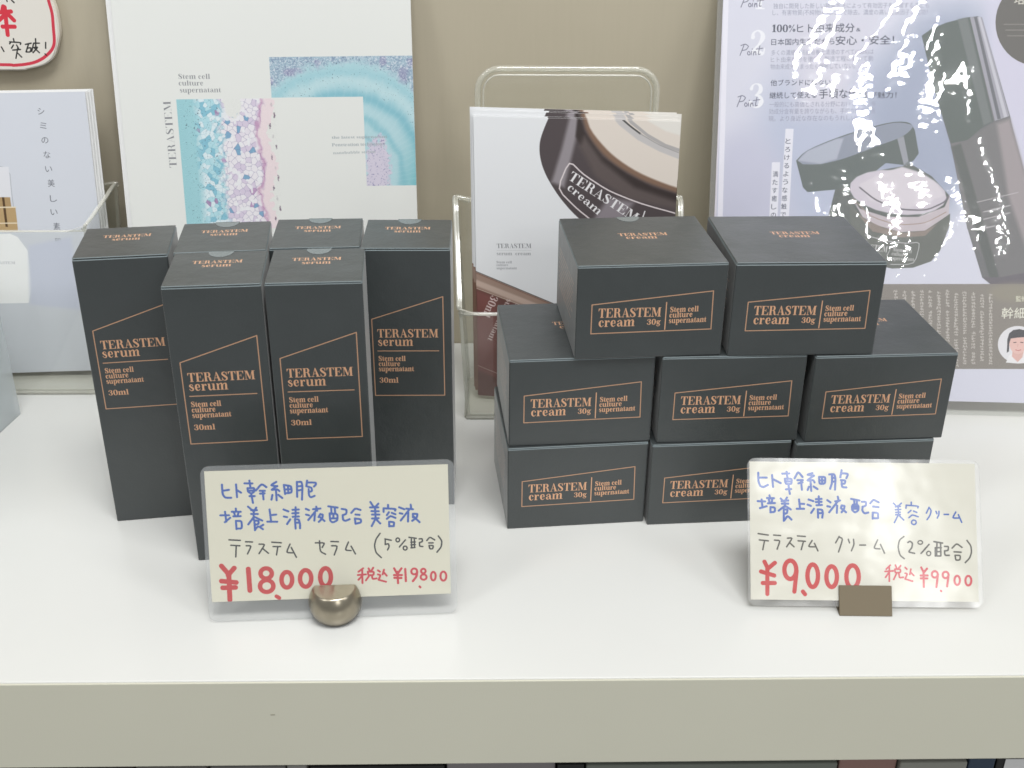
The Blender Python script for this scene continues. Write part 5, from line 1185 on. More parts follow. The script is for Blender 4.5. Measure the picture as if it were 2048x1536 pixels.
('S',[(129.78,34.67),(129.55,32.96)],0.38,(196,190,182)),
('S',[(129.01,34.47),(129.45,32.96)],0.38,(196,190,182)),
('S',[(128.69,33.62),(130.79,33.72)],0.38,(188,182,174)),
('S',[(132.02,79.35),(132.51,78.04)],0.38,(196,190,182)),
('S',[(131.42,79.1),(131.84,78.02)],0.38,(196,190,182)),
('S',[(132.33,79.45),(132.18,78.03)],0.38,(196,190,182)),
('S',[(131.51,78.54),(133.6,78.79)],0.38,(188,182,174)),
('S',[(133.35,77.21),(134.02,76.47)],0.38,(196,190,182)),
('S',[(132.84,77.46),(133.59,76.46)],0.38,(196,190,182)),
('S',[(132.4,77.54),(132.87,76.44)],0.38,(196,190,182)),
('S',[(131.62,76.83),(133.7,77.06)],0.38,(188,182,174)),
('S',[(132.14,75.78),(132.61,74.3)],0.38,(196,190,182)),
('S',[(132.86,75.75),(132.66,74.3)],0.38,(196,190,182)),
('S',[(132.21,75.64),(132.33,74.29)],0.38,(196,190,182)),
('S',[(131.73,74.96),(133.83,74.84)],0.38,(188,182,174)),
('S',[(131.91,73.5),(131.89,72.28)],0.38,(196,190,182)),
('S',[(132.78,73.84),(132.49,72.29)],0.38,(196,190,182)),
('S',[(132.53,73.53),(132.19,72.28)],0.38,(196,190,182)),
('S',[(131.85,72.89),(133.96,72.73)],0.38,(188,182,174)),
('S',[(133.25,71.78),(132.92,70.13)],0.38,(196,190,182)),
('S',[(132.45,71.83),(132.54,70.12)],0.38,(196,190,182)),
('S',[(133.28,71.76),(133.95,70.16)],0.38,(196,190,182)),
('S',[(131.98,70.81),(134.07,70.89)],0.38,(188,182,174)),
('S',[(132.8,69.55),(132.97,68.63)],0.38,(196,190,182)),
('S',[(133.86,69.33),(133.72,68.65)],0.38,(196,190,182)),
('S',[(133.72,69.66),(133.76,68.65)],0.38,(196,190,182)),
('S',[(132.09,68.98),(134.18,69.12)],0.38,(188,182,174)),
('S',[(133.29,67.96),(133.03,66.33)],0.38,(196,190,182)),
('S',[(133.29,67.78),(133.83,66.35)],0.38,(196,190,182)),
('S',[(132.21,67.77),(132.19,66.31)],0.38,(196,190,182)),
('S',[(132.2,67.08),(134.32,66.85)],0.38,(188,182,174)),
('S',[(133.62,65.63),(133.72,64.45)],0.38,(196,190,182)),
('S',[(133.41,65.7),(132.96,64.44)],0.38,(196,190,182)),
('S',[(133.93,65.8),(133.81,64.46)],0.38,(196,190,182)),
('S',[(132.33,64.98),(134.41,65.38)],0.38,(188,182,174)),
('S',[(133.2,63.59),(133.14,62.4)],0.38,(196,190,182)),
('S',[(133.03,63.88),(132.94,62.39)],0.38,(196,190,182)),
('S',[(133.37,63.87),(132.97,62.39)],0.38,(196,190,182)),
('S',[(132.44,63.02),(134.55,62.92)],0.38,(188,182,174)),
('S',[(132.77,61.98),(133.14,60.75)],0.38,(196,190,182)),
('S',[(133.25,61.47),(132.75,60.74)],0.38,(196,190,182)),
('S',[(133.99,62.02),(133.72,60.76)],0.38,(196,190,182)),
('S',[(132.56,61.17),(134.63,61.6)],0.38,(188,182,174)),
('S',[(133.15,59.8),(133.4,58.91)],0.38,(196,190,182)),
('S',[(134.31,59.87),(134.25,58.93)],0.38,(196,190,182)),
('S',[(133.76,60.26),(133.76,58.92)],0.38,(196,190,182)),
('S',[(132.66,59.43),(134.77,59.33)],0.38,(188,182,174)),
('S',[(132.8,58.06),(133.22,57.0)],0.38,(196,190,182)),
('S',[(133.87,58.41),(134.42,57.03)],0.38,(196,190,182)),
('S',[(133.73,58.45),(133.46,57.01)],0.38,(196,190,182)),
('S',[(132.77,57.56),(134.88,57.51)],0.38,(188,182,174)),
('S',[(133.32,56.2),(133.11,54.7)],0.38,(196,190,182)),
('S',[(133.97,56.39),(133.54,54.71)],0.38,(196,190,182)),
('S',[(133.74,56.33),(134.48,54.73)],0.38,(196,190,182)),
('S',[(132.9,55.46),(135.01,55.34)],0.38,(188,182,174)),
('S',[(133.37,53.94),(133.66,53.06)],0.38,(196,190,182)),
('S',[(134.05,54.24),(134.5,53.08)],0.38,(196,190,182)),
('S',[(133.93,53.9),(133.46,53.06)],0.38,(196,190,182)),
('S',[(133.02,53.49),(135.13,53.35)],0.38,(188,182,174)),
('S',[(133.27,52.13),(133.52,50.78)],0.38,(196,190,182)),
('S',[(133.52,52.31),(134.19,50.8)],0.38,(196,190,182)),
('S',[(133.2,52.34),(133.56,50.79)],0.38,(196,190,182)),
('S',[(133.13,51.53),(135.26,51.25)],0.38,(188,182,174)),
('S',[(134.53,50.04),(135.15,49.43)],0.38,(196,190,182)),
('S',[(134.38,50.05),(134.66,49.42)],0.38,(196,190,182)),
('S',[(133.45,49.9),(133.6,49.39)],0.38,(196,190,182)),
('S',[(133.24,49.69),(135.33,50.11)],0.38,(188,182,174)),
('S',[(134.45,48.99),(134.92,47.27)],0.38,(196,190,182)),
('S',[(133.86,48.54),(133.58,47.24)],0.38,(196,190,182)),
('S',[(133.83,48.95),(133.39,47.24)],0.38,(196,190,182)),
('S',[(133.35,47.92),(135.45,48.11)],0.38,(188,182,174)),
('S',[(133.92,46.31),(134.39,45.22)],0.38,(196,190,182)),
('S',[(135.19,46.71),(134.96,45.24)],0.38,(196,190,182)),
('S',[(135.17,46.84),(135.75,45.25)],0.38,(196,190,182)),
('S',[(133.48,45.83),(135.6,45.53)],0.38,(188,182,174)),
('S',[(134.16,44.66),(133.76,43.15)],0.38,(196,190,182)),
('S',[(134.18,44.54),(134.02,43.16)],0.38,(196,190,182)),
('S',[(135.33,44.27),(135.21,43.19)],0.38,(196,190,182)),
('S',[(133.6,43.79),(135.71,43.76)],0.38,(188,182,174)),
('S',[(134.27,42.28),(134.48,40.95)],0.38,(196,190,182)),
('S',[(134.78,42.35),(134.67,40.96)],0.38,(196,190,182)),
('S',[(134.89,42.63),(135.29,40.97)],0.38,(196,190,182)),
('S',[(133.73,41.65),(135.82,41.89)],0.38,(188,182,174)),
('S',[(135.54,40.49),(136.02,38.85)],0.38,(196,190,182)),
('S',[(135.36,40.07),(135.56,38.84)],0.38,(196,190,182)),
('S',[(134.76,40.4),(135.43,38.84)],0.38,(196,190,182)),
('S',[(133.86,39.48),(135.98,39.33)],0.38,(188,182,174)),
('S',[(135.61,38.13),(135.23,36.97)],0.38,(196,190,182)),
('S',[(134.06,37.97),(134.25,36.95)],0.38,(196,190,182)),
('S',[(134.91,38.18),(134.43,36.95)],0.38,(196,190,182)),
('S',[(133.98,37.49),(136.1,37.3)],0.38,(188,182,174)),
('S',[(134.78,36.5),(135.58,35.25)],0.38,(196,190,182)),
('S',[(135.77,36.59),(135.35,35.24)],0.38,(196,190,182)),
('S',[(134.71,36.0),(134.83,35.23)],0.38,(196,190,182)),
('S',[(134.08,35.69),(136.21,35.41)],0.38,(188,182,174)),
('S',[(135.65,34.48),(135.54,33.55)],0.38,(196,190,182)),
('S',[(134.94,34.48),(134.96,33.54)],0.38,(196,190,182)),
('S',[(134.43,34.7),(134.92,33.54)],0.38,(196,190,182)),
('S',[(134.19,33.98),(136.28,34.25)],0.38,(188,182,174)),
('S',[(136.07,32.59),(136.18,32.02)],0.38,(196,190,182)),
('S',[(134.57,32.88),(135.24,32.0)],0.38,(196,190,182)),
('S',[(135.28,32.63),(135.93,32.02)],0.38,(196,190,182)),
('S',[(134.28,32.36),(136.41,32.17)],0.38,(188,182,174)),
('S',[(137.14,79.9),(137.97,78.56)],0.38,(196,190,182)),
('S',[(138.06,80.23),(138.83,78.58)],0.38,(196,190,182)),
('S',[(138.58,79.85),(138.97,78.58)],0.38,(196,190,182)),
('S',[(136.95,79.25),(139.07,78.96)],0.38,(188,182,174)),
('S',[(138.85,77.62),(139.38,77.02)],0.38,(196,190,182)),
('S',[(138.06,77.81),(138.07,76.99)],0.38,(196,190,182)),
('S',[(137.38,77.64),(137.63,76.98)],0.38,(196,190,182)),
('S',[(137.07,77.37),(139.15,77.52)],0.38,(188,182,174)),
('S',[(137.39,76.21),(137.26,75.31)],0.38,(196,190,182)),
('S',[(137.65,76.11),(137.25,75.31)],0.38,(196,190,182)),
('S',[(138.84,76.38),(139.44,75.36)],0.38,(196,190,182)),
('S',[(137.16,75.76),(139.27,75.55)],0.38,(188,182,174)),
('S',[(138.38,74.7),(138.31,73.33)],0.38,(196,190,182)),
('S',[(138.13,74.56),(138.16,73.33)],0.38,(196,190,182)),
('S',[(137.91,74.82),(137.65,73.32)],0.38,(196,190,182)),
('S',[(137.28,73.93),(139.38,73.88)],0.38,(188,182,174)),
('S',[(138.51,72.61),(139.03,71.07)],0.38,(196,190,182)),
('S',[(137.86,72.79),(137.78,71.04)],0.38,(196,190,182)),
('S',[(138.87,72.47),(139.47,71.07)],0.38,(196,190,182)),
('S',[(137.41,71.79),(139.49,72.0)],0.38,(188,182,174)),
('S',[(138.7,70.54),(139.19,69.36)],0.38,(196,190,182)),
('S',[(138.91,70.37),(138.63,69.34)],0.38,(196,190,182)),
('S',[(137.9,70.33),(138.37,69.34)],0.38,(196,190,182)),
('S',[(137.53,69.79),(139.61,70.07)],0.38,(188,182,174)),
('S',[(138.91,68.45),(139.68,67.4)],0.38,(196,190,182)),
('S',[(138.01,68.83),(138.73,67.37)],0.38,(196,190,182)),
('S',[(138.23,68.89),(138.58,67.37)],0.38,(196,190,182)),
('S',[(137.64,67.95),(139.74,68.01)],0.38,(188,182,174)),
('S',[(138.55,66.41),(138.39,65.83)],0.38,(196,190,182)),
('S',[(137.75,66.44),(137.61,65.81)],0.38,(196,190,182)),
('S',[(139.38,66.72),(139.79,65.86)],0.38,(196,190,182)),
('S',[(137.75,66.2),(139.83,66.54)],0.38,(188,182,174)),
('S',[(139.54,65.0),(140.22,64.27)],0.38,(196,190,182)),
('S',[(139.21,64.9),(138.99,64.24)],0.38,(196,190,182)),
('S',[(137.94,65.3),(138.21,64.22)],0.38,(196,190,182)),
('S',[(137.84,64.63),(139.93,64.78)],0.38,(188,182,174)),
('S',[(138.34,63.65),(138.24,62.84)],0.38,(196,190,182)),
('S',[(138.9,63.47),(139.49,62.87)],0.38,(196,190,182)),
('S',[(138.55,63.3),(138.52,62.85)],0.38,(196,190,182)),
('S',[(137.93,63.14),(140.03,63.24)],0.38,(188,182,174)),
('S',[(139.3,62.23),(139.25,61.11)],0.38,(196,190,182)),
('S',[(138.04,62.3),(137.65,61.07)],0.38,(196,190,182)),
('S',[(138.52,62.35),(138.89,61.1)],0.38,(196,190,182)),
('S',[(138.03,61.57),(140.14,61.43)],0.38,(188,182,174)),
('S',[(138.68,60.16),(139.48,59.29)],0.38,(196,190,182)),
('S',[(139.24,60.23),(139.23,59.29)],0.38,(196,190,182)),
('S',[(139.12,60.51),(139.89,59.3)],0.38,(196,190,182)),
('S',[(138.14,59.79),(140.24,59.75)],0.38,(188,182,174)),
('S',[(138.27,58.7),(138.59,57.06)],0.38,(196,190,182)),
('S',[(139.87,58.53),(139.86,57.08)],0.38,(196,190,182)),
('S',[(139.37,58.54),(140.19,57.09)],0.38,(196,190,182)),
('S',[(138.26,57.77),(140.36,57.73)],0.38,(188,182,174)),
('S',[(140.18,54.95),(140.56,54.24)],0.38,(196,190,182)),
('S',[(139.16,55.09),(139.04,54.21)],0.38,(196,190,182)),
('S',[(139.78,55.12),(139.43,54.22)],0.38,(196,190,182)),
('S',[(138.45,54.56),(140.54,54.83)],0.38,(188,182,174)),
('S',[(138.92,53.68),(139.29,52.72)],0.38,(196,190,182)),
('S',[(139.01,53.35),(139.39,52.72)],0.38,(196,190,182)),
('S',[(139.55,53.56),(139.53,52.73)],0.38,(196,190,182)),
('S',[(138.54,53.06),(140.64,53.16)],0.38,(188,182,174)),
('S',[(138.96,51.92),(139.41,50.68)],0.38,(196,190,182)),
('S',[(139.6,52.19),(139.42,50.68)],0.38,(196,190,182)),
('S',[(139.52,52.19),(140.03,50.7)],0.38,(196,190,182)),
('S',[(138.65,51.3),(140.77,51.14)],0.38,(188,182,174)),
('S',[(140.35,50.0),(140.23,48.65)],0.38,(196,190,182)),
('S',[(139.08,50.23),(139.43,48.63)],0.38,(196,190,182)),
('S',[(140.1,49.96),(139.79,48.64)],0.38,(196,190,182)),
('S',[(138.78,49.25),(140.89,49.15)],0.38,(188,182,174)),
('S',[(139.79,48.21),(140.12,46.57)],0.38,(196,190,182)),
('S',[(138.79,48.03),(139.39,46.56)],0.38,(196,190,182)),
('S',[(139.96,48.04),(140.7,46.59)],0.38,(196,190,182)),
('S',[(138.9,47.19),(141.01,47.14)],0.38,(188,182,174)),
('S',[(140.14,45.81),(139.73,44.3)],0.38,(196,190,182)),
('S',[(139.14,46.09),(138.95,44.29)],0.38,(196,190,182)),
('S',[(140.78,45.81),(141.26,44.34)],0.38,(196,190,182)),
('S',[(139.03,45.03),(141.16,44.75)],0.38,(188,182,174)),
('S',[(140.02,43.7),(140.5,42.79)],0.38,(196,190,182)),
('S',[(140.56,43.59),(140.95,42.8)],0.38,(196,190,182)),
('S',[(140.65,43.73),(141.25,42.8)],0.38,(196,190,182)),
('S',[(139.15,43.13),(141.25,43.2)],0.38,(188,182,174)),
('S',[(140.31,41.82),(140.5,40.54)],0.38,(196,190,182)),
('S',[(139.53,42.07),(139.55,40.52)],0.38,(196,190,182)),
('S',[(140.96,42.3),(141.33,40.56)],0.38,(196,190,182)),
('S',[(139.26,41.24),(141.37,41.25)],0.38,(188,182,174)),
('S',[(140.36,39.89),(141.11,39.07)],0.38,(196,190,182)),
('S',[(139.47,39.76),(139.33,39.03)],0.38,(196,190,182)),
('S',[(140.2,39.93),(140.6,39.06)],0.38,(196,190,182)),
('S',[(139.38,39.38),(141.5,39.13)],0.38,(188,182,174)),
('S',[(140.74,38.51),(140.67,37.62)],0.38,(196,190,182)),
('S',[(141.14,38.62),(141.41,37.64)],0.38,(196,190,182)),
('S',[(140.69,38.29),(140.24,37.61)],0.38,(196,190,182)),
('S',[(139.46,37.93),(141.59,37.62)],0.38,(188,182,174)),
('S',[(140.48,37.19),(140.39,36.23)],0.38,(196,190,182)),
('S',[(140.95,36.91),(141.19,36.25)],0.38,(196,190,182)),
('S',[(141.17,37.19),(141.98,36.27)],0.38,(196,190,182)),
('S',[(139.55,36.52),(141.66,36.46)],0.38,(188,182,174)),
('S',[(141.18,35.63),(141.22,34.22)],0.38,(196,190,182)),
('S',[(140.73,35.62),(141.5,34.23)],0.38,(196,190,182)),
('S',[(141.27,35.65),(141.08,34.22)],0.38,(196,190,182)),
('S',[(139.65,34.81),(141.76,34.93)],0.38,(188,182,174)),
('S',[(140.58,33.7),(140.76,31.88)],0.38,(196,190,182)),
('S',[(141.46,33.6),(141.01,31.89)],0.38,(196,190,182)),
('S',[(140.83,33.36),(140.81,31.88)],0.38,(196,190,182)),
('S',[(139.79,32.63),(141.88,32.99)],0.38,(188,182,174)),
('S',[(143.18,80.08),(143.62,78.8)],0.38,(196,190,182)),
('S',[(142.81,79.77),(142.87,78.78)],0.38,(196,190,182)),
('S',[(142.67,79.86),(142.52,78.77)],0.38,(196,190,182)),
('S',[(142.43,79.23),(144.53,79.25)],0.38,(188,182,174)),
('S',[(142.99,76.36),(143.79,75.17)],0.38,(196,190,182)),
('S',[(142.71,76.76),(142.42,75.14)],0.38,(196,190,182)),
('S',[(143.07,76.46),(143.89,75.17)],0.38,(196,190,182)),
('S',[(142.64,75.83),(144.74,75.86)],0.38,(188,182,174)),
('S',[(144.27,74.5),(144.42,73.43)],0.38,(196,190,182)),
('S',[(143.4,74.53),(143.48,73.41)],0.38,(196,190,182)),
('S',[(142.87,74.23),(143.04,73.4)],0.38,(196,190,182)),
('S',[(142.76,73.89),(144.86,73.79)],0.38,(188,182,174)),
('S',[(143.17,72.53),(143.94,71.64)],0.38,(196,190,182)),
('S',[(142.98,72.77),(142.54,71.61)],0.38,(196,190,182)),
('S',[(144.22,72.74),(143.75,71.64)],0.38,(196,190,182)),
('S',[(142.87,72.12),(144.98,71.86)],0.38,(188,182,174)),
('S',[(144.24,71.22),(144.65,69.42)],0.38,(196,190,182)),
('S',[(143.43,71.23),(143.38,69.39)],0.38,(196,190,182)),
('S',[(143.85,71.23),(144.57,69.42)],0.38,(196,190,182)),
('S',[(142.99,70.12),(145.08,70.23)],0.38,(188,182,174)),
('S',[(144.49,66.71),(144.85,65.34)],0.38,(196,190,182)),
('S',[(144.27,66.68),(143.95,65.32)],0.38,(196,190,182)),
('S',[(144.96,67.05),(144.8,65.34)],0.38,(196,190,182)),
('S',[(143.24,66.04),(145.35,65.99)],0.38,(188,182,174)),
('S',[(144.88,64.95),(144.6,63.45)],0.38,(196,190,182)),
('S',[(143.61,64.61),(143.59,63.42)],0.38,(196,190,182)),
('S',[(144.47,64.7),(144.01,63.43)],0.38,(196,190,182)),
('S',[(143.37,63.98),(145.48,63.8)],0.38,(188,182,174)),
('S',[(143.9,62.54),(144.22,61.6)],0.38,(196,190,182)),
('S',[(143.54,62.81),(144.36,61.6)],0.38,(196,190,182)),
('S',[(143.82,62.97),(143.43,61.58)],0.38,(196,190,182)),
('S',[(143.49,62.12),(145.56,62.5)],0.38,(188,182,174)),
('S',[(145.21,60.69),(145.87,60.25)],0.38,(196,190,182)),
('S',[(144.2,60.82),(143.75,60.2)],0.38,(196,190,182)),
('S',[(144.93,61.07),(145.28,60.24)],0.38,(196,190,182)),
('S',[(143.59,60.51),(145.67,60.72)],0.38,(188,182,174)),
('S',[(144.71,59.65),(144.46,58.39)],0.38,(196,190,182)),
('S',[(144.64,59.39),(144.64,58.4)],0.38,(196,190,182)),
('S',[(145.38,59.6),(145.4,58.42)],0.38,(196,190,182)),
('S',[(143.68,58.9),(145.78,59.04)],0.38,(188,182,174)),
('S',[(144.85,57.71),(145.69,56.14)],0.38,(196,190,182)),
('S',[(143.77,57.42),(143.74,56.1)],0.38,(196,190,182)),
('S',[(145.19,57.91),(145.68,56.14)],0.38,(196,190,182)),
('S',[(143.81,56.85),(145.9,57.03)],0.38,(188,182,174)),
('S',[(144.15,55.19),(144.23,54.57)],0.38,(196,190,182)),
('S',[(144.42,55.25),(144.6,54.58)],0.38,(196,190,182)),
('S',[(145.08,55.58),(144.83,54.58)],0.38,(196,190,182)),
('S',[(143.93,54.94),(146.01,55.27)],0.38,(188,182,174)),
('S',[(145.12,53.98),(145.12,52.91)],0.38,(196,190,182)),
('S',[(144.27,53.95),(144.5,52.89)],0.38,(196,190,182)),
('S',[(144.17,53.74),(144.87,52.9)],0.38,(196,190,182)),
('S',[(144.03,53.34),(146.13,53.33)],0.38,(188,182,174)),
('S',[(145.58,50.41),(145.55,49.79)],0.38,(196,190,182)),
('S',[(144.29,50.48),(144.22,49.76)],0.38,(196,190,182)),
('S',[(145.72,50.84),(145.92,49.8)],0.38,(196,190,182)),
('S',[(144.23,50.11),(146.31,50.41)],0.38,(188,182,174)),
('S',[(146.03,46.61),(145.68,45.59)],0.38,(196,190,182)),
('S',[(144.98,46.65),(144.84,45.57)],0.38,(196,190,182)),
('S',[(145.16,46.54),(145.28,45.58)],0.38,(196,190,182)),
('S',[(144.47,46.14),(146.58,46.13)],0.38,(188,182,174)),
('S',[(146.19,44.77),(145.84,44.02)],0.38,(196,190,182)),
('S',[(146.25,44.69),(146.16,44.03)],0.38,(196,190,182)),
('S',[(146.12,45.13),(145.95,44.02)],0.38,(196,190,182)),
('S',[(144.58,44.39),(146.7,44.14)],0.38,(188,182,174)),
('S',[(145.11,43.49),(144.86,42.13)],0.38,(196,190,182)),
('S',[(145.41,43.33),(145.03,42.13)],0.38,(196,190,182)),
('S',[(145.94,43.58),(145.64,42.14)],0.38,(196,190,182)),
('S',[(144.68,42.67),(146.81,42.41)],0.38,(188,182,174)),
('S',[(145.4,41.65),(145.07,40.41)],0.38,(196,190,182)),
('S',[(146.53,41.73),(147.03,40.45)],0.38,(196,190,182)),
('S',[(145.52,41.62),(146.2,40.43)],0.38,(196,190,182)),
('S',[(144.8,40.87),(146.9,40.91)],0.38,(188,182,174)),
('S',[(145.94,39.79),(145.82,39.02)],0.38,(196,190,182)),
('S',[(145.39,39.85),(145.51,39.01)],0.38,(196,190,182)),
('S',[(146.69,39.52),(146.87,39.04)],0.38,(196,190,182)),
('S',[(144.89,39.31),(147.02,39.06)],0.38,(188,182,174)),
('S',[(146.41,38.49),(146.64,37.52)],0.38,(196,190,182)),
('S',[(145.83,38.57),(146.63,37.52)],0.38,(196,190,182)),
('S',[(145.57,38.29),(145.07,37.48)],0.38,(196,190,182)),
('S',[(144.98,37.85),(147.09,37.88)],0.38,(188,182,174)),
('S',[(145.09,36.58),(144.83,35.68)],0.38,(196,190,182)),
('S',[(146.57,36.68),(146.87,35.73)],0.38,(196,190,182)),
('S',[(145.63,36.84),(146.03,35.71)],0.38,(196,190,182)),
('S',[(145.08,36.2),(147.18,36.34)],0.38,(188,182,174)),
('S',[(146.41,35.17),(146.18,34.29)],0.38,(196,190,182)),
('S',[(146.78,35.14),(146.35,34.29)],0.38,(196,190,182)),
('S',[(146.71,35.2),(146.72,34.3)],0.38,(196,190,182)),
('S',[(145.18,34.59),(147.29,34.59)],0.38,(188,182,174)),
('S',[(145.6,33.59),(145.27,32.45)],0.38,(196,190,182)),
('S',[(146.86,33.76),(146.57,32.48)],0.38,(196,190,182)),
('S',[(145.49,33.77),(146.22,32.47)],0.38,(196,190,182)),
('S',[(145.28,32.97),(147.39,33.07)],0.38,(188,182,174)),
('S',[(147.97,79.46),(148.58,78.14)],0.38,(196,190,182)),
('S',[(148.25,79.28),(148.46,78.14)],0.38,(196,190,182)),
('S',[(148.8,79.26),(148.54,78.14)],0.38,(196,190,182)),
('S',[(147.94,78.78),(150.05,78.5)],0.38,(188,182,174)),
('S',[(148.06,77.54),(147.88,76.54)],0.38,(196,190,182)),
('S',[(149.42,77.21),(149.09,76.57)],0.38,(196,190,182)),
('S',[(148.04,77.37),(148.83,76.56)],0.38,(196,190,182)),
('S',[(148.05,76.95),(150.16,76.64)],0.38,(188,182,174)),
('S',[(149.11,76.18),(149.89,74.41)],0.38,(196,190,182)),
('S',[(149.1,75.91),(148.65,74.38)],0.38,(196,190,182)),
('S',[(148.35,75.97),(149.16,74.4)],0.38,(196,190,182)),
('S',[(148.17,75.08),(150.27,75.02)],0.38,(188,182,174)),
('S',[(149.55,73.9),(149.45,72.38)],0.38,(196,190,182)),
('S',[(149.17,73.91),(149.86,72.39)],0.38,(196,190,182)),
('S',[(148.63,73.72),(149.39,72.38)],0.38,(196,190,182)),
('S',[(148.3,72.98),(150.38,73.13)],0.38,(188,182,174)),
('S',[(149.1,71.84),(149.31,70.48)],0.38,(196,190,182)),
('S',[(149.8,71.77),(150.23,70.5)],0.38,(196,190,182)),
('S',[(148.76,71.76),(149.52,70.48)],0.38,(196,190,182)),
('S',[(148.42,71.02),(150.49,71.4)],0.38,(188,182,174)),
('S',[(149.94,69.89),(150.41,68.28)],0.38,(196,190,182)),
('S',[(148.83,69.98),(148.49,68.23)],0.38,(196,190,182)),
('S',[(148.41,69.86),(148.0,68.22)],0.38,(196,190,182)),
('S',[(148.55,68.96),(150.63,69.18)],0.38,(188,182,174)),
('S',[(149.32,67.85),(148.93,66.05)],0.38,(196,190,182)),
('S',[(150.43,67.64),(150.75,66.09)],0.38,(196,190,182)),
('S',[(149.95,67.53),(150.48,66.09)],0.38,(196,190,182)),
('S',[(148.69,66.76),(150.78,66.76)],0.38,(188,182,174)),
('S',[(150.39,65.13),(150.38,64.26)],0.38,(196,190,182)),
('S',[(149.09,65.13),(148.95,64.23)],0.38,(196,190,182)),
('S',[(150.04,65.55),(150.34,64.26)],0.38,(196,190,182)),
('S',[(148.81,64.75),(150.9,64.94)],0.38,(188,182,174)),
('S',[(149.36,63.58),(149.43,62.85)],0.38,(196,190,182)),
('S',[(149.63,63.56),(149.28,62.84)],0.38,(196,190,182)),
('S',[(150.04,63.42),(150.09,62.86)],0.38,(196,190,182)),
('S',[(148.91,63.14),(151.01,63.22)],0.38,(188,182,174)),
('S',[(149.34,62.21),(148.97,61.36)],0.38,(196,190,182)),
('S',[(149.56,62.19),(149.75,61.38)],0.38,(196,190,182)),
('S',[(150.28,62.17),(149.99,61.39)],0.38,(196,190,182)),
('S',[(149.0,61.71),(151.09,61.91)],0.38,(188,182,174)),
('S',[(149.77,60.77),(150.49,59.63)],0.38,(196,190,182)),
('S',[(150.26,60.47),(149.97,59.61)],0.38,(196,190,182)),
('S',[(150.25,60.73),(150.17,59.62)],0.38,(196,190,182)),
('S',[(149.1,60.09),(151.18,60.49)],0.38,(188,182,174)),
('S',[(150.65,59.03),(151.32,57.43)],0.38,(196,190,182)),
('S',[(149.13,59.18),(149.2,57.39)],0.38,(196,190,182)),
('S',[(150.26,58.86),(150.16,57.41)],0.38,(196,190,182)),
('S',[(149.23,58.11),(151.33,58.05)],0.38,(188,182,174)),
('S',[(149.45,56.86),(150.15,55.66)],0.38,(196,190,182)),
('S',[(149.75,56.69),(149.43,55.65)],0.38,(196,190,182)),
('S',[(151.11,56.52),(150.82,55.68)],0.38,(196,190,182)),
('S',[(149.35,56.13),(151.44,56.4)],0.38,(188,182,174)),
('S',[(149.52,54.92),(149.24,53.44)],0.38,(196,190,182)),
('S',[(149.47,54.89),(150.29,53.46)],0.38,(196,190,182)),
('S',[(149.7,54.77),(150.05,53.46)],0.38,(196,190,182)),
('S',[(149.47,54.16),(151.59,53.93)],0.38,(188,182,174)),
('S',[(150.54,52.95),(150.45,51.79)],0.38,(196,190,182)),
('S',[(149.72,52.57),(149.82,51.78)],0.38,(196,190,182)),
('S',[(149.75,52.53),(149.52,51.77)],0.38,(196,190,182)),
('S',[(149.59,52.22),(151.67,52.62)],0.38,(188,182,174)),
('S',[(150.62,51.02),(150.67,49.96)],0.38,(196,190,182)),
('S',[(151.16,51.06),(150.93,49.97)],0.38,(196,190,182)),
('S',[(151.25,51.38),(151.25,49.98)],0.38,(196,190,182)),
('S',[(149.7,50.47),(151.81,50.43)],0.38,(188,182,174)),
('S',[(150.08,49.18),(150.69,47.67)],0.38,(196,190,182)),
('S',[(150.27,49.27),(150.76,47.67)],0.38,(196,190,182)),
('S',[(150.78,49.07),(150.55,47.66)],0.38,(196,190,182)),
('S',[(149.83,48.41),(151.95,48.19)],0.38,(188,182,174)),
('S',[(151.48,46.99),(152.2,46.27)],0.38,(196,190,182)),
('S',[(151.03,46.83),(150.8,46.24)],0.38,(196,190,182)),
('S',[(150.76,47.0),(150.63,46.23)],0.38,(196,190,182)),
('S',[(149.95,46.55),(152.05,46.62)],0.38,(188,182,174)),
('S',[(150.77,43.68),(150.62,42.36)],0.38,(196,190,182)),
('S',[(150.88,43.67),(151.44,42.38)],0.38,(196,190,182)),
('S',[(150.9,43.35),(150.79,42.36)],0.38,(196,190,182)),
('S',[(150.18,42.9),(152.3,42.58)],0.38,(188,182,174)),
('S',[(150.39,41.83),(150.95,40.89)],0.38,(196,190,182)),
('S',[(151.21,41.77),(150.77,40.88)],0.38,(196,190,182)),
('S',[(151.83,41.62),(151.35,40.9)],0.38,(196,190,182)),
('S',[(150.28,41.22),(152.38,41.38)],0.38,(188,182,174)),
('S',[(150.42,40.11),(151.11,39.04)],0.38,(196,190,182)),
('S',[(150.88,40.47),(151.04,39.04)],0.38,(196,190,182)),
('S',[(151.74,40.07),(152.3,39.07)],0.38,(196,190,182)),
('S',[(150.39,39.56),(152.5,39.4)],0.38,(188,182,174)),
('S',[(151.67,38.11),(151.84,37.0)],0.38,(196,190,182)),
('S',[(150.89,38.14),(151.42,36.99)],0.38,(196,190,182)),
('S',[(151.41,38.65),(151.5,36.99)],0.38,(196,190,182)),
('S',[(150.51,37.61),(152.61,37.73)],0.38,(188,182,174)),
('S',[(151.75,34.19),(152.14,33.08)],0.38,(196,190,182)),
('S',[(151.04,34.27),(151.63,33.07)],0.38,(196,190,182)),
('S',[(151.71,34.29),(151.42,33.07)],0.38,(196,190,182)),
('S',[(150.76,33.58),(152.85,33.88)],0.38,(188,182,174)),
('S',[(154.28,80.31),(154.67,79.7)],0.38,(196,190,182)),
('S',[(154.34,80.66),(154.42,79.69)],0.38,(196,190,182)),
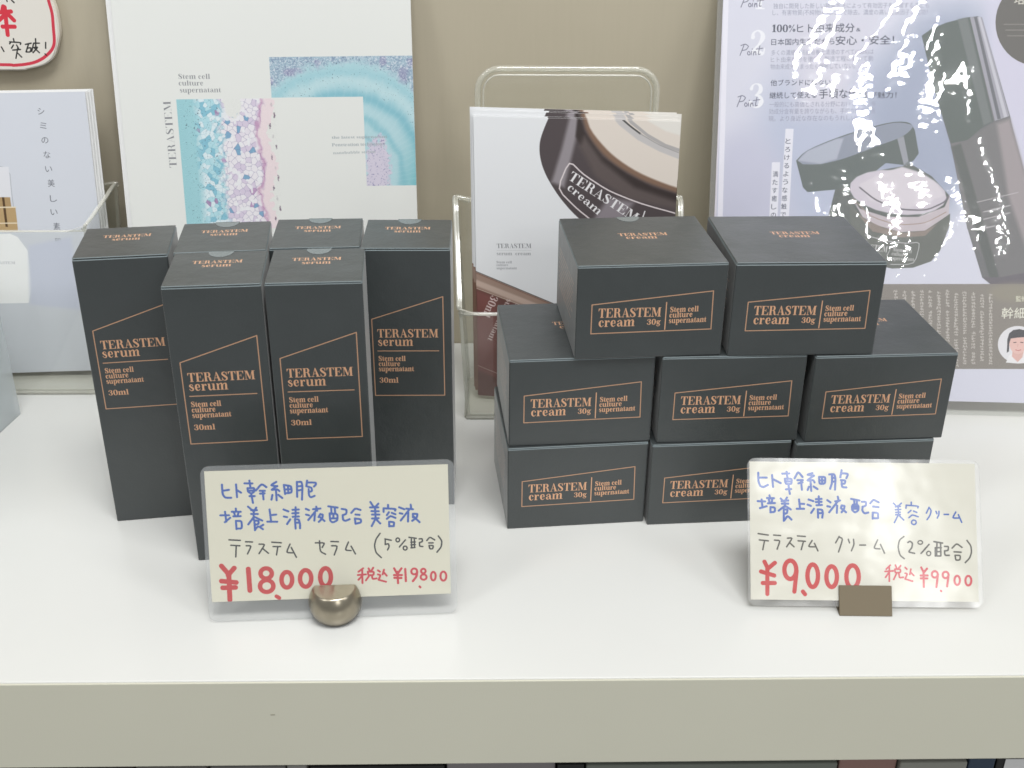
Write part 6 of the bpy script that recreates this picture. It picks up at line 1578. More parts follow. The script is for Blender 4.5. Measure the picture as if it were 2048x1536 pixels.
('S',[(153.78,80.71),(153.95,79.68)],0.38,(196,190,182)),
('S',[(153.33,79.99),(155.44,79.71)],0.38,(188,182,174)),
('S',[(154.77,79.3),(154.51,77.43)],0.38,(196,190,182)),
('S',[(153.57,79.13),(153.14,77.4)],0.38,(196,190,182)),
('S',[(153.68,79.25),(154.16,77.42)],0.38,(196,190,182)),
('S',[(153.45,78.16),(155.56,77.92)],0.38,(188,182,174)),
('S',[(153.87,76.98),(154.7,75.58)],0.38,(196,190,182)),
('S',[(154.37,76.94),(154.63,75.58)],0.38,(196,190,182)),
('S',[(153.93,76.68),(154.04,75.56)],0.38,(196,190,182)),
('S',[(153.58,76.1),(155.68,76.05)],0.38,(188,182,174)),
('S',[(153.87,74.91),(154.15,73.44)],0.38,(196,190,182)),
('S',[(153.97,74.69),(154.38,73.45)],0.38,(196,190,182)),
('S',[(153.81,74.73),(154.32,73.45)],0.38,(196,190,182)),
('S',[(153.7,74.11),(155.8,74.09)],0.38,(188,182,174)),
('S',[(153.86,73.03),(154.45,71.61)],0.38,(196,190,182)),
('S',[(154.48,72.74),(154.83,71.62)],0.38,(196,190,182)),
('S',[(155.38,72.7),(155.47,71.63)],0.38,(196,190,182)),
('S',[(153.83,72.13),(155.92,72.16)],0.38,(188,182,174)),
('S',[(154.95,71.2),(155.45,70.06)],0.38,(196,190,182)),
('S',[(155.72,70.72),(156.09,70.07)],0.38,(196,190,182)),
('S',[(155.03,70.66),(155.56,70.06)],0.38,(196,190,182)),
('S',[(153.94,70.42),(156.02,70.58)],0.38,(188,182,174)),
('S',[(155.06,67.39),(155.67,66.1)],0.38,(196,190,182)),
('S',[(154.46,67.04),(154.42,66.08)],0.38,(196,190,182)),
('S',[(154.58,66.99),(155.37,66.1)],0.38,(196,190,182)),
('S',[(154.18,66.57),(156.27,66.74)],0.38,(188,182,174)),
('S',[(154.92,65.49),(155.27,63.85)],0.38,(196,190,182)),
('S',[(154.83,65.55),(155.23,63.85)],0.38,(196,190,182)),
('S',[(155.06,65.3),(155.31,63.85)],0.38,(196,190,182)),
('S',[(154.31,64.57),(156.4,64.69)],0.38,(188,182,174)),
('S',[(155.68,63.28),(155.83,62.03)],0.38,(196,190,182)),
('S',[(154.38,62.94),(155.16,62.02)],0.38,(196,190,182)),
('S',[(155.75,62.96),(155.46,62.02)],0.38,(196,190,182)),
('S',[(154.44,62.53),(156.53,62.69)],0.38,(188,182,174)),
('S',[(155.14,61.32),(155.69,60.54)],0.38,(196,190,182)),
('S',[(156.07,61.51),(156.72,60.57)],0.38,(196,190,182)),
('S',[(156.15,61.3),(156.67,60.56)],0.38,(196,190,182)),
('S',[(154.54,60.87),(156.66,60.57)],0.38,(188,182,174)),
('S',[(154.88,59.79),(155.29,58.68)],0.38,(196,190,182)),
('S',[(155.25,59.97),(155.79,58.69)],0.38,(196,190,182)),
('S',[(155.87,59.66),(156.21,58.7)],0.38,(196,190,182)),
('S',[(154.65,59.21),(156.75,59.12)],0.38,(188,182,174)),
('S',[(155.82,57.96),(155.61,56.87)],0.38,(196,190,182)),
('S',[(155.3,58.24),(155.71,56.87)],0.38,(196,190,182)),
('S',[(154.9,58.0),(155.72,56.87)],0.38,(196,190,182)),
('S',[(154.76,57.37),(156.88,57.11)],0.38,(188,182,174)),
('S',[(156.09,55.93),(155.82,54.8)],0.38,(196,190,182)),
('S',[(155.96,56.25),(155.97,54.81)],0.38,(196,190,182)),
('S',[(156.59,56.02),(156.49,54.82)],0.38,(196,190,182)),
('S',[(154.89,55.43),(156.99,55.43)],0.38,(188,182,174)),
('S',[(155.57,54.37),(156.06,52.79)],0.38,(196,190,182)),
('S',[(156.27,54.21),(155.87,52.78)],0.38,(196,190,182)),
('S',[(155.0,53.98),(155.47,52.77)],0.38,(196,190,182)),
('S',[(155.02,53.39),(157.13,53.14)],0.38,(188,182,174)),
('S',[(156.29,51.98),(157.05,51.09)],0.38,(196,190,182)),
('S',[(155.71,52.04),(156.35,51.08)],0.38,(196,190,182)),
('S',[(156.66,52.3),(156.49,51.08)],0.38,(196,190,182)),
('S',[(155.13,51.52),(157.23,51.67)],0.38,(188,182,174)),
('S',[(156.85,50.35),(157.38,49.49)],0.38,(196,190,182)),
('S',[(156.14,50.66),(156.24,49.46)],0.38,(196,190,182)),
('S',[(155.52,50.51),(156.08,49.46)],0.38,(196,190,182)),
('S',[(155.24,49.86),(157.34,49.96)],0.38,(188,182,174)),
('S',[(155.22,48.92),(154.87,47.5)],0.38,(196,190,182)),
('S',[(157.01,48.56),(157.17,47.55)],0.38,(196,190,182)),
('S',[(156.84,48.92),(157.49,47.56)],0.38,(196,190,182)),
('S',[(155.35,48.09),(157.44,48.33)],0.38,(188,182,174)),
('S',[(155.89,46.78),(155.75,45.63)],0.38,(196,190,182)),
('S',[(156.68,46.58),(157.36,45.67)],0.38,(196,190,182)),
('S',[(155.57,47.12),(155.78,45.63)],0.38,(196,190,182)),
('S',[(155.47,46.18),(157.59,45.93)],0.38,(188,182,174)),
('S',[(156.7,45.04),(156.67,43.61)],0.38,(196,190,182)),
('S',[(156.82,44.82),(157.43,43.62)],0.38,(196,190,182)),
('S',[(155.82,45.06),(155.38,43.57)],0.38,(196,190,182)),
('S',[(155.6,44.21),(157.68,44.49)],0.38,(188,182,174)),
('S',[(157.38,42.77),(157.71,41.86)],0.38,(196,190,182)),
('S',[(156.65,43.11),(157.13,41.84)],0.38,(196,190,182)),
('S',[(156.18,42.82),(156.39,41.83)],0.38,(196,190,182)),
('S',[(155.72,42.31),(157.82,42.37)],0.38,(188,182,174)),
('S',[(156.6,41.38),(156.68,39.78)],0.38,(196,190,182)),
('S',[(156.68,40.97),(156.52,39.77)],0.38,(196,190,182)),
('S',[(156.96,40.95),(156.73,39.78)],0.38,(196,190,182)),
('S',[(155.84,40.4),(157.92,40.78)],0.38,(188,182,174)),
('S',[(156.08,39.21),(156.44,37.75)],0.38,(196,190,182)),
('S',[(156.78,39.23),(156.36,37.75)],0.38,(196,190,182)),
('S',[(157.25,39.22),(157.05,37.76)],0.38,(196,190,182)),
('S',[(155.97,38.36),(158.07,38.36)],0.38,(188,182,174)),
('S',[(156.37,36.82),(156.92,35.96)],0.38,(196,190,182)),
('S',[(156.21,37.2),(156.08,35.94)],0.38,(196,190,182)),
('S',[(156.95,36.86),(157.14,35.97)],0.38,(196,190,182)),
('S',[(156.09,36.45),(158.17,36.83)],0.38,(188,182,174)),
('S',[(156.94,35.17),(157.3,33.7)],0.38,(196,190,182)),
('S',[(156.66,35.24),(156.98,33.69)],0.38,(196,190,182)),
('S',[(156.21,35.04),(156.25,33.67)],0.38,(196,190,182)),
('S',[(156.22,34.42),(158.32,34.52)],0.38,(188,182,174)),
('S',[(156.97,32.75),(157.14,31.87)],0.38,(196,190,182)),
('S',[(157.63,32.87),(157.24,31.88)],0.38,(196,190,182)),
('S',[(157.27,33.22),(157.22,31.88)],0.38,(196,190,182)),
('S',[(156.35,32.37),(158.45,32.43)],0.38,(188,182,174)),
('S',[(159.86,78.68),(160.64,77.58)],0.38,(196,190,182)),
('S',[(160.66,78.5),(161.26,77.59)],0.38,(196,190,182)),
('S',[(159.55,78.58),(159.52,77.55)],0.38,(196,190,182)),
('S',[(158.93,77.98),(161.04,77.73)],0.38,(188,182,174)),
('S',[(159.23,76.89),(159.47,75.45)],0.38,(196,190,182)),
('S',[(159.79,76.97),(159.41,75.45)],0.38,(196,190,182)),
('S',[(159.29,76.63),(159.68,75.45)],0.38,(196,190,182)),
('S',[(159.05,76.11),(161.14,76.25)],0.38,(188,182,174)),
('S',[(159.35,74.57),(159.35,73.82)],0.38,(196,190,182)),
('S',[(160.13,74.96),(160.68,73.85)],0.38,(196,190,182)),
('S',[(159.3,74.91),(158.83,73.81)],0.38,(196,190,182)),
('S',[(159.17,74.24),(161.24,74.65)],0.38,(188,182,174)),
('S',[(160.64,73.36),(160.44,72.3)],0.38,(196,190,182)),
('S',[(159.48,73.1),(160.26,72.3)],0.38,(196,190,182)),
('S',[(160.13,73.44),(160.6,72.31)],0.38,(196,190,182)),
('S',[(159.27,72.66),(161.35,72.91)],0.38,(188,182,174)),
('S',[(159.39,71.82),(160.15,70.91)],0.38,(196,190,182)),
('S',[(160.83,71.73),(160.84,70.92)],0.38,(196,190,182)),
('S',[(159.64,71.57),(159.65,70.89)],0.38,(196,190,182)),
('S',[(159.37,71.2),(161.44,71.53)],0.38,(188,182,174)),
('S',[(159.68,70.41),(159.33,69.31)],0.38,(196,190,182)),
('S',[(160.72,70.06),(160.92,69.35)],0.38,(196,190,182)),
('S',[(159.53,70.37),(159.41,69.31)],0.38,(196,190,182)),
('S',[(159.46,69.72),(161.54,69.96)],0.38,(188,182,174)),
('S',[(160.69,68.9),(160.41,67.65)],0.38,(196,190,182)),
('S',[(160.92,68.85),(161.17,67.67)],0.38,(196,190,182)),
('S',[(160.45,68.65),(161.19,67.67)],0.38,(196,190,182)),
('S',[(159.57,68.09),(161.65,68.28)],0.38,(188,182,174)),
('S',[(161.33,66.99),(161.19,66.28)],0.38,(196,190,182)),
('S',[(160.3,67.13),(160.68,66.27)],0.38,(196,190,182)),
('S',[(159.8,66.91),(160.27,66.26)],0.38,(196,190,182)),
('S',[(159.66,66.56),(161.75,66.78)],0.38,(188,182,174)),
('S',[(161.51,65.7),(161.66,64.0)],0.38,(196,190,182)),
('S',[(161.11,65.49),(160.74,63.98)],0.38,(196,190,182)),
('S',[(160.22,65.62),(160.24,63.97)],0.38,(196,190,182)),
('S',[(159.78,64.72),(161.88,64.77)],0.38,(188,182,174)),
('S',[(160.21,63.28),(160.63,62.51)],0.38,(196,190,182)),
('S',[(160.09,63.21),(160.56,62.51)],0.38,(196,190,182)),
('S',[(160.1,63.24),(160.32,62.5)],0.38,(196,190,182)),
('S',[(159.9,62.84),(162.02,62.53)],0.38,(188,182,174)),
('S',[(161.17,61.9),(161.0,60.38)],0.38,(196,190,182)),
('S',[(160.31,62.0),(160.46,60.37)],0.38,(196,190,182)),
('S',[(160.82,62.11),(160.38,60.37)],0.38,(196,190,182)),
('S',[(160.02,61.04),(162.1,61.22)],0.38,(188,182,174)),
('S',[(160.08,59.97),(160.14,58.61)],0.38,(196,190,182)),
('S',[(160.46,59.78),(161.06,58.63)],0.38,(196,190,182)),
('S',[(160.03,59.57),(160.51,58.62)],0.38,(196,190,182)),
('S',[(160.14,59.1),(162.22,59.48)],0.38,(188,182,174)),
('S',[(160.47,58.09),(160.73,56.75)],0.38,(196,190,182)),
('S',[(160.12,57.98),(160.05,56.73)],0.38,(196,190,182)),
('S',[(161.5,57.86),(162.05,56.78)],0.38,(196,190,182)),
('S',[(160.26,57.29),(162.38,57.01)],0.38,(188,182,174)),
('S',[(161.98,56.34),(162.72,54.96)],0.38,(196,190,182)),
('S',[(161.74,56.27),(161.74,54.94)],0.38,(196,190,182)),
('S',[(161.33,56.13),(161.86,54.94)],0.38,(196,190,182)),
('S',[(160.38,55.44),(162.45,55.84)],0.38,(188,182,174)),
('S',[(161.17,54.1),(161.77,53.06)],0.38,(196,190,182)),
('S',[(160.63,54.12),(160.22,53.02)],0.38,(196,190,182)),
('S',[(161.95,54.34),(161.72,53.06)],0.38,(196,190,182)),
('S',[(160.5,53.58),(162.6,53.54)],0.38,(188,182,174)),
('S',[(162.27,52.11),(162.23,51.68)],0.38,(196,190,182)),
('S',[(160.97,52.11),(161.66,51.67)],0.38,(196,190,182)),
('S',[(162.25,52.15),(162.56,51.69)],0.38,(196,190,182)),
('S',[(160.6,51.95),(162.67,52.38)],0.38,(188,182,174)),
('S',[(161.23,48.75),(161.52,48.04)],0.38,(196,190,182)),
('S',[(160.78,48.88),(160.71,48.02)],0.38,(196,190,182)),
('S',[(162.17,48.87),(162.1,48.06)],0.38,(196,190,182)),
('S',[(160.83,48.41),(162.91,48.72)],0.38,(188,182,174)),
('S',[(161.99,47.49),(162.61,46.64)],0.38,(196,190,182)),
('S',[(160.97,47.14),(160.69,46.59)],0.38,(196,190,182)),
('S',[(162.12,47.51),(161.76,46.62)],0.38,(196,190,182)),
('S',[(160.92,46.93),(163.01,47.12)],0.38,(188,182,174)),
('S',[(162.27,46.08),(162.89,44.55)],0.38,(196,190,182)),
('S',[(161.03,46.11),(161.8,44.53)],0.38,(196,190,182)),
('S',[(161.93,45.8),(162.25,44.54)],0.38,(196,190,182)),
('S',[(161.04,45.17),(163.12,45.42)],0.38,(188,182,174)),
('S',[(161.94,43.71),(162.57,42.9)],0.38,(196,190,182)),
('S',[(161.92,43.66),(162.14,42.89)],0.38,(196,190,182)),
('S',[(162.9,43.88),(163.71,42.93)],0.38,(196,190,182)),
('S',[(161.16,43.3),(163.26,43.3)],0.38,(188,182,174)),
('S',[(162.8,42.29),(162.48,40.78)],0.38,(196,190,182)),
('S',[(161.18,41.94),(160.94,40.75)],0.38,(196,190,182)),
('S',[(162.75,42.24),(162.86,40.79)],0.38,(196,190,182)),
('S',[(161.28,41.42),(163.4,41.13)],0.38,(188,182,174)),
('S',[(162.78,40.36),(163.03,38.92)],0.38,(196,190,182)),
('S',[(162.8,40.13),(163.49,38.93)],0.38,(196,190,182)),
('S',[(161.46,40.18),(162.17,38.9)],0.38,(196,190,182)),
('S',[(161.4,39.43),(163.52,39.23)],0.38,(188,182,174)),
('S',[(161.66,38.01),(161.47,37.01)],0.38,(196,190,182)),
('S',[(162.74,38.29),(163.06,37.05)],0.38,(196,190,182)),
('S',[(161.7,38.17),(162.33,37.03)],0.38,(196,190,182)),
('S',[(161.52,37.56),(163.62,37.67)],0.38,(188,182,174)),
('S',[(163.28,36.22),(162.99,35.17)],0.38,(196,190,182)),
('S',[(163.38,36.14),(163.71,35.18)],0.38,(196,190,182)),
('S',[(163.27,36.15),(163.8,35.19)],0.38,(196,190,182)),
('S',[(161.64,35.69),(163.76,35.46)],0.38,(188,182,174)),
('S',[(163.01,34.31),(162.69,33.75)],0.38,(196,190,182)),
('S',[(162.51,34.57),(163.16,33.76)],0.38,(196,190,182)),
('S',[(162.44,34.34),(162.81,33.75)],0.38,(196,190,182)),
('S',[(161.75,34.04),(163.84,34.24)],0.38,(188,182,174)),
('S',[(162.25,33.12),(162.01,31.4)],0.38,(196,190,182)),
('S',[(163.48,33.27),(164.34,31.46)],0.38,(196,190,182)),
('S',[(162.37,32.98),(162.36,31.41)],0.38,(196,190,182)),
('S',[(161.87,32.18),(163.98,32.06)],0.38,(188,182,174)),
('S',[(165.12,80.02),(165.56,78.54)],0.38,(196,190,182)),
('S',[(164.24,79.81),(163.8,78.5)],0.38,(196,190,182)),
('S',[(165.86,79.7),(166.35,78.56)],0.38,(196,190,182)),
('S',[(164.32,79.15),(166.42,79.14)],0.38,(188,182,174)),
('S',[(166.0,78.16),(165.89,77.19)],0.38,(196,190,182)),
('S',[(164.42,77.82),(164.73,77.17)],0.38,(196,190,182)),
('S',[(164.48,78.09),(164.35,77.16)],0.38,(196,190,182)),
('S',[(164.43,77.46),(166.53,77.42)],0.38,(188,182,174)),
('S',[(164.52,76.33),(165.25,75.46)],0.38,(196,190,182)),
('S',[(165.02,76.25),(164.74,75.45)],0.38,(196,190,182)),
('S',[(165.31,76.48),(166.11,75.48)],0.38,(196,190,182)),
('S',[(164.53,75.92),(166.61,76.15)],0.38,(188,182,174)),
('S',[(164.91,75.02),(164.77,73.28)],0.38,(196,190,182)),
('S',[(164.64,74.55),(164.15,73.26)],0.38,(196,190,182)),
('S',[(166.14,74.76),(165.83,73.3)],0.38,(196,190,182)),
('S',[(164.66,73.98),(166.74,74.12)],0.38,(188,182,174)),
('S',[(165.41,72.8),(165.22,71.43)],0.38,(196,190,182)),
('S',[(165.58,72.58),(166.32,71.45)],0.38,(196,190,182)),
('S',[(164.89,72.73),(165.05,71.43)],0.38,(196,190,182)),
('S',[(164.79,71.97),(166.9,71.81)],0.38,(188,182,174)),
('S',[(166.64,71.07),(166.26,69.76)],0.38,(196,190,182)),
('S',[(165.19,70.66),(164.97,69.73)],0.38,(196,190,182)),
('S',[(165.48,70.67),(165.64,69.74)],0.38,(196,190,182)),
('S',[(164.91,70.19),(166.99,70.37)],0.38,(188,182,174)),
('S',[(164.99,68.88),(165.73,67.51)],0.38,(196,190,182)),
('S',[(165.27,69.04),(164.89,67.49)],0.38,(196,190,182)),
('S',[(165.49,68.78),(165.56,67.51)],0.38,(196,190,182)),
('S',[(165.03,68.23),(167.12,68.36)],0.38,(188,182,174)),
('S',[(165.17,67.11),(165.75,65.95)],0.38,(196,190,182)),
('S',[(166.21,67.13),(165.83,65.95)],0.38,(196,190,182)),
('S',[(166.9,66.69),(166.6,65.97)],0.38,(196,190,182)),
('S',[(165.16,66.33),(167.27,66.0)],0.38,(188,182,174)),
('S',[(165.32,65.52),(165.24,64.0)],0.38,(196,190,182)),
('S',[(165.42,65.31),(165.64,64.01)],0.38,(196,190,182)),
('S',[(165.85,65.39),(166.54,64.03)],0.38,(196,190,182)),
('S',[(165.27,64.58),(167.36,64.62)],0.38,(188,182,174)),
('S',[(165.83,63.21),(165.54,61.72)],0.38,(196,190,182)),
('S',[(167.11,63.5),(167.79,61.77)],0.38,(196,190,182)),
('S',[(166.11,63.18),(166.02,61.73)],0.38,(196,190,182)),
('S',[(165.41,62.47),(167.51,62.37)],0.38,(188,182,174)),
('S',[(166.01,61.33),(166.78,60.14)],0.38,(196,190,182)),
('S',[(165.58,61.32),(166.33,60.13)],0.38,(196,190,182)),
('S',[(167.01,61.32),(166.84,60.14)],0.38,(196,190,182)),
('S',[(165.53,60.53),(167.63,60.57)],0.38,(188,182,174)),
('S',[(167.36,59.35),(167.61,58.72)],0.38,(196,190,182)),
('S',[(165.75,59.41),(166.46,58.7)],0.38,(196,190,182)),
('S',[(167.23,59.38),(167.6,58.72)],0.38,(196,190,182)),
('S',[(165.63,59.01),(167.74,58.9)],0.38,(188,182,174)),
('S',[(166.89,58.01),(167.48,57.36)],0.38,(196,190,182)),
('S',[(166.13,57.97),(166.22,57.33)],0.38,(196,190,182)),
('S',[(166.97,58.29),(167.06,57.35)],0.38,(196,190,182)),
('S',[(165.72,57.61),(167.83,57.42)],0.38,(188,182,174)),
('S',[(166.34,56.7),(166.72,55.99)],0.38,(196,190,182)),
('S',[(166.6,56.52),(166.76,55.99)],0.38,(196,190,182)),
('S',[(166.27,56.45),(166.33,55.98)],0.38,(196,190,182)),
('S',[(165.81,56.26),(167.89,56.53)],0.38,(188,182,174)),
('S',[(167.59,55.26),(167.39,54.34)],0.38,(196,190,182)),
('S',[(166.61,55.09),(166.41,54.31)],0.38,(196,190,182)),
('S',[(166.27,55.41),(166.3,54.31)],0.38,(196,190,182)),
('S',[(165.91,54.75),(167.99,55.07)],0.38,(188,182,174)),
('S',[(166.81,53.83),(166.6,52.74)],0.38,(196,190,182)),
('S',[(166.47,53.68),(166.46,52.73)],0.38,(196,190,182)),
('S',[(166.92,53.9),(166.45,52.73)],0.38,(196,190,182)),
('S',[(166.02,53.13),(168.1,53.31)],0.38,(188,182,174)),
('S',[(166.41,50.24),(166.91,49.58)],0.38,(196,190,182)),
('S',[(167.56,50.46),(168.12,49.61)],0.38,(196,190,182)),
('S',[(166.21,50.34),(166.97,49.58)],0.38,(196,190,182)),
('S',[(166.23,49.87),(168.34,49.71)],0.38,(188,182,174)),
('S',[(166.98,48.95),(167.77,47.84)],0.38,(196,190,182)),
('S',[(166.6,48.71),(167.17,47.83)],0.38,(196,190,182)),
('S',[(166.75,48.7),(167.53,47.83)],0.38,(196,190,182)),
('S',[(166.33,48.3),(168.43,48.37)],0.38,(188,182,174)),
('S',[(167.36,47.1),(167.54,46.15)],0.38,(196,190,182)),
('S',[(167.92,47.26),(168.75,46.17)],0.38,(196,190,182)),
('S',[(167.29,47.39),(167.07,46.14)],0.38,(196,190,182)),
('S',[(166.44,46.58),(168.54,46.59)],0.38,(188,182,174)),
('S',[(168.25,45.71),(169.08,44.03)],0.38,(196,190,182)),
('S',[(166.79,45.39),(167.3,43.99)],0.38,(196,190,182)),
('S',[(166.8,45.51),(166.47,43.97)],0.38,(196,190,182)),
('S',[(166.57,44.66),(168.68,44.43)],0.38,(188,182,174)),
('S',[(167.56,43.07),(167.82,42.15)],0.38,(196,190,182)),
('S',[(167.42,43.16),(167.78,42.15)],0.38,(196,190,182)),
('S',[(167.46,43.56),(168.3,42.16)],0.38,(196,190,182)),
('S',[(166.69,42.66),(168.77,43.03)],0.38,(188,182,174)),
('S',[(167.12,41.56),(166.83,40.36)],0.38,(196,190,182)),
('S',[(166.92,41.37),(166.78,40.36)],0.38,(196,190,182)),
('S',[(166.86,41.2),(166.71,40.36)],0.38,(196,190,182)),
('S',[(166.81,40.86),(168.91,40.91)],0.38,(188,182,174)),
('S',[(167.5,39.65),(168.12,38.43)],0.38,(196,190,182)),
('S',[(167.79,39.82),(167.63,38.42)],0.38,(196,190,182)),
('S',[(167.41,39.71),(168.1,38.43)],0.38,(196,190,182)),
('S',[(166.93,38.99),(169.04,38.98)],0.38,(188,182,174)),
('S',[(167.55,37.46),(167.16,36.33)],0.38,(196,190,182)),
('S',[(167.65,37.85),(167.48,36.34)],0.38,(196,190,182)),
('S',[(167.0,37.77),(167.84,36.35)],0.38,(196,190,182)),
('S',[(167.06,36.98),(169.18,36.85)],0.38,(188,182,174)),
('S',[(168.58,35.45),(168.36,34.85)],0.38,(196,190,182)),
('S',[(168.62,35.96),(168.53,34.86)],0.38,(196,190,182)),
('S',[(167.9,35.74),(168.14,34.85)],0.38,(196,190,182)),
('S',[(167.18,35.19),(169.29,35.11)],0.38,(188,182,174)),
('S',[(167.22,34.2),(167.95,33.21)],0.38,(196,190,182)),
('S',[(168.33,34.23),(168.92,33.23)],0.38,(196,190,182)),
('S',[(169.02,33.9),(168.68,33.22)],0.38,(196,190,182)),
('S',[(167.28,33.62),(169.37,33.91)],0.38,(188,182,174)),
('S',[(170.87,79.31),(171.47,77.79)],0.38,(196,190,182)),
('S',[(170.92,79.37),(170.64,77.77)],0.38,(196,190,182)),
('S',[(170.7,79.55),(170.96,77.77)],0.38,(196,190,182)),
('S',[(169.84,78.46),(171.92,78.63)],0.38,(188,182,174)),
('S',[(170.76,76.88),(170.4,75.89)],0.38,(196,190,182)),
('S',[(169.99,77.28),(169.71,75.87)],0.38,(196,190,182)),
('S',[(171.52,77.28),(171.98,75.92)],0.38,(196,190,182)),
('S',[(169.97,76.43),(172.07,76.26)],0.38,(188,182,174)),
('S',[(170.32,75.41),(170.38,74.04)],0.38,(196,190,182)),
('S',[(170.29,75.1),(170.38,74.04)],0.38,(196,190,182)),
('S',[(171.25,75.2),(171.48,74.07)],0.38,(196,190,182)),
('S',[(170.09,74.57),(172.17,74.78)],0.38,(188,182,174)),
('S',[(171.27,73.2),(171.8,71.83)],0.38,(196,190,182)),
('S',[(170.29,73.15),(170.9,71.81)],0.38,(196,190,182)),
('S',[(171.7,73.33),(172.37,71.85)],0.38,(196,190,182)),
('S',[(170.23,72.53),(172.33,72.35)],0.38,(188,182,174)),
('S',[(171.74,71.31),(172.46,69.59)],0.38,(196,190,182)),
('S',[(171.02,71.11),(170.59,69.55)],0.38,(196,190,182)),
('S',[(170.4,71.14),(170.77,69.55)],0.38,(196,190,182)),
('S',[(170.37,70.29),(172.48,70.1)],0.38,(188,182,174)),
('S',[(171.72,69.15),(172.01,67.45)],0.38,(196,190,182)),
('S',[(171.39,68.76),(171.61,67.44)],0.38,(196,190,182)),
('S',[(170.57,68.77),(171.1,67.43)],0.38,(196,190,182)),
('S',[(170.52,68.09),(172.61,68.05)],0.38,(188,182,174)),
('S',[(171.24,66.79),(171.04,65.22)],0.38,(196,190,182)),
('S',[(171.6,67.03),(171.82,65.24)],0.38,(196,190,182)),
('S',[(172.22,66.73),(172.38,65.25)],0.38,(196,190,182)),
('S',[(170.66,65.93),(172.74,66.17)],0.38,(188,182,174)),
('S',[(172.21,64.59),(171.79,63.82)],0.38,(196,190,182)),
('S',[(171.68,64.45),(171.73,63.82)],0.38,(196,190,182)),
('S',[(171.63,64.8),(171.33,63.81)],0.38,(196,190,182)),
('S',[(170.78,64.12),(172.88,64.11)],0.38,(188,182,174)),
('S',[(172.58,63.38),(172.12,62.14)],0.38,(196,190,182)),
('S',[(171.22,63.01),(170.98,62.11)],0.38,(196,190,182)),
('S',[(171.32,63.12),(171.3,62.12)],0.38,(196,190,182)),
('S',[(170.88,62.57),(172.98,62.51)],0.38,(188,182,174)),
('S',[(171.68,61.18),(171.83,60.12)],0.38,(196,190,182)),
('S',[(172.38,61.18),(172.04,60.13)],0.38,(196,190,182)),
('S',[(171.06,61.62),(170.75,60.1)],0.38,(196,190,182)),
('S',[(171.0,60.72),(173.11,60.59)],0.38,(188,182,174)),
('S',[(171.64,59.27),(171.58,58.53)],0.38,(196,190,182)),
('S',[(171.91,59.59),(172.74,58.55)],0.38,(196,190,182)),
('S',[(172.09,59.57),(171.84,58.53)],0.38,(196,190,182)),
('S',[(171.12,58.93),(173.2,59.24)],0.38,(188,182,174)),
('S',[(171.34,57.63),(172.07,56.92)],0.38,(196,190,182)),
('S',[(171.54,58.12),(171.37,56.9)],0.38,(196,190,182)),
('S',[(171.16,57.76),(171.38,56.9)],0.38,(196,190,182)),
('S',[(171.23,57.32),(173.31,57.49)],0.38,(188,182,174)),
('S',[(173.24,53.94),(173.78,52.71)],0.38,(196,190,182)),
('S',[(172.43,54.03),(173.05,52.69)],0.38,(196,190,182)),
('S',[(172.61,54.26),(172.27,52.68)],0.38,(196,190,182)),
('S',[(171.49,53.25),(173.58,53.52)],0.38,(188,182,174)),
('S',[(171.7,51.74),(171.69,51.11)],0.38,(196,190,182)),
('S',[(172.43,51.85),(171.94,51.12)],0.38,(196,190,182)),
('S',[(171.7,51.85),(171.75,51.12)],0.38,(196,190,182)),
('S',[(171.61,51.5),(173.69,51.8)],0.38,(188,182,174)),
('S',[(171.78,50.68),(171.98,49.04)],0.38,(196,190,182)),
('S',[(171.85,50.66),(172.2,49.05)],0.38,(196,190,182)),
('S',[(172.66,50.64),(172.42,49.05)],0.38,(196,190,182)),
('S',[(171.73,49.69),(173.82,49.86)],0.38,(188,182,174)),
('S',[(172.83,48.53),(172.83,47.68)],0.38,(196,190,182)),
('S',[(173.17,48.21),(172.68,47.68)],0.38,(196,190,182)),
('S',[(173.13,48.12),(172.76,47.68)],0.38,(196,190,182)),
('S',[(171.84,47.96),(173.92,48.32)],0.38,(188,182,174)),
('S',[(172.0,46.76),(171.89,45.49)],0.38,(196,190,182)),
('S',[(173.35,46.74),(172.91,45.51)],0.38,(196,190,182)),
('S',[(173.44,46.87),(173.63,45.53)],0.38,(196,190,182)),
('S',[(171.96,46.19),(174.06,46.15)],0.38,(188,182,174)),
('S',[(172.34,44.71),(171.85,43.45)],0.38,(196,190,182)),
('S',[(173.37,44.68),(173.61,43.49)],0.38,(196,190,182)),
('S',[(173.37,45.08),(173.76,43.49)],0.38,(196,190,182)),
('S',[(172.1,44.09),(174.18,44.44)],0.38,(188,182,174)),
('S',[(173.92,40.63),(173.64,39.39)],0.38,(196,190,182)),
('S',[(172.56,40.96),(173.11,39.38)],0.38,(196,190,182)),
('S',[(173.56,40.97),(173.96,39.4)],0.38,(196,190,182)),
('S',[(172.37,39.98),(174.47,40.02)],0.38,(188,182,174)),
('S',[(172.75,38.88),(173.13,37.23)],0.38,(196,190,182)),
('S',[(173.94,38.88),(174.3,37.26)],0.38,(196,190,182)),
('S',[(173.36,38.69),(173.2,37.24)],0.38,(196,190,182)),
('S',[(172.5,37.9),(174.6,38.06)],0.38,(188,182,174)),
('S',[(173.67,36.79),(173.26,35.25)],0.38,(196,190,182)),
('S',[(172.84,36.51),(173.0,35.24)],0.38,(196,190,182)),
('S',[(172.59,36.3),(172.19,35.22)],0.38,(196,190,182)),
('S',[(172.64,35.84),(174.73,36.05)],0.38,(188,182,174)),
('S',[(174.36,34.31),(174.02,33.39)],0.38,(196,190,182)),
('S',[(174.2,34.74),(174.87,33.41)],0.38,(196,190,182)),
('S',[(172.72,34.49),(173.46,33.37)],0.38,(196,190,182)),
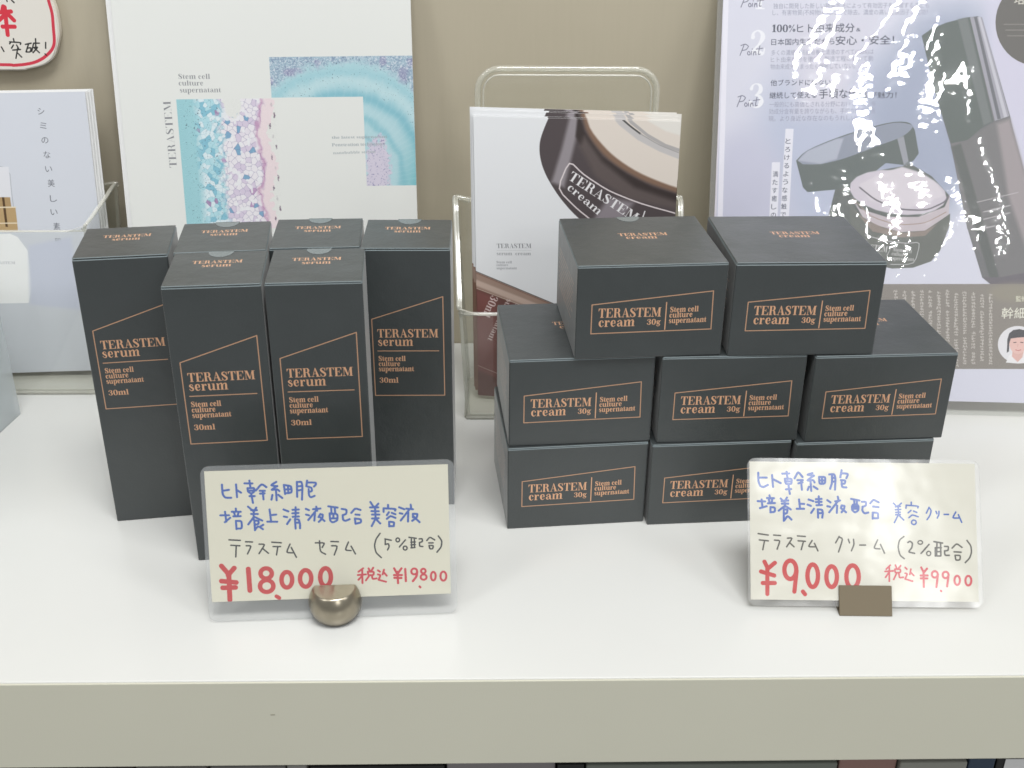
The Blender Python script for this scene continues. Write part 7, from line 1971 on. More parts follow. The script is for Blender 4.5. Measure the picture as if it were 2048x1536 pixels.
('S',[(172.77,33.91),(174.85,34.18)],0.38,(188,182,174)),
('S',[(176.68,78.22),(176.33,77.15)],0.38,(196,190,182)),
('S',[(176.72,77.99),(177.0,77.17)],0.38,(196,190,182)),
('S',[(176.11,78.31),(176.56,77.16)],0.38,(196,190,182)),
('S',[(175.36,77.62),(177.47,77.32)],0.38,(188,182,174)),
('S',[(177.17,76.21),(177.22,75.4)],0.38,(196,190,182)),
('S',[(175.48,76.2),(175.88,75.37)],0.38,(196,190,182)),
('S',[(176.5,76.31),(176.28,75.38)],0.38,(196,190,182)),
('S',[(175.47,75.86),(177.58,75.62)],0.38,(188,182,174)),
('S',[(175.82,74.87),(175.49,73.47)],0.38,(196,190,182)),
('S',[(177.16,74.57),(177.61,73.51)],0.38,(196,190,182)),
('S',[(177.23,74.95),(177.88,73.52)],0.38,(196,190,182)),
('S',[(175.59,74.03),(177.68,74.15)],0.38,(188,182,174)),
('S',[(176.23,72.62),(176.46,71.7)],0.38,(196,190,182)),
('S',[(177.46,72.96),(177.6,71.73)],0.38,(196,190,182)),
('S',[(177.07,73.05),(177.79,71.73)],0.38,(196,190,182)),
('S',[(175.72,72.19),(177.81,72.15)],0.38,(188,182,174)),
('S',[(177.5,70.83),(177.98,70.02)],0.38,(196,190,182)),
('S',[(176.61,71.01),(177.31,70.01)],0.38,(196,190,182)),
('S',[(177.34,71.08),(177.5,70.01)],0.38,(196,190,182)),
('S',[(175.83,70.45),(177.94,70.21)],0.38,(188,182,174)),
('S',[(177.29,67.42),(177.66,66.67)],0.38,(196,190,182)),
('S',[(176.4,67.68),(176.2,66.64)],0.38,(196,190,182)),
('S',[(176.51,67.58),(176.36,66.64)],0.38,(196,190,182)),
('S',[(176.07,66.97),(178.16,66.88)],0.38,(188,182,174)),
('S',[(177.88,66.2),(178.39,65.1)],0.38,(196,190,182)),
('S',[(176.27,66.05),(176.81,65.06)],0.38,(196,190,182)),
('S',[(176.57,65.87),(176.68,65.06)],0.38,(196,190,182)),
('S',[(176.17,65.46),(178.26,65.39)],0.38,(188,182,174)),
('S',[(176.35,64.2),(176.66,62.98)],0.38,(196,190,182)),
('S',[(176.72,64.5),(177.41,63.0)],0.38,(196,190,182)),
('S',[(177.22,64.6),(177.22,62.99)],0.38,(196,190,182)),
('S',[(176.29,63.63),(178.38,63.6)],0.38,(188,182,174)),
('S',[(176.9,62.53),(177.66,61.15)],0.38,(196,190,182)),
('S',[(177.11,62.16),(177.56,61.15)],0.38,(196,190,182)),
('S',[(176.82,62.13),(177.0,61.13)],0.38,(196,190,182)),
('S',[(176.42,61.66),(178.5,61.8)],0.38,(188,182,174)),
('S',[(177.69,60.51),(178.01,59.01)],0.38,(196,190,182)),
('S',[(176.99,60.28),(177.45,59.0)],0.38,(196,190,182)),
('S',[(176.85,60.74),(177.2,59.0)],0.38,(196,190,182)),
('S',[(176.55,59.67),(178.66,59.5)],0.38,(188,182,174)),
('S',[(177.87,58.12),(177.59,57.49)],0.38,(196,190,182)),
('S',[(178.25,58.59),(177.89,57.49)],0.38,(196,190,182)),
('S',[(177.01,58.21),(177.17,57.48)],0.38,(196,190,182)),
('S',[(176.67,57.84),(178.75,58.1)],0.38,(188,182,174)),
('S',[(177.35,57.01),(177.99,55.91)],0.38,(196,190,182)),
('S',[(178.21,56.86),(178.89,55.93)],0.38,(196,190,182)),
('S',[(177.94,57.09),(178.52,55.92)],0.38,(196,190,182)),
('S',[(176.78,56.29),(178.88,56.26)],0.38,(188,182,174)),
('S',[(177.94,54.94),(177.71,53.92)],0.38,(196,190,182)),
('S',[(176.8,55.11),(176.37,53.89)],0.38,(196,190,182)),
('S',[(177.68,55.35),(177.43,53.92)],0.38,(196,190,182)),
('S',[(176.9,54.51),(178.98,54.76)],0.38,(188,182,174)),
('S',[(177.47,53.23),(178.0,52.44)],0.38,(196,190,182)),
('S',[(177.66,52.98),(178.05,52.44)],0.38,(196,190,182)),
('S',[(178.69,53.21),(178.53,52.45)],0.38,(196,190,182)),
('S',[(177.01,52.78),(179.1,52.94)],0.38,(188,182,174)),
('S',[(177.95,51.52),(177.97,50.46)],0.38,(196,190,182)),
('S',[(178.57,51.61),(179.13,50.49)],0.38,(196,190,182)),
('S',[(177.11,51.46),(177.56,50.45)],0.38,(196,190,182)),
('S',[(177.13,51.04),(179.21,51.2)],0.38,(188,182,174)),
('S',[(178.92,49.52),(178.93,48.24)],0.38,(196,190,182)),
('S',[(177.77,49.49),(178.52,48.23)],0.38,(196,190,182)),
('S',[(178.73,49.96),(179.08,48.24)],0.38,(196,190,182)),
('S',[(177.27,48.93),(179.38,48.73)],0.38,(188,182,174)),
('S',[(178.78,47.78),(178.51,45.95)],0.38,(196,190,182)),
('S',[(178.63,47.72),(178.95,45.96)],0.38,(196,190,182)),
('S',[(178.67,47.73),(179.23,45.97)],0.38,(196,190,182)),
('S',[(177.42,46.68),(179.5,46.99)],0.38,(188,182,174)),
('S',[(177.47,45.02),(177.71,44.4)],0.38,(196,190,182)),
('S',[(178.86,45.45),(178.58,44.42)],0.38,(196,190,182)),
('S',[(177.81,45.24),(177.93,44.4)],0.38,(196,190,182)),
('S',[(177.54,44.77),(179.66,44.54)],0.38,(188,182,174)),
('S',[(178.58,43.56),(178.73,42.67)],0.38,(196,190,182)),
('S',[(178.8,43.48),(178.65,42.67)],0.38,(196,190,182)),
('S',[(178.83,43.72),(178.92,42.68)],0.38,(196,190,182)),
('S',[(177.65,43.13),(179.76,43.08)],0.38,(188,182,174)),
('S',[(179.48,41.77),(179.33,41.08)],0.38,(196,190,182)),
('S',[(178.49,41.72),(178.99,41.08)],0.38,(196,190,182)),
('S',[(178.0,41.87),(178.37,41.06)],0.38,(196,190,182)),
('S',[(177.77,41.46),(179.86,41.56)],0.38,(188,182,174)),
('S',[(178.76,40.52),(178.88,39.31)],0.38,(196,190,182)),
('S',[(178.51,40.13),(178.02,39.29)],0.38,(196,190,182)),
('S',[(179.28,40.26),(180.02,39.33)],0.38,(196,190,182)),
('S',[(177.88,39.78),(179.96,40.04)],0.38,(188,182,174)),
('S',[(178.02,38.55),(178.55,37.05)],0.38,(196,190,182)),
('S',[(178.84,38.35),(178.91,37.05)],0.38,(196,190,182)),
('S',[(178.3,38.55),(178.25,37.04)],0.38,(196,190,182)),
('S',[(178.01,37.77),(180.1,37.91)],0.38,(188,182,174)),
('S',[(178.64,36.46),(178.21,35.52)],0.38,(196,190,182)),
('S',[(179.52,36.22),(180.0,35.57)],0.38,(196,190,182)),
('S',[(179.64,36.66),(179.25,35.55)],0.38,(196,190,182)),
('S',[(178.14,35.89),(180.21,36.3)],0.38,(188,182,174)),
('S',[(181.23,78.58),(181.72,77.64)],0.38,(196,190,182)),
('S',[(181.68,78.58),(181.59,77.63)],0.38,(196,190,182)),
('S',[(182.16,78.29),(182.7,77.66)],0.38,(196,190,182)),
('S',[(180.79,77.97),(182.86,78.36)],0.38,(188,182,174)),
('S',[(181.22,77.13),(181.68,75.41)],0.38,(196,190,182)),
('S',[(180.97,76.66),(180.96,75.4)],0.38,(196,190,182)),
('S',[(181.7,76.94),(181.34,75.4)],0.38,(196,190,182)),
('S',[(180.92,76.12),(183.02,76.02)],0.38,(188,182,174)),
('S',[(182.64,74.57),(183.42,73.18)],0.38,(196,190,182)),
('S',[(181.22,74.94),(181.54,73.14)],0.38,(196,190,182)),
('S',[(181.39,74.49),(181.85,73.14)],0.38,(196,190,182)),
('S',[(181.07,73.88),(183.14,74.11)],0.38,(188,182,174)),
('S',[(182.77,72.22),(182.49,71.09)],0.38,(196,190,182)),
('S',[(182.41,72.59),(182.93,71.1)],0.38,(196,190,182)),
('S',[(182.56,72.74),(182.52,71.09)],0.38,(196,190,182)),
('S',[(181.22,71.71),(183.29,71.91)],0.38,(188,182,174)),
('S',[(183.07,70.49),(183.14,69.18)],0.38,(196,190,182)),
('S',[(182.66,70.69),(182.46,69.16)],0.38,(196,190,182)),
('S',[(181.94,70.53),(181.84,69.15)],0.38,(196,190,182)),
('S',[(181.35,69.72),(183.44,69.81)],0.38,(188,182,174)),
('S',[(182.41,68.39),(181.98,67.35)],0.38,(196,190,182)),
('S',[(182.29,68.57),(182.37,67.36)],0.38,(196,190,182)),
('S',[(182.06,68.49),(182.6,67.36)],0.38,(196,190,182)),
('S',[(181.48,67.85),(183.56,67.94)],0.38,(188,182,174)),
('S',[(182.16,66.71),(181.74,65.31)],0.38,(196,190,182)),
('S',[(182.64,66.94),(183.49,65.35)],0.38,(196,190,182)),
('S',[(182.37,66.4),(182.07,65.32)],0.38,(196,190,182)),
('S',[(181.61,65.94),(183.71,65.79)],0.38,(188,182,174)),
('S',[(182.07,64.85),(182.48,63.14)],0.38,(196,190,182)),
('S',[(183.24,64.81),(183.38,63.16)],0.38,(196,190,182)),
('S',[(183.11,64.72),(183.02,63.16)],0.38,(196,190,182)),
('S',[(181.75,63.83),(183.82,64.19)],0.38,(188,182,174)),
('S',[(183.42,62.67),(184.02,61.43)],0.38,(196,190,182)),
('S',[(183.66,62.27),(183.37,61.41)],0.38,(196,190,182)),
('S',[(182.21,62.55),(182.06,61.39)],0.38,(196,190,182)),
('S',[(181.88,61.87),(183.95,62.29)],0.38,(188,182,174)),
('S',[(182.59,60.94),(183.26,59.58)],0.38,(196,190,182)),
('S',[(183.05,60.99),(183.47,59.58)],0.38,(196,190,182)),
('S',[(182.3,60.68),(182.74,59.57)],0.38,(196,190,182)),
('S',[(182.0,60.08),(184.08,60.28)],0.38,(188,182,174)),
('S',[(182.44,58.97),(182.31,58.14)],0.38,(196,190,182)),
('S',[(183.79,58.98),(184.18,58.19)],0.38,(196,190,182)),
('S',[(183.84,58.77),(183.36,58.17)],0.38,(196,190,182)),
('S',[(182.11,58.46),(184.2,58.58)],0.38,(188,182,174)),
('S',[(183.06,57.29),(183.29,56.17)],0.38,(196,190,182)),
('S',[(182.48,57.69),(182.94,56.16)],0.38,(196,190,182)),
('S',[(183.2,57.54),(183.56,56.18)],0.38,(196,190,182)),
('S',[(182.23,56.76),(184.31,56.96)],0.38,(188,182,174)),
('S',[(182.74,55.68),(182.59,54.75)],0.38,(196,190,182)),
('S',[(183.47,55.6),(183.04,54.76)],0.38,(196,190,182)),
('S',[(183.57,55.36),(183.27,54.77)],0.38,(196,190,182)),
('S',[(182.34,55.06),(184.43,55.1)],0.38,(188,182,174)),
('S',[(182.39,53.93),(182.28,53.06)],0.38,(196,190,182)),
('S',[(183.31,53.87),(183.1,53.08)],0.38,(196,190,182)),
('S',[(183.88,54.28),(184.51,53.11)],0.38,(196,190,182)),
('S',[(182.44,53.52),(184.51,53.91)],0.38,(188,182,174)),
('S',[(184.09,52.14),(183.97,51.1)],0.38,(196,190,182)),
('S',[(183.21,52.41),(183.26,51.08)],0.38,(196,190,182)),
('S',[(183.46,52.54),(183.0,51.08)],0.38,(196,190,182)),
('S',[(182.57,51.68),(184.64,52.02)],0.38,(188,182,174)),
('S',[(183.04,50.41),(182.56,49.18)],0.38,(196,190,182)),
('S',[(183.83,50.16),(184.63,49.23)],0.38,(196,190,182)),
('S',[(184.37,50.34),(184.35,49.22)],0.38,(196,190,182)),
('S',[(182.7,49.74),(184.82,49.44)],0.38,(188,182,174)),
('S',[(183.54,48.8),(183.89,47.1)],0.38,(196,190,182)),
('S',[(183.14,48.78),(183.01,47.08)],0.38,(196,190,182)),
('S',[(183.5,48.7),(183.9,47.1)],0.38,(196,190,182)),
('S',[(182.83,47.75),(184.92,47.98)],0.38,(188,182,174)),
('S',[(182.91,46.32),(182.91,45.58)],0.38,(196,190,182)),
('S',[(184.63,46.68),(184.5,45.62)],0.38,(196,190,182)),
('S',[(183.84,46.55),(183.6,45.6)],0.38,(196,190,182)),
('S',[(182.95,45.94),(185.06,45.88)],0.38,(188,182,174)),
('S',[(184.49,44.68),(185.03,43.44)],0.38,(196,190,182)),
('S',[(184.2,45.11),(183.76,43.41)],0.38,(196,190,182)),
('S',[(183.44,44.73),(183.62,43.41)],0.38,(196,190,182)),
('S',[(183.08,44.1),(185.19,44.01)],0.38,(188,182,174)),
('S',[(184.53,42.9),(185.06,41.35)],0.38,(196,190,182)),
('S',[(183.66,42.8),(184.26,41.33)],0.38,(196,190,182)),
('S',[(183.67,43.01),(184.31,41.33)],0.38,(196,190,182)),
('S',[(183.22,41.97),(185.33,41.81)],0.38,(188,182,174)),
('S',[(183.33,40.68),(183.67,39.03)],0.38,(196,190,182)),
('S',[(183.48,40.44),(183.95,39.04)],0.38,(196,190,182)),
('S',[(184.84,40.53),(185.43,39.07)],0.38,(196,190,182)),
('S',[(183.37,39.78),(185.45,40.16)],0.38,(188,182,174)),
('S',[(184.81,38.53),(184.43,36.98)],0.38,(196,190,182)),
('S',[(183.9,38.33),(184.29,36.98)],0.38,(196,190,182)),
('S',[(184.57,38.57),(185.03,37.0)],0.38,(196,190,182)),
('S',[(183.52,37.61),(185.61,37.69)],0.38,(188,182,174)),
('S',[(183.81,36.46),(184.34,35.06)],0.38,(196,190,182)),
('S',[(184.79,36.32),(185.41,35.08)],0.38,(196,190,182)),
('S',[(185.09,36.48),(184.94,35.07)],0.38,(196,190,182)),
('S',[(183.65,35.61),(185.78,35.31)],0.38,(188,182,174)),
('S',[(185.07,34.42),(185.38,33.65)],0.38,(196,190,182)),
('S',[(184.04,34.48),(183.88,33.61)],0.38,(196,190,182)),
('S',[(184.35,34.47),(184.08,33.62)],0.38,(196,190,182)),
('S',[(183.77,33.94),(185.88,33.78)],0.38,(188,182,174)),
('T','幹細胞',(189.6,63.72),(213.32,64.25),7.6,(232,230,214),'C',0.08),
('T','監修',(197.88,74.48),(204.99,74.63),3.99,(215,213,190),'C',0.1),
('P',[(214.0,46.91),(213.96,44.83),(213.53,42.8),(212.72,40.88),(211.57,39.14),(210.11,37.62),(208.38,36.38),(206.42,35.45),(204.31,34.85),(202.11,34.62),(199.87,34.75),(197.69,35.24),(195.61,36.07),(193.71,37.23),(192.03,38.68),(190.64,40.36),(189.56,42.24),(188.84,44.24),(188.51,46.32),(188.56,48.4),(189.0,50.43),(189.81,52.34),(190.97,54.08),(192.44,55.59),(194.17,56.83),(196.12,57.75),(198.22,58.34),(200.42,58.57),(202.65,58.44),(204.82,57.95),(206.9,57.12),(208.8,55.96),(210.47,54.53),(211.86,52.85),(212.94,50.98),(213.66,48.98)],(228,226,230),0.0),
('P',[(194.45,34.82),(196.06,39.23),(199.19,42.21),(205.38,42.35),(210.34,39.56),(212.08,35.24),(202.13,34.32)],(236,234,236),0.19),
('P',[(198.17,43.15),(198.0,38.79),(201.87,35.29),(204.7,38.46),(205.31,43.32)],(222,178,168),0.19),
('P',[(206.71,47.71),(206.68,46.16),(206.38,44.68),(205.81,43.34),(205.02,42.22),(204.04,41.36),(202.9,40.82),(201.69,40.62),(200.45,40.77),(199.24,41.25),(198.13,42.06),(197.19,43.14),(196.43,44.45),(195.93,45.91),(195.68,47.45),(195.71,49.0),(196.01,50.48),(196.59,51.81),(197.37,52.93),(198.36,53.79),(199.5,54.32),(200.71,54.53),(201.95,54.38),(203.15,53.9),(204.25,53.09),(205.2,52.01),(205.96,50.71),(206.46,49.25)],(232,190,180),0.0),
('P',[(194.59,41.13),(194.37,49.84),(195.24,53.72),(197.76,55.91),(201.52,56.57),(205.86,55.7),(208.46,52.58),(209.66,42.45),(207.89,47.25),(205.68,51.55),(200.95,51.15),(196.43,50.37),(195.71,46.97),(195.86,42.13)],(52,50,52),0.1),
('S',[(198.51,47.81),(200.02,48.04)],0.48,(60,50,50)),
('S',[(202.87,48.1),(204.41,47.94)],0.47,(60,50,50)),
('S',[(200.07,43.2),(201.73,42.66),(203.41,43.28)],0.48,(196,110,110)),
('S',[(201.34,46.91),(201.18,45.16)],0.28,(210,160,150)),
('P',[(223.09,248.27),(223.09,244.22),(222.49,240.25),(221.27,236.47),(219.49,232.97),(217.19,229.82),(214.41,227.12),(211.23,224.95),(207.72,223.32),(203.98,222.3),(200.1,221.93),(196.16,222.18),(192.28,223.08),(188.54,224.6),(185.04,226.68),(181.87,229.29),(179.12,232.36),(176.82,235.82),(175.07,239.56),(173.89,243.51),(173.3,247.56),(173.34,251.62),(173.97,255.58),(175.21,259.34),(177.02,262.82),(179.34,265.94),(182.12,268.6),(185.3,270.75),(188.79,272.34),(192.51,273.33),(196.37,273.7),(200.27,273.44),(204.12,272.54),(207.83,271.04),(211.3,268.99),(214.45,266.41),(217.2,263.37),(219.5,259.95),(221.28,256.24),(222.47,252.31)],(86,82,74),0.0),
('T','培養',(183.85,259.37),(197.39,259.55),6.6,(214,210,196),'C',0.15),
('S',[(178.7,246.65),(206.32,247.04)],0.7,(120,116,108)),
('S',[(180.0,243.2),(206.58,243.58)],0.71,(120,116,108)),
('S',[(181.29,239.75),(206.83,240.12)],0.71,(120,116,108))]
PAMPH = [
('P',[(46.59,188.51),(45.34,185.68),(44.05,182.81),(42.83,179.99),(41.77,177.34),(40.88,174.93),(40.11,172.69),(39.51,170.52),(39.1,168.31),(38.92,166.05),(38.94,163.78),(39.13,161.52),(39.48,159.25),(39.98,156.99),(40.64,154.74),(41.46,152.47),(42.43,150.17),(43.59,147.8),(44.94,145.38),(46.38,142.98),(47.85,140.68),(49.28,138.53),(50.71,136.49),(52.28,134.44),(54.07,132.29),(55.89,130.18),(57.77,128.09),(60.13,125.73),(63.42,122.76),(68.05,118.77),(73.7,114.04),(79.71,109.26),(85.41,105.16),(90.31,101.97),(94.86,99.3),(99.79,96.93),(105.83,94.61),(113.42,92.36),(122.08,90.29),(131.17,88.29),(140.03,86.26),(132.53,190.69)],(84,76,78),0.44),
('P',[(57.45,188.79),(64.03,188.95),(53.89,142.05),(46.27,144.89),(51.99,164.93)],(150,143,148),2.92),
('P',[(61.11,188.88),(65.1,175.76),(75.89,161.13),(91.12,150.99),(106.32,143.84),(136.49,135.64),(136.87,130.22),(106.69,136.9),(87.68,143.97),(70.13,154.89),(60.01,172.65)],(64,56,55),1.9),
('P',[(65.18,172.8),(75.99,158.11),(95.17,143.46),(121.69,135.11),(121.98,130.45),(91.74,136.37),(72.55,148.85),(62.37,166.74)],(98,88,87),3.7),
('P',[(80.45,136.75),(95.59,134.17),(88.53,122.91),(69.63,119.01)],(140,132,138),3.75),
('P',[(62.93,188.93),(63.72,184.9),(64.49,180.86),(65.81,176.89),(67.95,172.96),(70.63,169.1),(73.52,165.57),(76.49,162.5),(79.66,159.77),(83.07,157.19),(86.85,154.68),(90.89,152.33),(94.87,150.2),(98.59,148.36),(102.25,146.75),(106.25,145.22),(110.76,143.7),(115.59,142.24),(120.59,140.87),(125.74,139.59),(131.06,138.38),(136.37,137.18),(132.53,190.69)],(132,106,90),2.48),
('P',[(65.13,188.98),(65.9,185.31),(66.68,181.63),(67.99,178.06),(70.15,174.63),(72.86,171.32),(75.65,168.25),(78.29,165.53),(81.01,163.05),(84.06,160.62),(87.63,158.11),(91.55,155.63),(95.47,153.41),(99.17,151.58),(102.88,149.99),(106.82,148.45),(111.1,146.88),(115.63,145.36),(120.4,143.93),(125.49,142.64),(130.82,141.45),(136.15,140.26),(132.53,190.69)],(222,212,203),1.31),
('P',[(77.15,189.29),(84.78,179.99),(96.11,171.45),(108.87,165.13),(122.32,160.3),(133.45,157.65),(133.23,160.64),(119.85,164.72),(104.9,170.97),(91.37,179.44),(83.68,189.45)],(196,192,192),0.88),
('P',[(84.4,189.47),(91.3,180.9),(101.87,173.1),(112.39,167.47),(133.18,161.39),(133.05,163.25),(112.26,169.7),(101.76,175.31),(92.69,182.4),(86.58,189.52)],(176,172,172),0.58),
('S',[(85.71,184.05),(91.37,179.44),(97.39,175.19)],1.01,(90,88,88)),
('S',[(97.39,175.19),(108.66,168.85),(122.08,164.04)],0.58,(165,162,162)),
('P',[(95.26,189.74),(101.39,182.64),(111.84,177.06),(132.45,171.76),(131.11,190.65)],(226,222,216),1.46),
('S',[(71.08,121.85),(61.75,129.03),(49.74,140.74),(56.59,158.26),(65.02,150.14),(80.32,140.63),(99.37,133.53),(129.72,126.04)],0.84,(215,205,207)),
('T','TERASTEM',(55.68,147.14),(96.14,122.01),5.85,(232,230,232),'S',0.0),
('T','cream',(55.04,141.31),(74.4,125.39),4.71,(232,230,232),'S',0.0),
('S',[(102.22,128.94),(100.95,124.17)],0.68,(232,230,232)),
('T','TERASTEM',(13.1,102.14),(34.34,103.02),2.91,(120,120,126),'S',-0.04),
('S',[(13.09,100.72),(34.34,101.6)],0.15,(180,180,184)),
('T','serum',(12.87,97.57),(22.57,97.97),2.13,(150,150,155),'S',0.0),
('T','cream',(24.51,98.05),(34.17,98.46),2.13,(150,150,155),'S',0.0),
('T','Stem cell',(12.83,92.25),(22.36,92.67),1.55,(150,150,156),'S',0.0),
('T','culture',(12.81,90.41),(20.12,90.73),1.57,(150,150,156),'S',0.0),
('T','supernatant',(12.79,88.35),(25.47,88.91),1.57,(150,150,156),'S',0.0),
('P',[(-2.91,87.04),(48.07,66.86),(68.79,58.68),(70.48,-5.79),(-4.72,-10.44)],(128,98,84),0.2),
('P',[(-2.92,86.22),(48.08,66.02),(68.81,57.83),(69.03,49.62),(27.43,65.13),(-3.1,76.84)],(158,134,122),0.98),
('P',[(-3.0,82.06),(68.89,54.96),(68.98,51.23),(27.43,66.5),(-3.07,78.1)],(192,170,158),1.37),
('P',[(-3.12,75.59),(27.43,64.81),(69.01,50.16),(70.48,-5.79),(-4.72,-10.44)],(104,72,68),0.3),
('P',[(-0.18,73.83),(12.63,69.17),(12.14,13.49),(-1.11,18.37)],(124,80,76),3.0),
('S',[(-2.9,87.46),(48.06,67.28),(68.78,59.1)],0.49,(60,50,50)),
('S',[(-4.09,23.25),(12.17,16.88),(29.51,9.98)],0.51,(165,140,136)),
('S',[(-3.11,76.32),(27.43,65.34)],0.3,(205,190,182)),
('T','30ml',(9.48,71.34),(3.54,57.04),4.95,(215,198,196),'S',0.0),
('T','supernatant',(19.54,69.5),(6.53,40.41),3.56,(205,188,186),'S',0.0),
('T','Stem cell',(24.96,66.59),(19.48,54.61),3.56,(205,188,186),'S',0.0)]
TPOST = [
('T','Stem cell',(38.04,197.59),(58.13,197.38),3.13,(132,134,140),'S',-0.04),
('T','culture',(37.87,193.55),(53.64,193.38),3.13,(132,134,140),'S',-0.04),
('T','supernatant',(38.18,189.15),(64.43,189.12),3.13,(132,134,140),'S',-0.04),
('T','TERASTEM',(32.52,141.89),(31.99,183.88),4.93,(132,134,140),'S',-0.11),
('T','the latest supernatant',(133.48,159.23),(169.26,159.42),1.6,(160,168,175),'S',0.0),
('T','Penetration technology',(133.4,154.37),(167.93,154.66),1.94,(160,168,175),'S',0.0),
('T','nanobubble serum',(133.85,149.4),(161.35,149.94),1.6,(165,172,178),'S',0.0)]
LEAF = [
('T','シ',(68.98,169.3),(73.21,169.22),5.09,(98,100,108),'C',-0.03),
('T','ミ',(69.23,160.33),(73.48,160.25),5.09,(98,100,108),'C',-0.03),
('T','の',(69.17,151.31),(73.43,151.23),5.09,(98,100,108),'C',-0.03),
('T','な',(69.3,142.02),(73.57,141.92),5.14,(98,100,108),'C',-0.03),
('T','い',(69.26,133.09),(73.55,132.99),5.14,(98,100,108),'C',-0.03),
('T','美',(69.74,123.88),(74.04,123.78),5.18,(98,100,108),'C',-0.03),
('T','し',(69.94,114.06),(74.26,113.96),5.18,(98,100,108),'C',-0.03),
('T','い',(69.3,105.3),(73.63,105.2),5.23,(98,100,108),'C',-0.03),
('T','素',(69.89,95.9),(74.23,95.79),5.23,(98,100,108),'C',-0.03),
('T','肌',(69.65,85.9),(74.01,85.78),5.23,(98,100,108),'C',-0.03),
('T','へ',(69.83,77.5),(74.21,77.38),5.23,(98,100,108),'C',-0.03),
('P',[(-8.41,92.87),(41.55,93.83),(46.14,91.5),(51.51,82.45),(51.1,57.66),(47.6,47.49),(-15.09,48.12)],(244,244,246),0.53),
('P',[(52.48,85.78),(80.38,90.64),(81.92,56.81),(81.3,41.94),(48.55,46.31)],(200,204,222),3.27),
('S',[(9.06,138.71),(46.82,137.89),(45.94,117.35),(46.6,95.03)],0.42,(170,172,180)),
('P',[(8.9,137.64),(46.36,136.82),(45.51,117.36),(6.09,118.28)],(222,222,228),0.42),
('P',[(6.09,118.28),(44.66,117.38),(44.7,111.15),(5.14,111.76)],(172,144,104),0.11),
('P',[(5.14,111.76),(47.28,111.09),(46.97,95.36),(2.83,95.9)],(184,156,114),0.11),
('P',[(39.5,117.5),(41.0,117.47),(40.84,98.27),(39.32,98.31)],(84,62,40),0.11),
('S',[(5.11,111.55),(47.25,110.88)],0.86,(226,212,186)),
('S',[(3.6,101.17),(46.77,100.56)],0.76,(226,212,186)),
('S',[(2.8,95.68),(47.17,95.24)],0.65,(150,120,80)),
('T','TERASTEM',(25.84,74.16),(42.18,73.73),1.74,(190,190,198),'S',0.0)]
SIGN = {'red': [[(-312.53,235.7),(-313.98,232.24)],[(-319.21,231.83),(-308.36,232.66)],[(-311.81,235.32),(-313.05,218.29)],[(-312.29,230.71),(-319.69,225.27)],[(-310.96,231.49),(-307.39,227.26)],[(-315.28,223.35),(-307.71,223.39)]],'border': [(-385.17,199.4),(-320.61,199.68),(-312.6,199.31),(-301.87,200.55),(-294.97,202.98),(-289.5,206.58),(-286.07,210.16),(-284.28,214.51),(-283.44,223.12),(-282.78,231.63),(-283.7,240.05),(-284.09,249.14),(-286.56,255.13),(-309.17,259.46),(-371.41,259.1)],'black': [[(-309.9,215.96),(-309.79,214.39)],[(-312.89,212.8),(-311.87,213.99)],[(-312.67,213.98),(-305.52,213.62),(-306.14,212.44)],[(-310.63,212.03),(-312.2,210.05)],[(-308.62,212.03),(-307.78,210.07)],[(-311.62,208.86),(-306.72,209.28)],[(-308.11,210.46),(-310.57,203.71)],[(-309.1,207.29),(-306.79,204.52)],[(-302.93,212.45),(-299.18,213.26)],[(-300.85,212.86),(-303.39,207.71)],[(-302.16,210.09),(-299.67,210.5),(-300.57,207.72),(-302.99,207.71)],[(-297.57,213.27),(-299.7,208.12)],[(-297.57,213.27),(-293.96,213.28)],[(-295.87,216.03),(-296.7,210.51)],[(-298.06,210.5),(-295.18,210.91),(-299.03,207.33)],[(-297.57,210.11),(-295.0,207.35)],[(-289.87,213.7),(-290.49,210.14)],[(-291.52,206.57),(-290.85,205.78)],[(-318.48,210.81),(-317.4,208.05)],[(-309.76,239.91),(-309.58,238.77)],[(-306.67,239.55),(-305.38,238.03)]],'out': [(-386.0,195.8),(-313.2,196.1),(-304.98,196.78),(-293.98,199.39),(-287.63,203.41),(-284.09,208.99),(-280.78,217.66),(-279.99,224.69),(-280.13,233.18),(-281.33,240.06),(-281.73,249.15),(-283.04,257.39),(-308.6,262.43),(-370.72,262.06)]}
BALL = (-0.0812, -0.1036, 0)


# price cards -----------------------------------------------------
def price_card(q, cmds, label, film, wf, hf, px0, px1, pz0, pz1, corner, base, gain, ppm=11):
    e = thing('price_card', label, 'price card'); e.matrix_world = frame_of(q)
    s = Print(wf*1000, hf*1000, ppm, base)
    s.run(cmds); s.ink(.02); im = s.image('card_print')
    pm = mat_print('card_print', im, .6, gain)
    link('paper', sheet_mesh('paper', [(px0, pz0), (px1, pz0), (px1, pz1), (px0, pz1)], .0003, 0, (0, wf, 0, hf), ()), [M_cream, pm], e)
    b = bmesh.new(); bm_prism(b, rrect(0, wf, 0, hf, corner), 'y', -.00075, .0004)
    link('plastic_sleeve', b, [film], e)
    return e
PCG = .93
Q1 = (-0.14093, -0.10859, 0.00050, 0.04743, 0.29143, 0.00145, 0.11828, 0.07620); Q2 = (0.11875, -0.10204, 0.00300, -0.02860, 0.56409, 0.00046, 0.11411, 0.07177)
price_card(Q1, CARD1, 'handwritten cream price card in clear sleeve before the serum boxes, reading 18,000 yen', M_film, Q1[6], Q1[7], .0018, Q1[6]-.0030, .0098, .0738, .004, (232, 228, 208), .82)
price_card(Q2, CARD2, 'handwritten cream price card in clear sleeve before the cream boxes, reading 9,000 yen', M_film2, Q2[6], Q2[7], .0011, Q2[6]-.0022, .0029, .0700, .004, (228, 225, 211), .74)
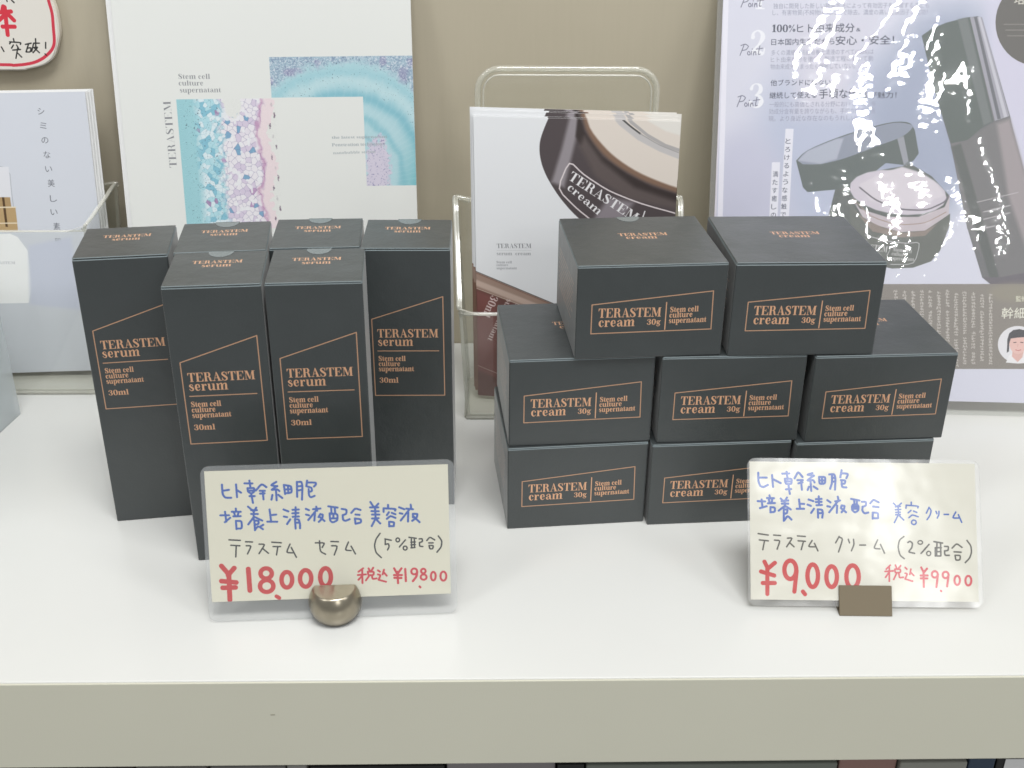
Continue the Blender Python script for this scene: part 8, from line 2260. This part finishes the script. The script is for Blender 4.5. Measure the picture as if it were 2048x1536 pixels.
# ball-shaped clip: a nickel ball cut by a slit that holds the first card
F1 = frame_of(Q1); cx_ = .0600
e = thing('ball_card_holder', 'satin nickel ball clip holding up the 18,000 yen card', 'card holder', tuple(BALL))
nloc = (F1.to_3x3() @ Vector((0, 1, 0)))
for side, nm, rr in ((-1, 'front_half', .0125), (1, 'rear_half', .0130)):
    b = bmesh.new(); bmesh.ops.create_uvsphere(b, u_segments=48, v_segments=32, radius=rr)
    for v in b.verts: v.co.z += .0088
    co = F1.translation-Vector(BALL); co = co+nloc*(.0007*side-.0002)
    g = b.verts[:]+b.edges[:]+b.faces[:]
    r_ = bmesh.ops.bisect_plane(b, geom=g, plane_co=co, plane_no=nloc*side, clear_inner=True)
    bmesh.ops.edgeloop_fill(b, edges=[x for x in r_['geom_cut'] if isinstance(x, bmesh.types.BMEdge)])
    for zc, dn in ((.0003, -1), (.0166 if side < 0 else .0186, 1)):
        g = b.verts[:]+b.edges[:]+b.faces[:]
        r_ = bmesh.ops.bisect_plane(b, geom=g, plane_co=(0, 0, zc), plane_no=(0, 0, dn), clear_outer=True)
        bmesh.ops.edgeloop_fill(b, edges=[x for x in r_['geom_cut'] if isinstance(x, bmesh.types.BMEdge)])
    for f in b.faces: f.smooth = len(f.verts) < 5
    link(nm, b, [M_nickel], e)
# folded sheet clip
e = thing('sheet_card_holder', 'brown folded metal clip holding up the 9,000 yen card', 'card holder', (.1752, -.1070, 0), -.028)
L2 = Q2[4]; th = .0009
def bent(pts, th):
    P = [Vector(p) for p in pts]; out = []
    for i, p_ in enumerate(P):
        d0 = (p_-P[i-1]).normalized() if i else (P[1]-p_).normalized(); d1 = (P[i+1]-p_).normalized() if i < len(P)-1 else d0
        n_ = ((Vector((-d0.y, d0.x))+Vector((-d1.y, d1.x))).normalized()); out.append(p_+n_*th/max(.5, n_.dot(Vector((-d0.y, d0.x)))))
    return [tuple(p_) for p_ in P]+[tuple(p_) for p_ in out[::-1]]
hh = .0148
b = bmesh.new(); bm_prism(b, bent([(sin(L2)*hh-.0003, cos(L2)*hh), (-.0003, .0003)], th), 'x', -.0128, .0128)
bmesh.ops.bevel(b, geom=[x for x in b.edges if abs(x.verts[0].co.x-x.verts[1].co.x) < 1e-6], offset=.0002, segments=1, affect='EDGES')
link('front_plate', b, [M_bronze], e)
b = bm_box(-.0128, .0128, .0006, .026, .0001, .0010, .0002, 1); link('base_plate', b, [M_bronze], e)
b = bmesh.new(); bm_prism(b, bent([(sin(L2)*hh*.8+.0033, cos(L2)*hh*.8), (.0046, .0011)], th), 'x', -.0128, .0128); link('rear_plate', b, [M_bronze], e)

# right poster -----------------------------------------------------
QP = (0.13185, 0.10913, -0.00000, -0.05876, 0.35011, 0.00010, 0.23000, 0.29000)
e = thing('product_poster', 'large glossy film poster with jar and bottle leaning on the wall at right', 'poster'); e.matrix_world = frame_of(QP)
WP, HP = QP[6], QP[7]
s = Print(WP*1000, HP*1000, 6, (212, 212, 226)); s.run(POSTER); s.ink(.025); im = s.image('poster_print')
link('printed_sheet', sheet_mesh('s', [(.0035, .0088), (WP-.003, .0088), (WP-.003, HP-.006), (.0035, HP-.006)], .0003, 0, (0, WP, 0, HP), ()), [M_paper, mat_print('poster_print', im, .5, .9)], e)
b = bmesh.new(); NX, NZ = 60, 76; g = []
for j in range(NZ+1):
    row = []
    for i in range(NX+1):
        x, z = WP*i/NX, HP*j/NZ
        edge_ = min(1, x/.01, (WP-x)/.01, z/.01)
        y = -.0010-.0006*edge_*(1+sin(x*150+2*sin(z*40))*.5+sin(x*60+z*23))*.5
        row.append(b.verts.new((x, y, z)))
    g.append(row)
for j in range(NZ):
    for i in range(NX): b.faces.new((g[j][i], g[j][i+1], g[j+1][i+1], g[j+1][i])).smooth = True
link('film', b, [M_film3], e)
b = bmesh.new(); bm_prism(b, rrect(0, WP, 0, HP, .003), 'y', .0003, .0006); link('film_back', b, [M_acr], e)

# left large poster: white pad of sheets with micrographs ------------
def worley(W, H, pts, chunk=64):
    F1_ = np.empty((H, W), np.float32); F2_ = F1_.copy(); I_ = np.empty((H, W), int)
    X = np.arange(W)+.5
    for y in range(0, H, chunk):
        Y = (np.arange(y, min(H, y+chunk))+.5)
        near = pts[(pts[:, 1] > y-60) & (pts[:, 1] < y+chunk+60)]; idx = np.where((pts[:, 1] > y-60) & (pts[:, 1] < y+chunk+60))[0]
        d = np.hypot(X[None, :, None]-near[:, 0], Y[:, None, None]-near[:, 1]).astype(np.float32)
        pa = np.argpartition(d, 1, axis=2)[..., :2]; dd = np.take_along_axis(d, pa, 2); o = np.argsort(dd, 2)
        pa = np.take_along_axis(pa, o, 2); dd = np.take_along_axis(dd, o, 2)
        F1_[y:y+chunk] = dd[..., 0]; F2_[y:y+chunk] = dd[..., 1]; I_[y:y+chunk] = idx[pa[..., 0]]
    return F1_, F2_, I_
def smooth_noise(H, W, cell, rs):
    g = rs.rand(H//cell+3, W//cell+3); y = np.arange(H)/cell; x = np.arange(W)/cell
    yi, xi = y.astype(int), x.astype(int); fy, fx = (y-yi)[:, None], (x-xi)[None]; fy = fy*fy*(3-2*fy); fx = fx*fx*(3-2*fx)
    return (g[yi][:, xi]*(1-fy)*(1-fx)+g[yi+1][:, xi]*fy*(1-fx)+g[yi][:, xi+1]*(1-fy)*fx+g[yi+1][:, xi+1]*fy*fx)
def mixc(A, c, al): return A+(np.array(c, np.float32)/255-A)*al[..., None]
def tissue(W, H, k):
    "W x H mm stained tissue: teal fibres left, round cells right"
    w_, h_ = int(W*k), int(H*k); rs = np.random.RandomState(11)
    X, Y = np.meshgrid(np.arange(w_)/k, np.arange(h_)/k); u = X/W
    A = np.empty((h_, w_, 3), np.float32); A[:] = np.array((168, 214, 222), np.float32)/255
    n8 = smooth_noise(h_, w_, int(8*k/3), rs); n3 = smooth_noise(h_, w_, int(3*k/2), rs); n1 = smooth_noise(h_, w_, max(2, int(.7*k)), rs)
    fib = .5+.5*np.sin((Y+n8*3+np.sin(X*.7)*1.2)*7.0); A = mixc(A, (120, 178, 190), fib*.35*np.clip(1.2-X/14, 0, 1))
    A = mixc(A, (110, 180, 200), np.clip((u-.12)*4, 0, 1)*n3*.7)
    pts = []
    while len(pts) < 1400:
        x, y = rs.rand()*w_, rs.rand()*h_; uu = x/w_
        if uu < .13: continue
        if rs.rand() < (.75 if uu > .5 else .6): pts.append((x, y))
    P = np.array(pts); ok = np.ones(len(P), bool); rmin = 2.0*k
    for i in range(len(P)):
        if not ok[i]: continue
        d = np.hypot(*(P[i+1:]-P[i]).T); rr = rmin*(1.0 if P[i, 0]/w_ > .5 else .75)*(.8+.6*n8[int(P[i, 1]), int(P[i, 0])]); ok[i+1:][d < rr] = False
    P = P[ok]; F1_, F2_, I_ = worley(w_, h_, P)
    wall_ = np.clip(1-(F2_-F1_)/(.22*k), 0, 1); kindr = rs.rand(len(P)); kr = kindr[I_]
    right = np.clip((u-.40-.1*(n8-.5))*14, 0, 1); mid = np.clip((u-.15)*12, 0, 1)*(1-right)
    B = np.empty_like(A); B[:] = np.array((238, 234, 240), np.float32)/255
    B = mixc(B, (206, 190, 218), np.clip((kr-.6)*9, 0, 1)*.6); B = mixc(B, (110, 164, 198), (kr > .94)*.8); B = mixc(B, (180, 140, 184), ((kr > .86) & (kr < .88))*.7)
    B = mixc(B, (104, 96, 146), wall_*.8)
    D_ = np.empty_like(A); D_[:] = np.array((182, 222, 232), np.float32)/255
    D_ = mixc(D_, (240, 244, 248), (kr > .55)*.7); D_ = mixc(D_, (112, 178, 204), (kr < .22)*.6); D_ = mixc(D_, (166, 120, 166), ((kr > .40) & (kr < .42))*.75); D_ = mixc(D_, (104, 158, 184), wall_*.6)
    A = A*(1-mid[..., None])+D_*mid[..., None]; A = A*(1-right[..., None])+B*right[..., None]
    hole = np.clip((n8-.74)*16, 0, 1)*np.clip((u-.3)*6, 0, 1); A = mixc(A, (240, 240, 244), hole*.9)
    # outer skin: magenta rim, pale pink beyond
    e_ = .82+.035*np.sin(Y*.16+1.5)+.05*(n8-.5); rim = np.exp(-((u-e_)/.022)**2); A = mixc(A, (176, 104, 152), rim*.45)
    out = np.clip((u-e_)*30, 0, 1); A = mixc(A, (238, 222, 226), out)
    edge2 = e_+.11+.06*(n3-.5); A = mixc(A, (232, 233, 230), np.clip((u-edge2)*60, 0, 1))
    # notch of blank paper at the top, specks
    nt_ = np.hypot((X-W*.56)/(W*.10), (Y-H*1.0)/(H*.16)); A = mixc(A, (232, 233, 230), np.clip((1.0+.25*(n3-.5)-nt_)*9, 0, 1))
    spk = (n1 > .9)*(u < .42)*(u > .06); A = mixc(A, (40, 44, 66), spk*.6)
    for i in range(12):
        yy = H*(1-(i+.6)/12.5); xx = W*(.955+.03*math.sin(i*2.1)); a_ = .9+rs.rand()*.8
        d = np.hypot((X-xx)/.7, (Y-yy)/a_/1.4)+(n1-.5)*.9; A = mixc(A, (108, 90, 110), np.clip((1-d)*2, 0, 1)*(.8 if i % 3 else .2))
    return np.clip(A+(rs.rand(h_, w_, 1)-.5)*.05, 0, 1)
def arcs(W, H, k):
    w_, h_ = int(W*k), int(H*k); rs = np.random.RandomState(4)
    X, Y = np.meshgrid(np.arange(w_)/k, np.arange(h_)/k); n8 = smooth_noise(h_, w_, int(6*k), rs); n1 = smooth_noise(h_, w_, max(2, int(.6*k)), rs); n3 = smooth_noise(h_, w_, int(1.6*k), rs)
    r = np.hypot(X-W*.50, (Y-H*.08)*.98)+n8*2.5
    A = np.empty((h_, w_, 3), np.float32); A[:] = np.array((184, 218, 226), np.float32)/255
    for r0, wd, c, s_ in ((38, 2.4, (120, 186, 202), .7), (52, 3.6, (104, 176, 196), .75), (66, 3.5, (140, 196, 210), .5), (28, 1.3, (128, 180, 196), .6), (60, 3, (206, 230, 234), .5)):
        A = mixc(A, c, np.exp(-((r-r0)/wd)**2)*s_*.75)
    A = mixc(A, (116, 190, 200), np.clip((X-W*.86)/(W*.14), 0, 1)*np.clip(1-Y/(H*.5), 0, 1)*.9)
    ang = np.arctan2(Y-H*.05, X-W*.5); ray_ = .5+.5*np.sin(ang*75+n8*5); A = mixc(A, (226, 238, 242), ray_**8*.10*(r < 66))
    top_ = np.clip((r-69+3*(n3-.5))/5, 0, 1); A = mixc(A, (168, 186, 204), top_*.65); A = mixc(A, (120, 134, 166), top_*np.clip((n1-.45)*3, 0, 1)*(.15+.6*n3)); A = mixc(A, (150, 120, 168), top_*np.clip((n8-.6)*5, 0, 1)*.3); A = mixc(A, (236, 232, 240), top_*(n1 < .25)*.6)
    A = mixc(A, (30, 40, 60), ((n1 > .95)*(r > 55)*(r < 75))*.7)
    pk = np.clip(1.1-np.hypot((X-W*.72)/(W*.09), (Y-H*.12)/(H*.26))-(n3-.5)*.5, 0, 1); A = mixc(A, (222, 208, 226), np.clip(pk*4, 0, 1)*.85); A = mixc(A, (110, 110, 160), np.clip(pk*4, 0, 1)*(n1 > .8)*.6)
    return np.clip(A+(rs.rand(h_, w_, 1)-.5)*.03, 0, 1)
QT = (-0.23951, 0.15300, -0.00000, 0.00224, 0.20002, 0.01389, 0.18717, 0.29000)
WT, HT = QT[6], QT[7]
s = Print(WT*1000, HT*1000, 5, (233, 234, 231))
def paste(s, A, x, y, k):
    h_, w_ = A.shape[:2]; x0, y0 = int(x*s.k), int(y*s.k); x1 = min(s.W, x0+w_); y1 = min(s.H, y0+h_); s.a[y0:y1, x0:x1] = A[:y1-y0, :x1-x0]
A = arcs(91.5, 81.7, 5); wgt = np.ones(A.shape[:2], bool)
keep = s.a.copy(); paste(s, A, 96.5, 128.8, 5)
y0_, y1_ = int(100*5), int(185.5*5); s.a[y0_:y1_, :int(154.8*5)] = keep[y0_:y1_, :int(154.8*5)]
paste(s, tissue(63, 83, 5), 35.6, 102, 5)
# white copy area and its faint lines of text
s.run(TPOST); im = s.image('pad_print')
e = thing('micrograph_poster', 'tall white poster pad with teal cell micrographs standing behind the serum boxes', 'poster'); e.matrix_world = frame_of(QT)
link('front_sheet', sheet_mesh('s', [(0.0, 0), (WT, 0), (WT, HT), (0.0, HT)], .0004, 0, (0, WT, 0, HT), ()), [M_paper, mat_print('pad_print', im, .6, .80)], e)
for i in range(3):
    d = .0007+i*.0007; link('sheet', bm_box(-.0012-.0013*i, WT-.0006*i, d, d+.0005, .0, HT-.001*i), [M_paper], e)

# middle pamphlet stack and its acrylic stand --------------------------
QM = (-0.01388, 0.11732, 0.00600, -0.14415, 0.00142, 0.01102, 0.12015, 0.18282)
WM, HM = QM[6], QM[7]
e = thing('pamphlet', 'white pamphlet with brown cream jar picture standing in the clear stand behind the cream boxes', 'pamphlet'); e.matrix_world = frame_of(QM)
s = Print(WM*1000, HM*1000, 6, (228, 229, 232)); s.run(PAMPH); im = s.image('pamphlet_print')
link('cover', sheet_mesh('s', [(0, .0), (WM, 0), (WM, HM), (0, HM)], .0003, 0, (0, WM, 0, HM), ()), [M_paper, mat_print('pamphlet_print', im, .42, 1.08)], e)
s.a[:] = np.array((228, 229, 232))/255; s.run([c for c in PAMPH if c[0] == 'P'][:12]); im2 = s.image('pamphlet_print_behind')
M_beh = mat_print('pamphlet_print_behind', im2, .5, 1.05)
for i, (dx, dz, rz_) in enumerate(((-.0004, .0006, 0), (-.0022, .0030, .004), (.0005, .0034, -.002), (-.0032, .0046, .003))):
    o = link('inner_sheet', sheet_mesh('s', [(0, 0), (WM, 0), (WM, HM), (0, HM)], .0003, 0, (0, WM, 0, HM), ()), [M_paper, M_beh], e)
    o.location = (dx, .0010+.0008*i, dz); o.rotation_euler = (0, rz_, 0)

def holder(name, label, x0, x1, yf, yb, zrim, zside, ztop, tx0, tx1, flare, rr_=1):
    e = thing(name, label, 'leaflet stand', ((x0+x1)/2, yf, 0)); cx = (x0+x1)/2; th = .0022
    X0, X1, T0, T1 = x0-cx, x1-cx, tx0-cx, tx1-cx; D = yb-yf; fl = flare
    out = fillet([(X0, 0), (X1, 0), (X1+fl, zside), (T1, zside-.004), (T1, ztop), (T0, ztop), (T0, zside-.004), (X0-fl, zside)], [0, 0, .002, .006, .013, .013, .006, .002], 6)
    b = bmesh.new(); bm_prism(b, out, 'y', D, D+th)
    for f in b.faces:
        if abs(f.normal.y) < .5: f.material_index = 1
    link('back_panel', b, [M_acr, M_acr_edge], e)
    b = bmesh.new(); q = out+[out[0]]; bm_tube(b, [(p_[0], D+th/2, p_[1]) for p_ in q[2:]], .0019*rr_, 12); link('back_rim', b, [M_rim], e, True)
    b = bmesh.new(); q = fillet([(T0+.0034, zside), (T0+.0034, ztop-.0034), (T1-.0034, ztop-.0034), (T1-.0034, zside)], [0, .010, .010, 0], 8, closed=False)
    bm_tube(b, [(p_[0], D-.0004, p_[1]) for p_ in q], .0006, 8); link('inner_highlight', b, [M_rim_line], e, True)  # thin pale tube added to draw the highlight line inside the rim
    # side walls: curve from the rear shoulder down to the front lip
    zl = zrim+.004; cv = catmull([(D*q_, zl+(zside-zl)*f_) for q_, f_ in ((1, 1), (.86, .94), (.62, .60), (.35, .32), (.12, .07), (0, 0))], 5)
    for sd, XX, f_ in ((-1, X0, -fl), (1, X1, fl)):
        b = bmesh.new(); pts = [(float(p_[0]), float(p_[1])) for p_ in cv]+[(0, 0), (D, 0)]
        def sx(z): return XX+f_*z/zside
        lo = [b.verts.new((sx(p_[1]), p_[0], p_[1])) for p_ in pts]; hi = [b.verts.new((sx(p_[1])-sd*th, p_[0], p_[1])) for p_ in pts]
        b.faces.new(lo); b.faces.new(hi[::-1])
        for i in range(len(pts)): b.faces.new((lo[i], lo[(i+1) % len(pts)], hi[(i+1) % len(pts)], hi[i])).material_index = 1
        bmesh.ops.recalc_face_normals(b, faces=b.faces[:]); link('side_panel', b, [M_acr, M_acr_edge], e)
        b = bmesh.new(); bm_tube(b, [(sx(p_[1]), float(p_[0]), float(p_[1])) for p_ in cv], .0012*rr_, 12); link('side_rim', b, [M_rim_line], e, True)
    k = f_=fl*zrim/zside
    b = bmesh.new(); pts = fillet([(X0, .0), (X1, .0), (X1+k, zrim+.004), (X1+k-.012, zrim), (X0-k+.012, zrim), (X0-k, zrim+.004)], [.004, .004, 0, .008, .008, 0], 5)
    bm_prism(b, pts, 'y', -th, 0)
    for f in b.faces:
        if abs(f.normal.y) < .5: f.material_index = 1
    link('front_panel', b, [M_acr, M_acr_edge], e)
    b = bmesh.new(); bm_tube(b, catmull([(X0-k, 0, zrim+.004), (X0-k+.003, 0, zrim+.0012), (X0-k+.012, 0, zrim), (X1+k-.012, 0, zrim), (X1+k-.003, 0, zrim+.0012), (X1+k, 0, zrim+.004)], 4), .0012*rr_, 12); link('front_rim', b, [M_rim_line], e, True)
    b = bm_box(X0+.001, X1-.001, .0002, D-.0002, .0002, .0032, .0005); link('floor_panel', b, [M_acr_edge], e)
    b = bmesh.new(); bm_tube(b, [(X0, 0, .001), (X0, D*.9, .001)], .0012, 6); bm_tube(b, [(X0, -.001, .0012), (X1, -.001, .0012)], .0013, 6); link('foot_rim', b, [M_acr_edge], e, True)
    return e
holder('acrylic_stand', 'clear acrylic stand behind the boxes at centre, holding the white pamphlet with the jar', -.0215, .108, .0965, .150, .0725, .130, .2095, -.0135, .0955, .007)

# left leaflets in their stand --------------------------------------
QL = (-0.35947, 0.15000, 0.00600, 0.03193, 0.19752, 0.01542, 0.10000, 0.18278)
WL, HL_ = QL[6], QL[7]
e = thing('leaflet', 'white leaflet with vertical Japanese text and gold capped bottle at the left edge', 'leaflet'); e.matrix_world = frame_of(QL)
s = Print(WL*1000, HL_*1000, 6, (208, 211, 220)); s.run(LEAF); im = s.image('leaflet_print')
link('cover', sheet_mesh('s', [(0, 0), (WL, 0), (WL, HL_), (0, HL_)], .0003, 0, (0, WL, 0, HL_), ()), [M_paper, mat_print('leaflet_print', im, .45, .88)], e)
for i in range(6):
    d = .0009+i*.0010; o = link('inner_sheet', bm_box(0, WL, 0, .0007, 0, HL_), [M_paper], e); o.location = (.0006*i+.0003*(i % 2), d, .0003*i)
holder('acrylic_stand', 'clear acrylic stand at the far left holding the white leaflet stack', -.385, -.2655, .1330, .1995, .1130, .1240, .150, -.37, -.28, .010, .6)

# round-cornered sign at top left -------------------------------------
e = thing('round_sign', 'cream foam sign with red border and red kanji on the wall at top left', 'sign', (-.30, WY-.0065, .2))
out = [(p_[0]/1000+.30, p_[1]/1000-.2) for p_ in catmull(SIGN['out'], 3)]
b = bmesh.new(); fs = bm_prism(b, out, 'y', 0, .006); bmesh.ops.bevel(b, geom=list(fs[0].edges)+list(fs[1].edges), offset=.0008, segments=2, affect='EDGES')
s = Print(130, 90, 7, (235, 230, 222), -400, 184)
s.stroke(catmull(SIGN['border'], 4), 1.9, (216, 62, 82), smooth=False)
for l in SIGN['red']: s.stroke(l, 2.6, (222, 58, 74))
for l in SIGN['black']: s.stroke(l, .85, (38, 38, 38))
im = s.image('sign_print')
uv = b.loops.layers.uv.new('UVMap')
for f in b.faces:
    if f.normal.y < -.98: f.material_index = 1
    for l in f.loops: l[uv].uv = (((l.vert.co.x-.30)*1000+400)/130, ((l.vert.co.z+.2)*1000-184)/90)
link('board', b, [mat('foam_board', (228, 220, 208), .6), mat_print('sign_print', im, .55, .86)], e)

# frosted acrylic case whose corner shows at the far left ----------------
e = thing('acrylic_case', 'frosted clear acrylic case corner at the far left edge on the shelf', 'display case', (-.3071, .1038, 0), -.145)
M_case = mat_clear('frosted_acrylic', (.93, .95, .96), .38, .25, hazecol=(.72, .76, .78, 1))
link('side_panel', bm_box(-.003, 0, -.175, 0, 0, .10, .0004), [M_case], e)
link('rear_panel', bm_box(-.12, -.0031, -.003, 0, 0, .10, .0004), [M_case], e)
link('lid_panel', bm_box(-.12, 0, -.175, 0, .1001, .1031, .0004), [M_case], e)

# goods on the lower shelf, only their tops show below the front edge ------
UG = [
 ('dark_carton', 'dark brown carton top on the lower shelf at the far left', 'box', -.262, -.1795, (52, 38, 36)),
 ('grey_carton', 'grey carton top on the lower shelf, right of the dark brown one', 'box', -.1790, -.1445, (128, 124, 120)),
 ('grey_carton', 'light grey carton top on the lower shelf, second grey one from the left', 'box', -.1436, -.1065, (150, 148, 146)),
 ('white_carton', 'narrow pale carton on the lower shelf beside the black case', 'box', -.1058, -.0960, (176, 174, 170)),
 ('black_case', 'wide black case on the lower shelf below the serum price card', 'case', -.0950, -.0292, (26, 25, 24)),
 ('white_carton', 'pale lilac carton on the lower shelf at centre', 'box', -.0285, .0250, (158, 152, 154)),
 ('black_clip_case', 'small black case on the lower shelf right of centre', 'case', .0256, .0390, (28, 30, 28)),
 ('frosted_bin', 'wide grey-green frosted bin on the lower shelf below the cream boxes', 'bin', .0396, .1640, (140, 146, 136)),
 ('pink_leaflet_box', 'pinkish carton on the lower shelf below the cream price card', 'box', .1646, .1936, (176, 136, 126)),
 ('white_carton', 'white carton on the lower shelf right of the pinkish one', 'box', .1942, .2280, (176, 176, 166)),
 ('blue_carton', 'slim dark blue carton on the lower shelf near the right', 'box', .2286, .2422, (52, 74, 100)),
 ('black_frame_card', 'white card in black frame on the lower shelf at the far right', 'card', .2430, .2700, (30, 30, 30)),
]
for i, (nm, lab, cat, xa, xb, col) in enumerate(UG):
    h = .234-(.0008*((i*7) % 5))
    e = thing(nm, lab, cat, ((xa+xb)/2, -.134+.001*(i % 3), -.30), 0, 'goods on the lower shelf')
    hw = (xb-xa)/2-.0002; mm = mat(nm+'_board', col, .5, vary=.08, bump=.1, k=.6)
    link('body', bm_box(-hw, hw, 0, .05, 0, h-.012, .0008), [mm], e)
    link('lid', bm_box(-hw, hw, -.0004, .0504, h-.0118, h, .0008), [mm], e)
    if nm == 'black_frame_card':
        link('card_face', bm_box(-hw+.004, hw-.001, -.0009, -.0006, .01, h-.0006), [M_paper], e)

print('objects', len(bpy.data.objects), 'meshes', len(bpy.data.meshes))
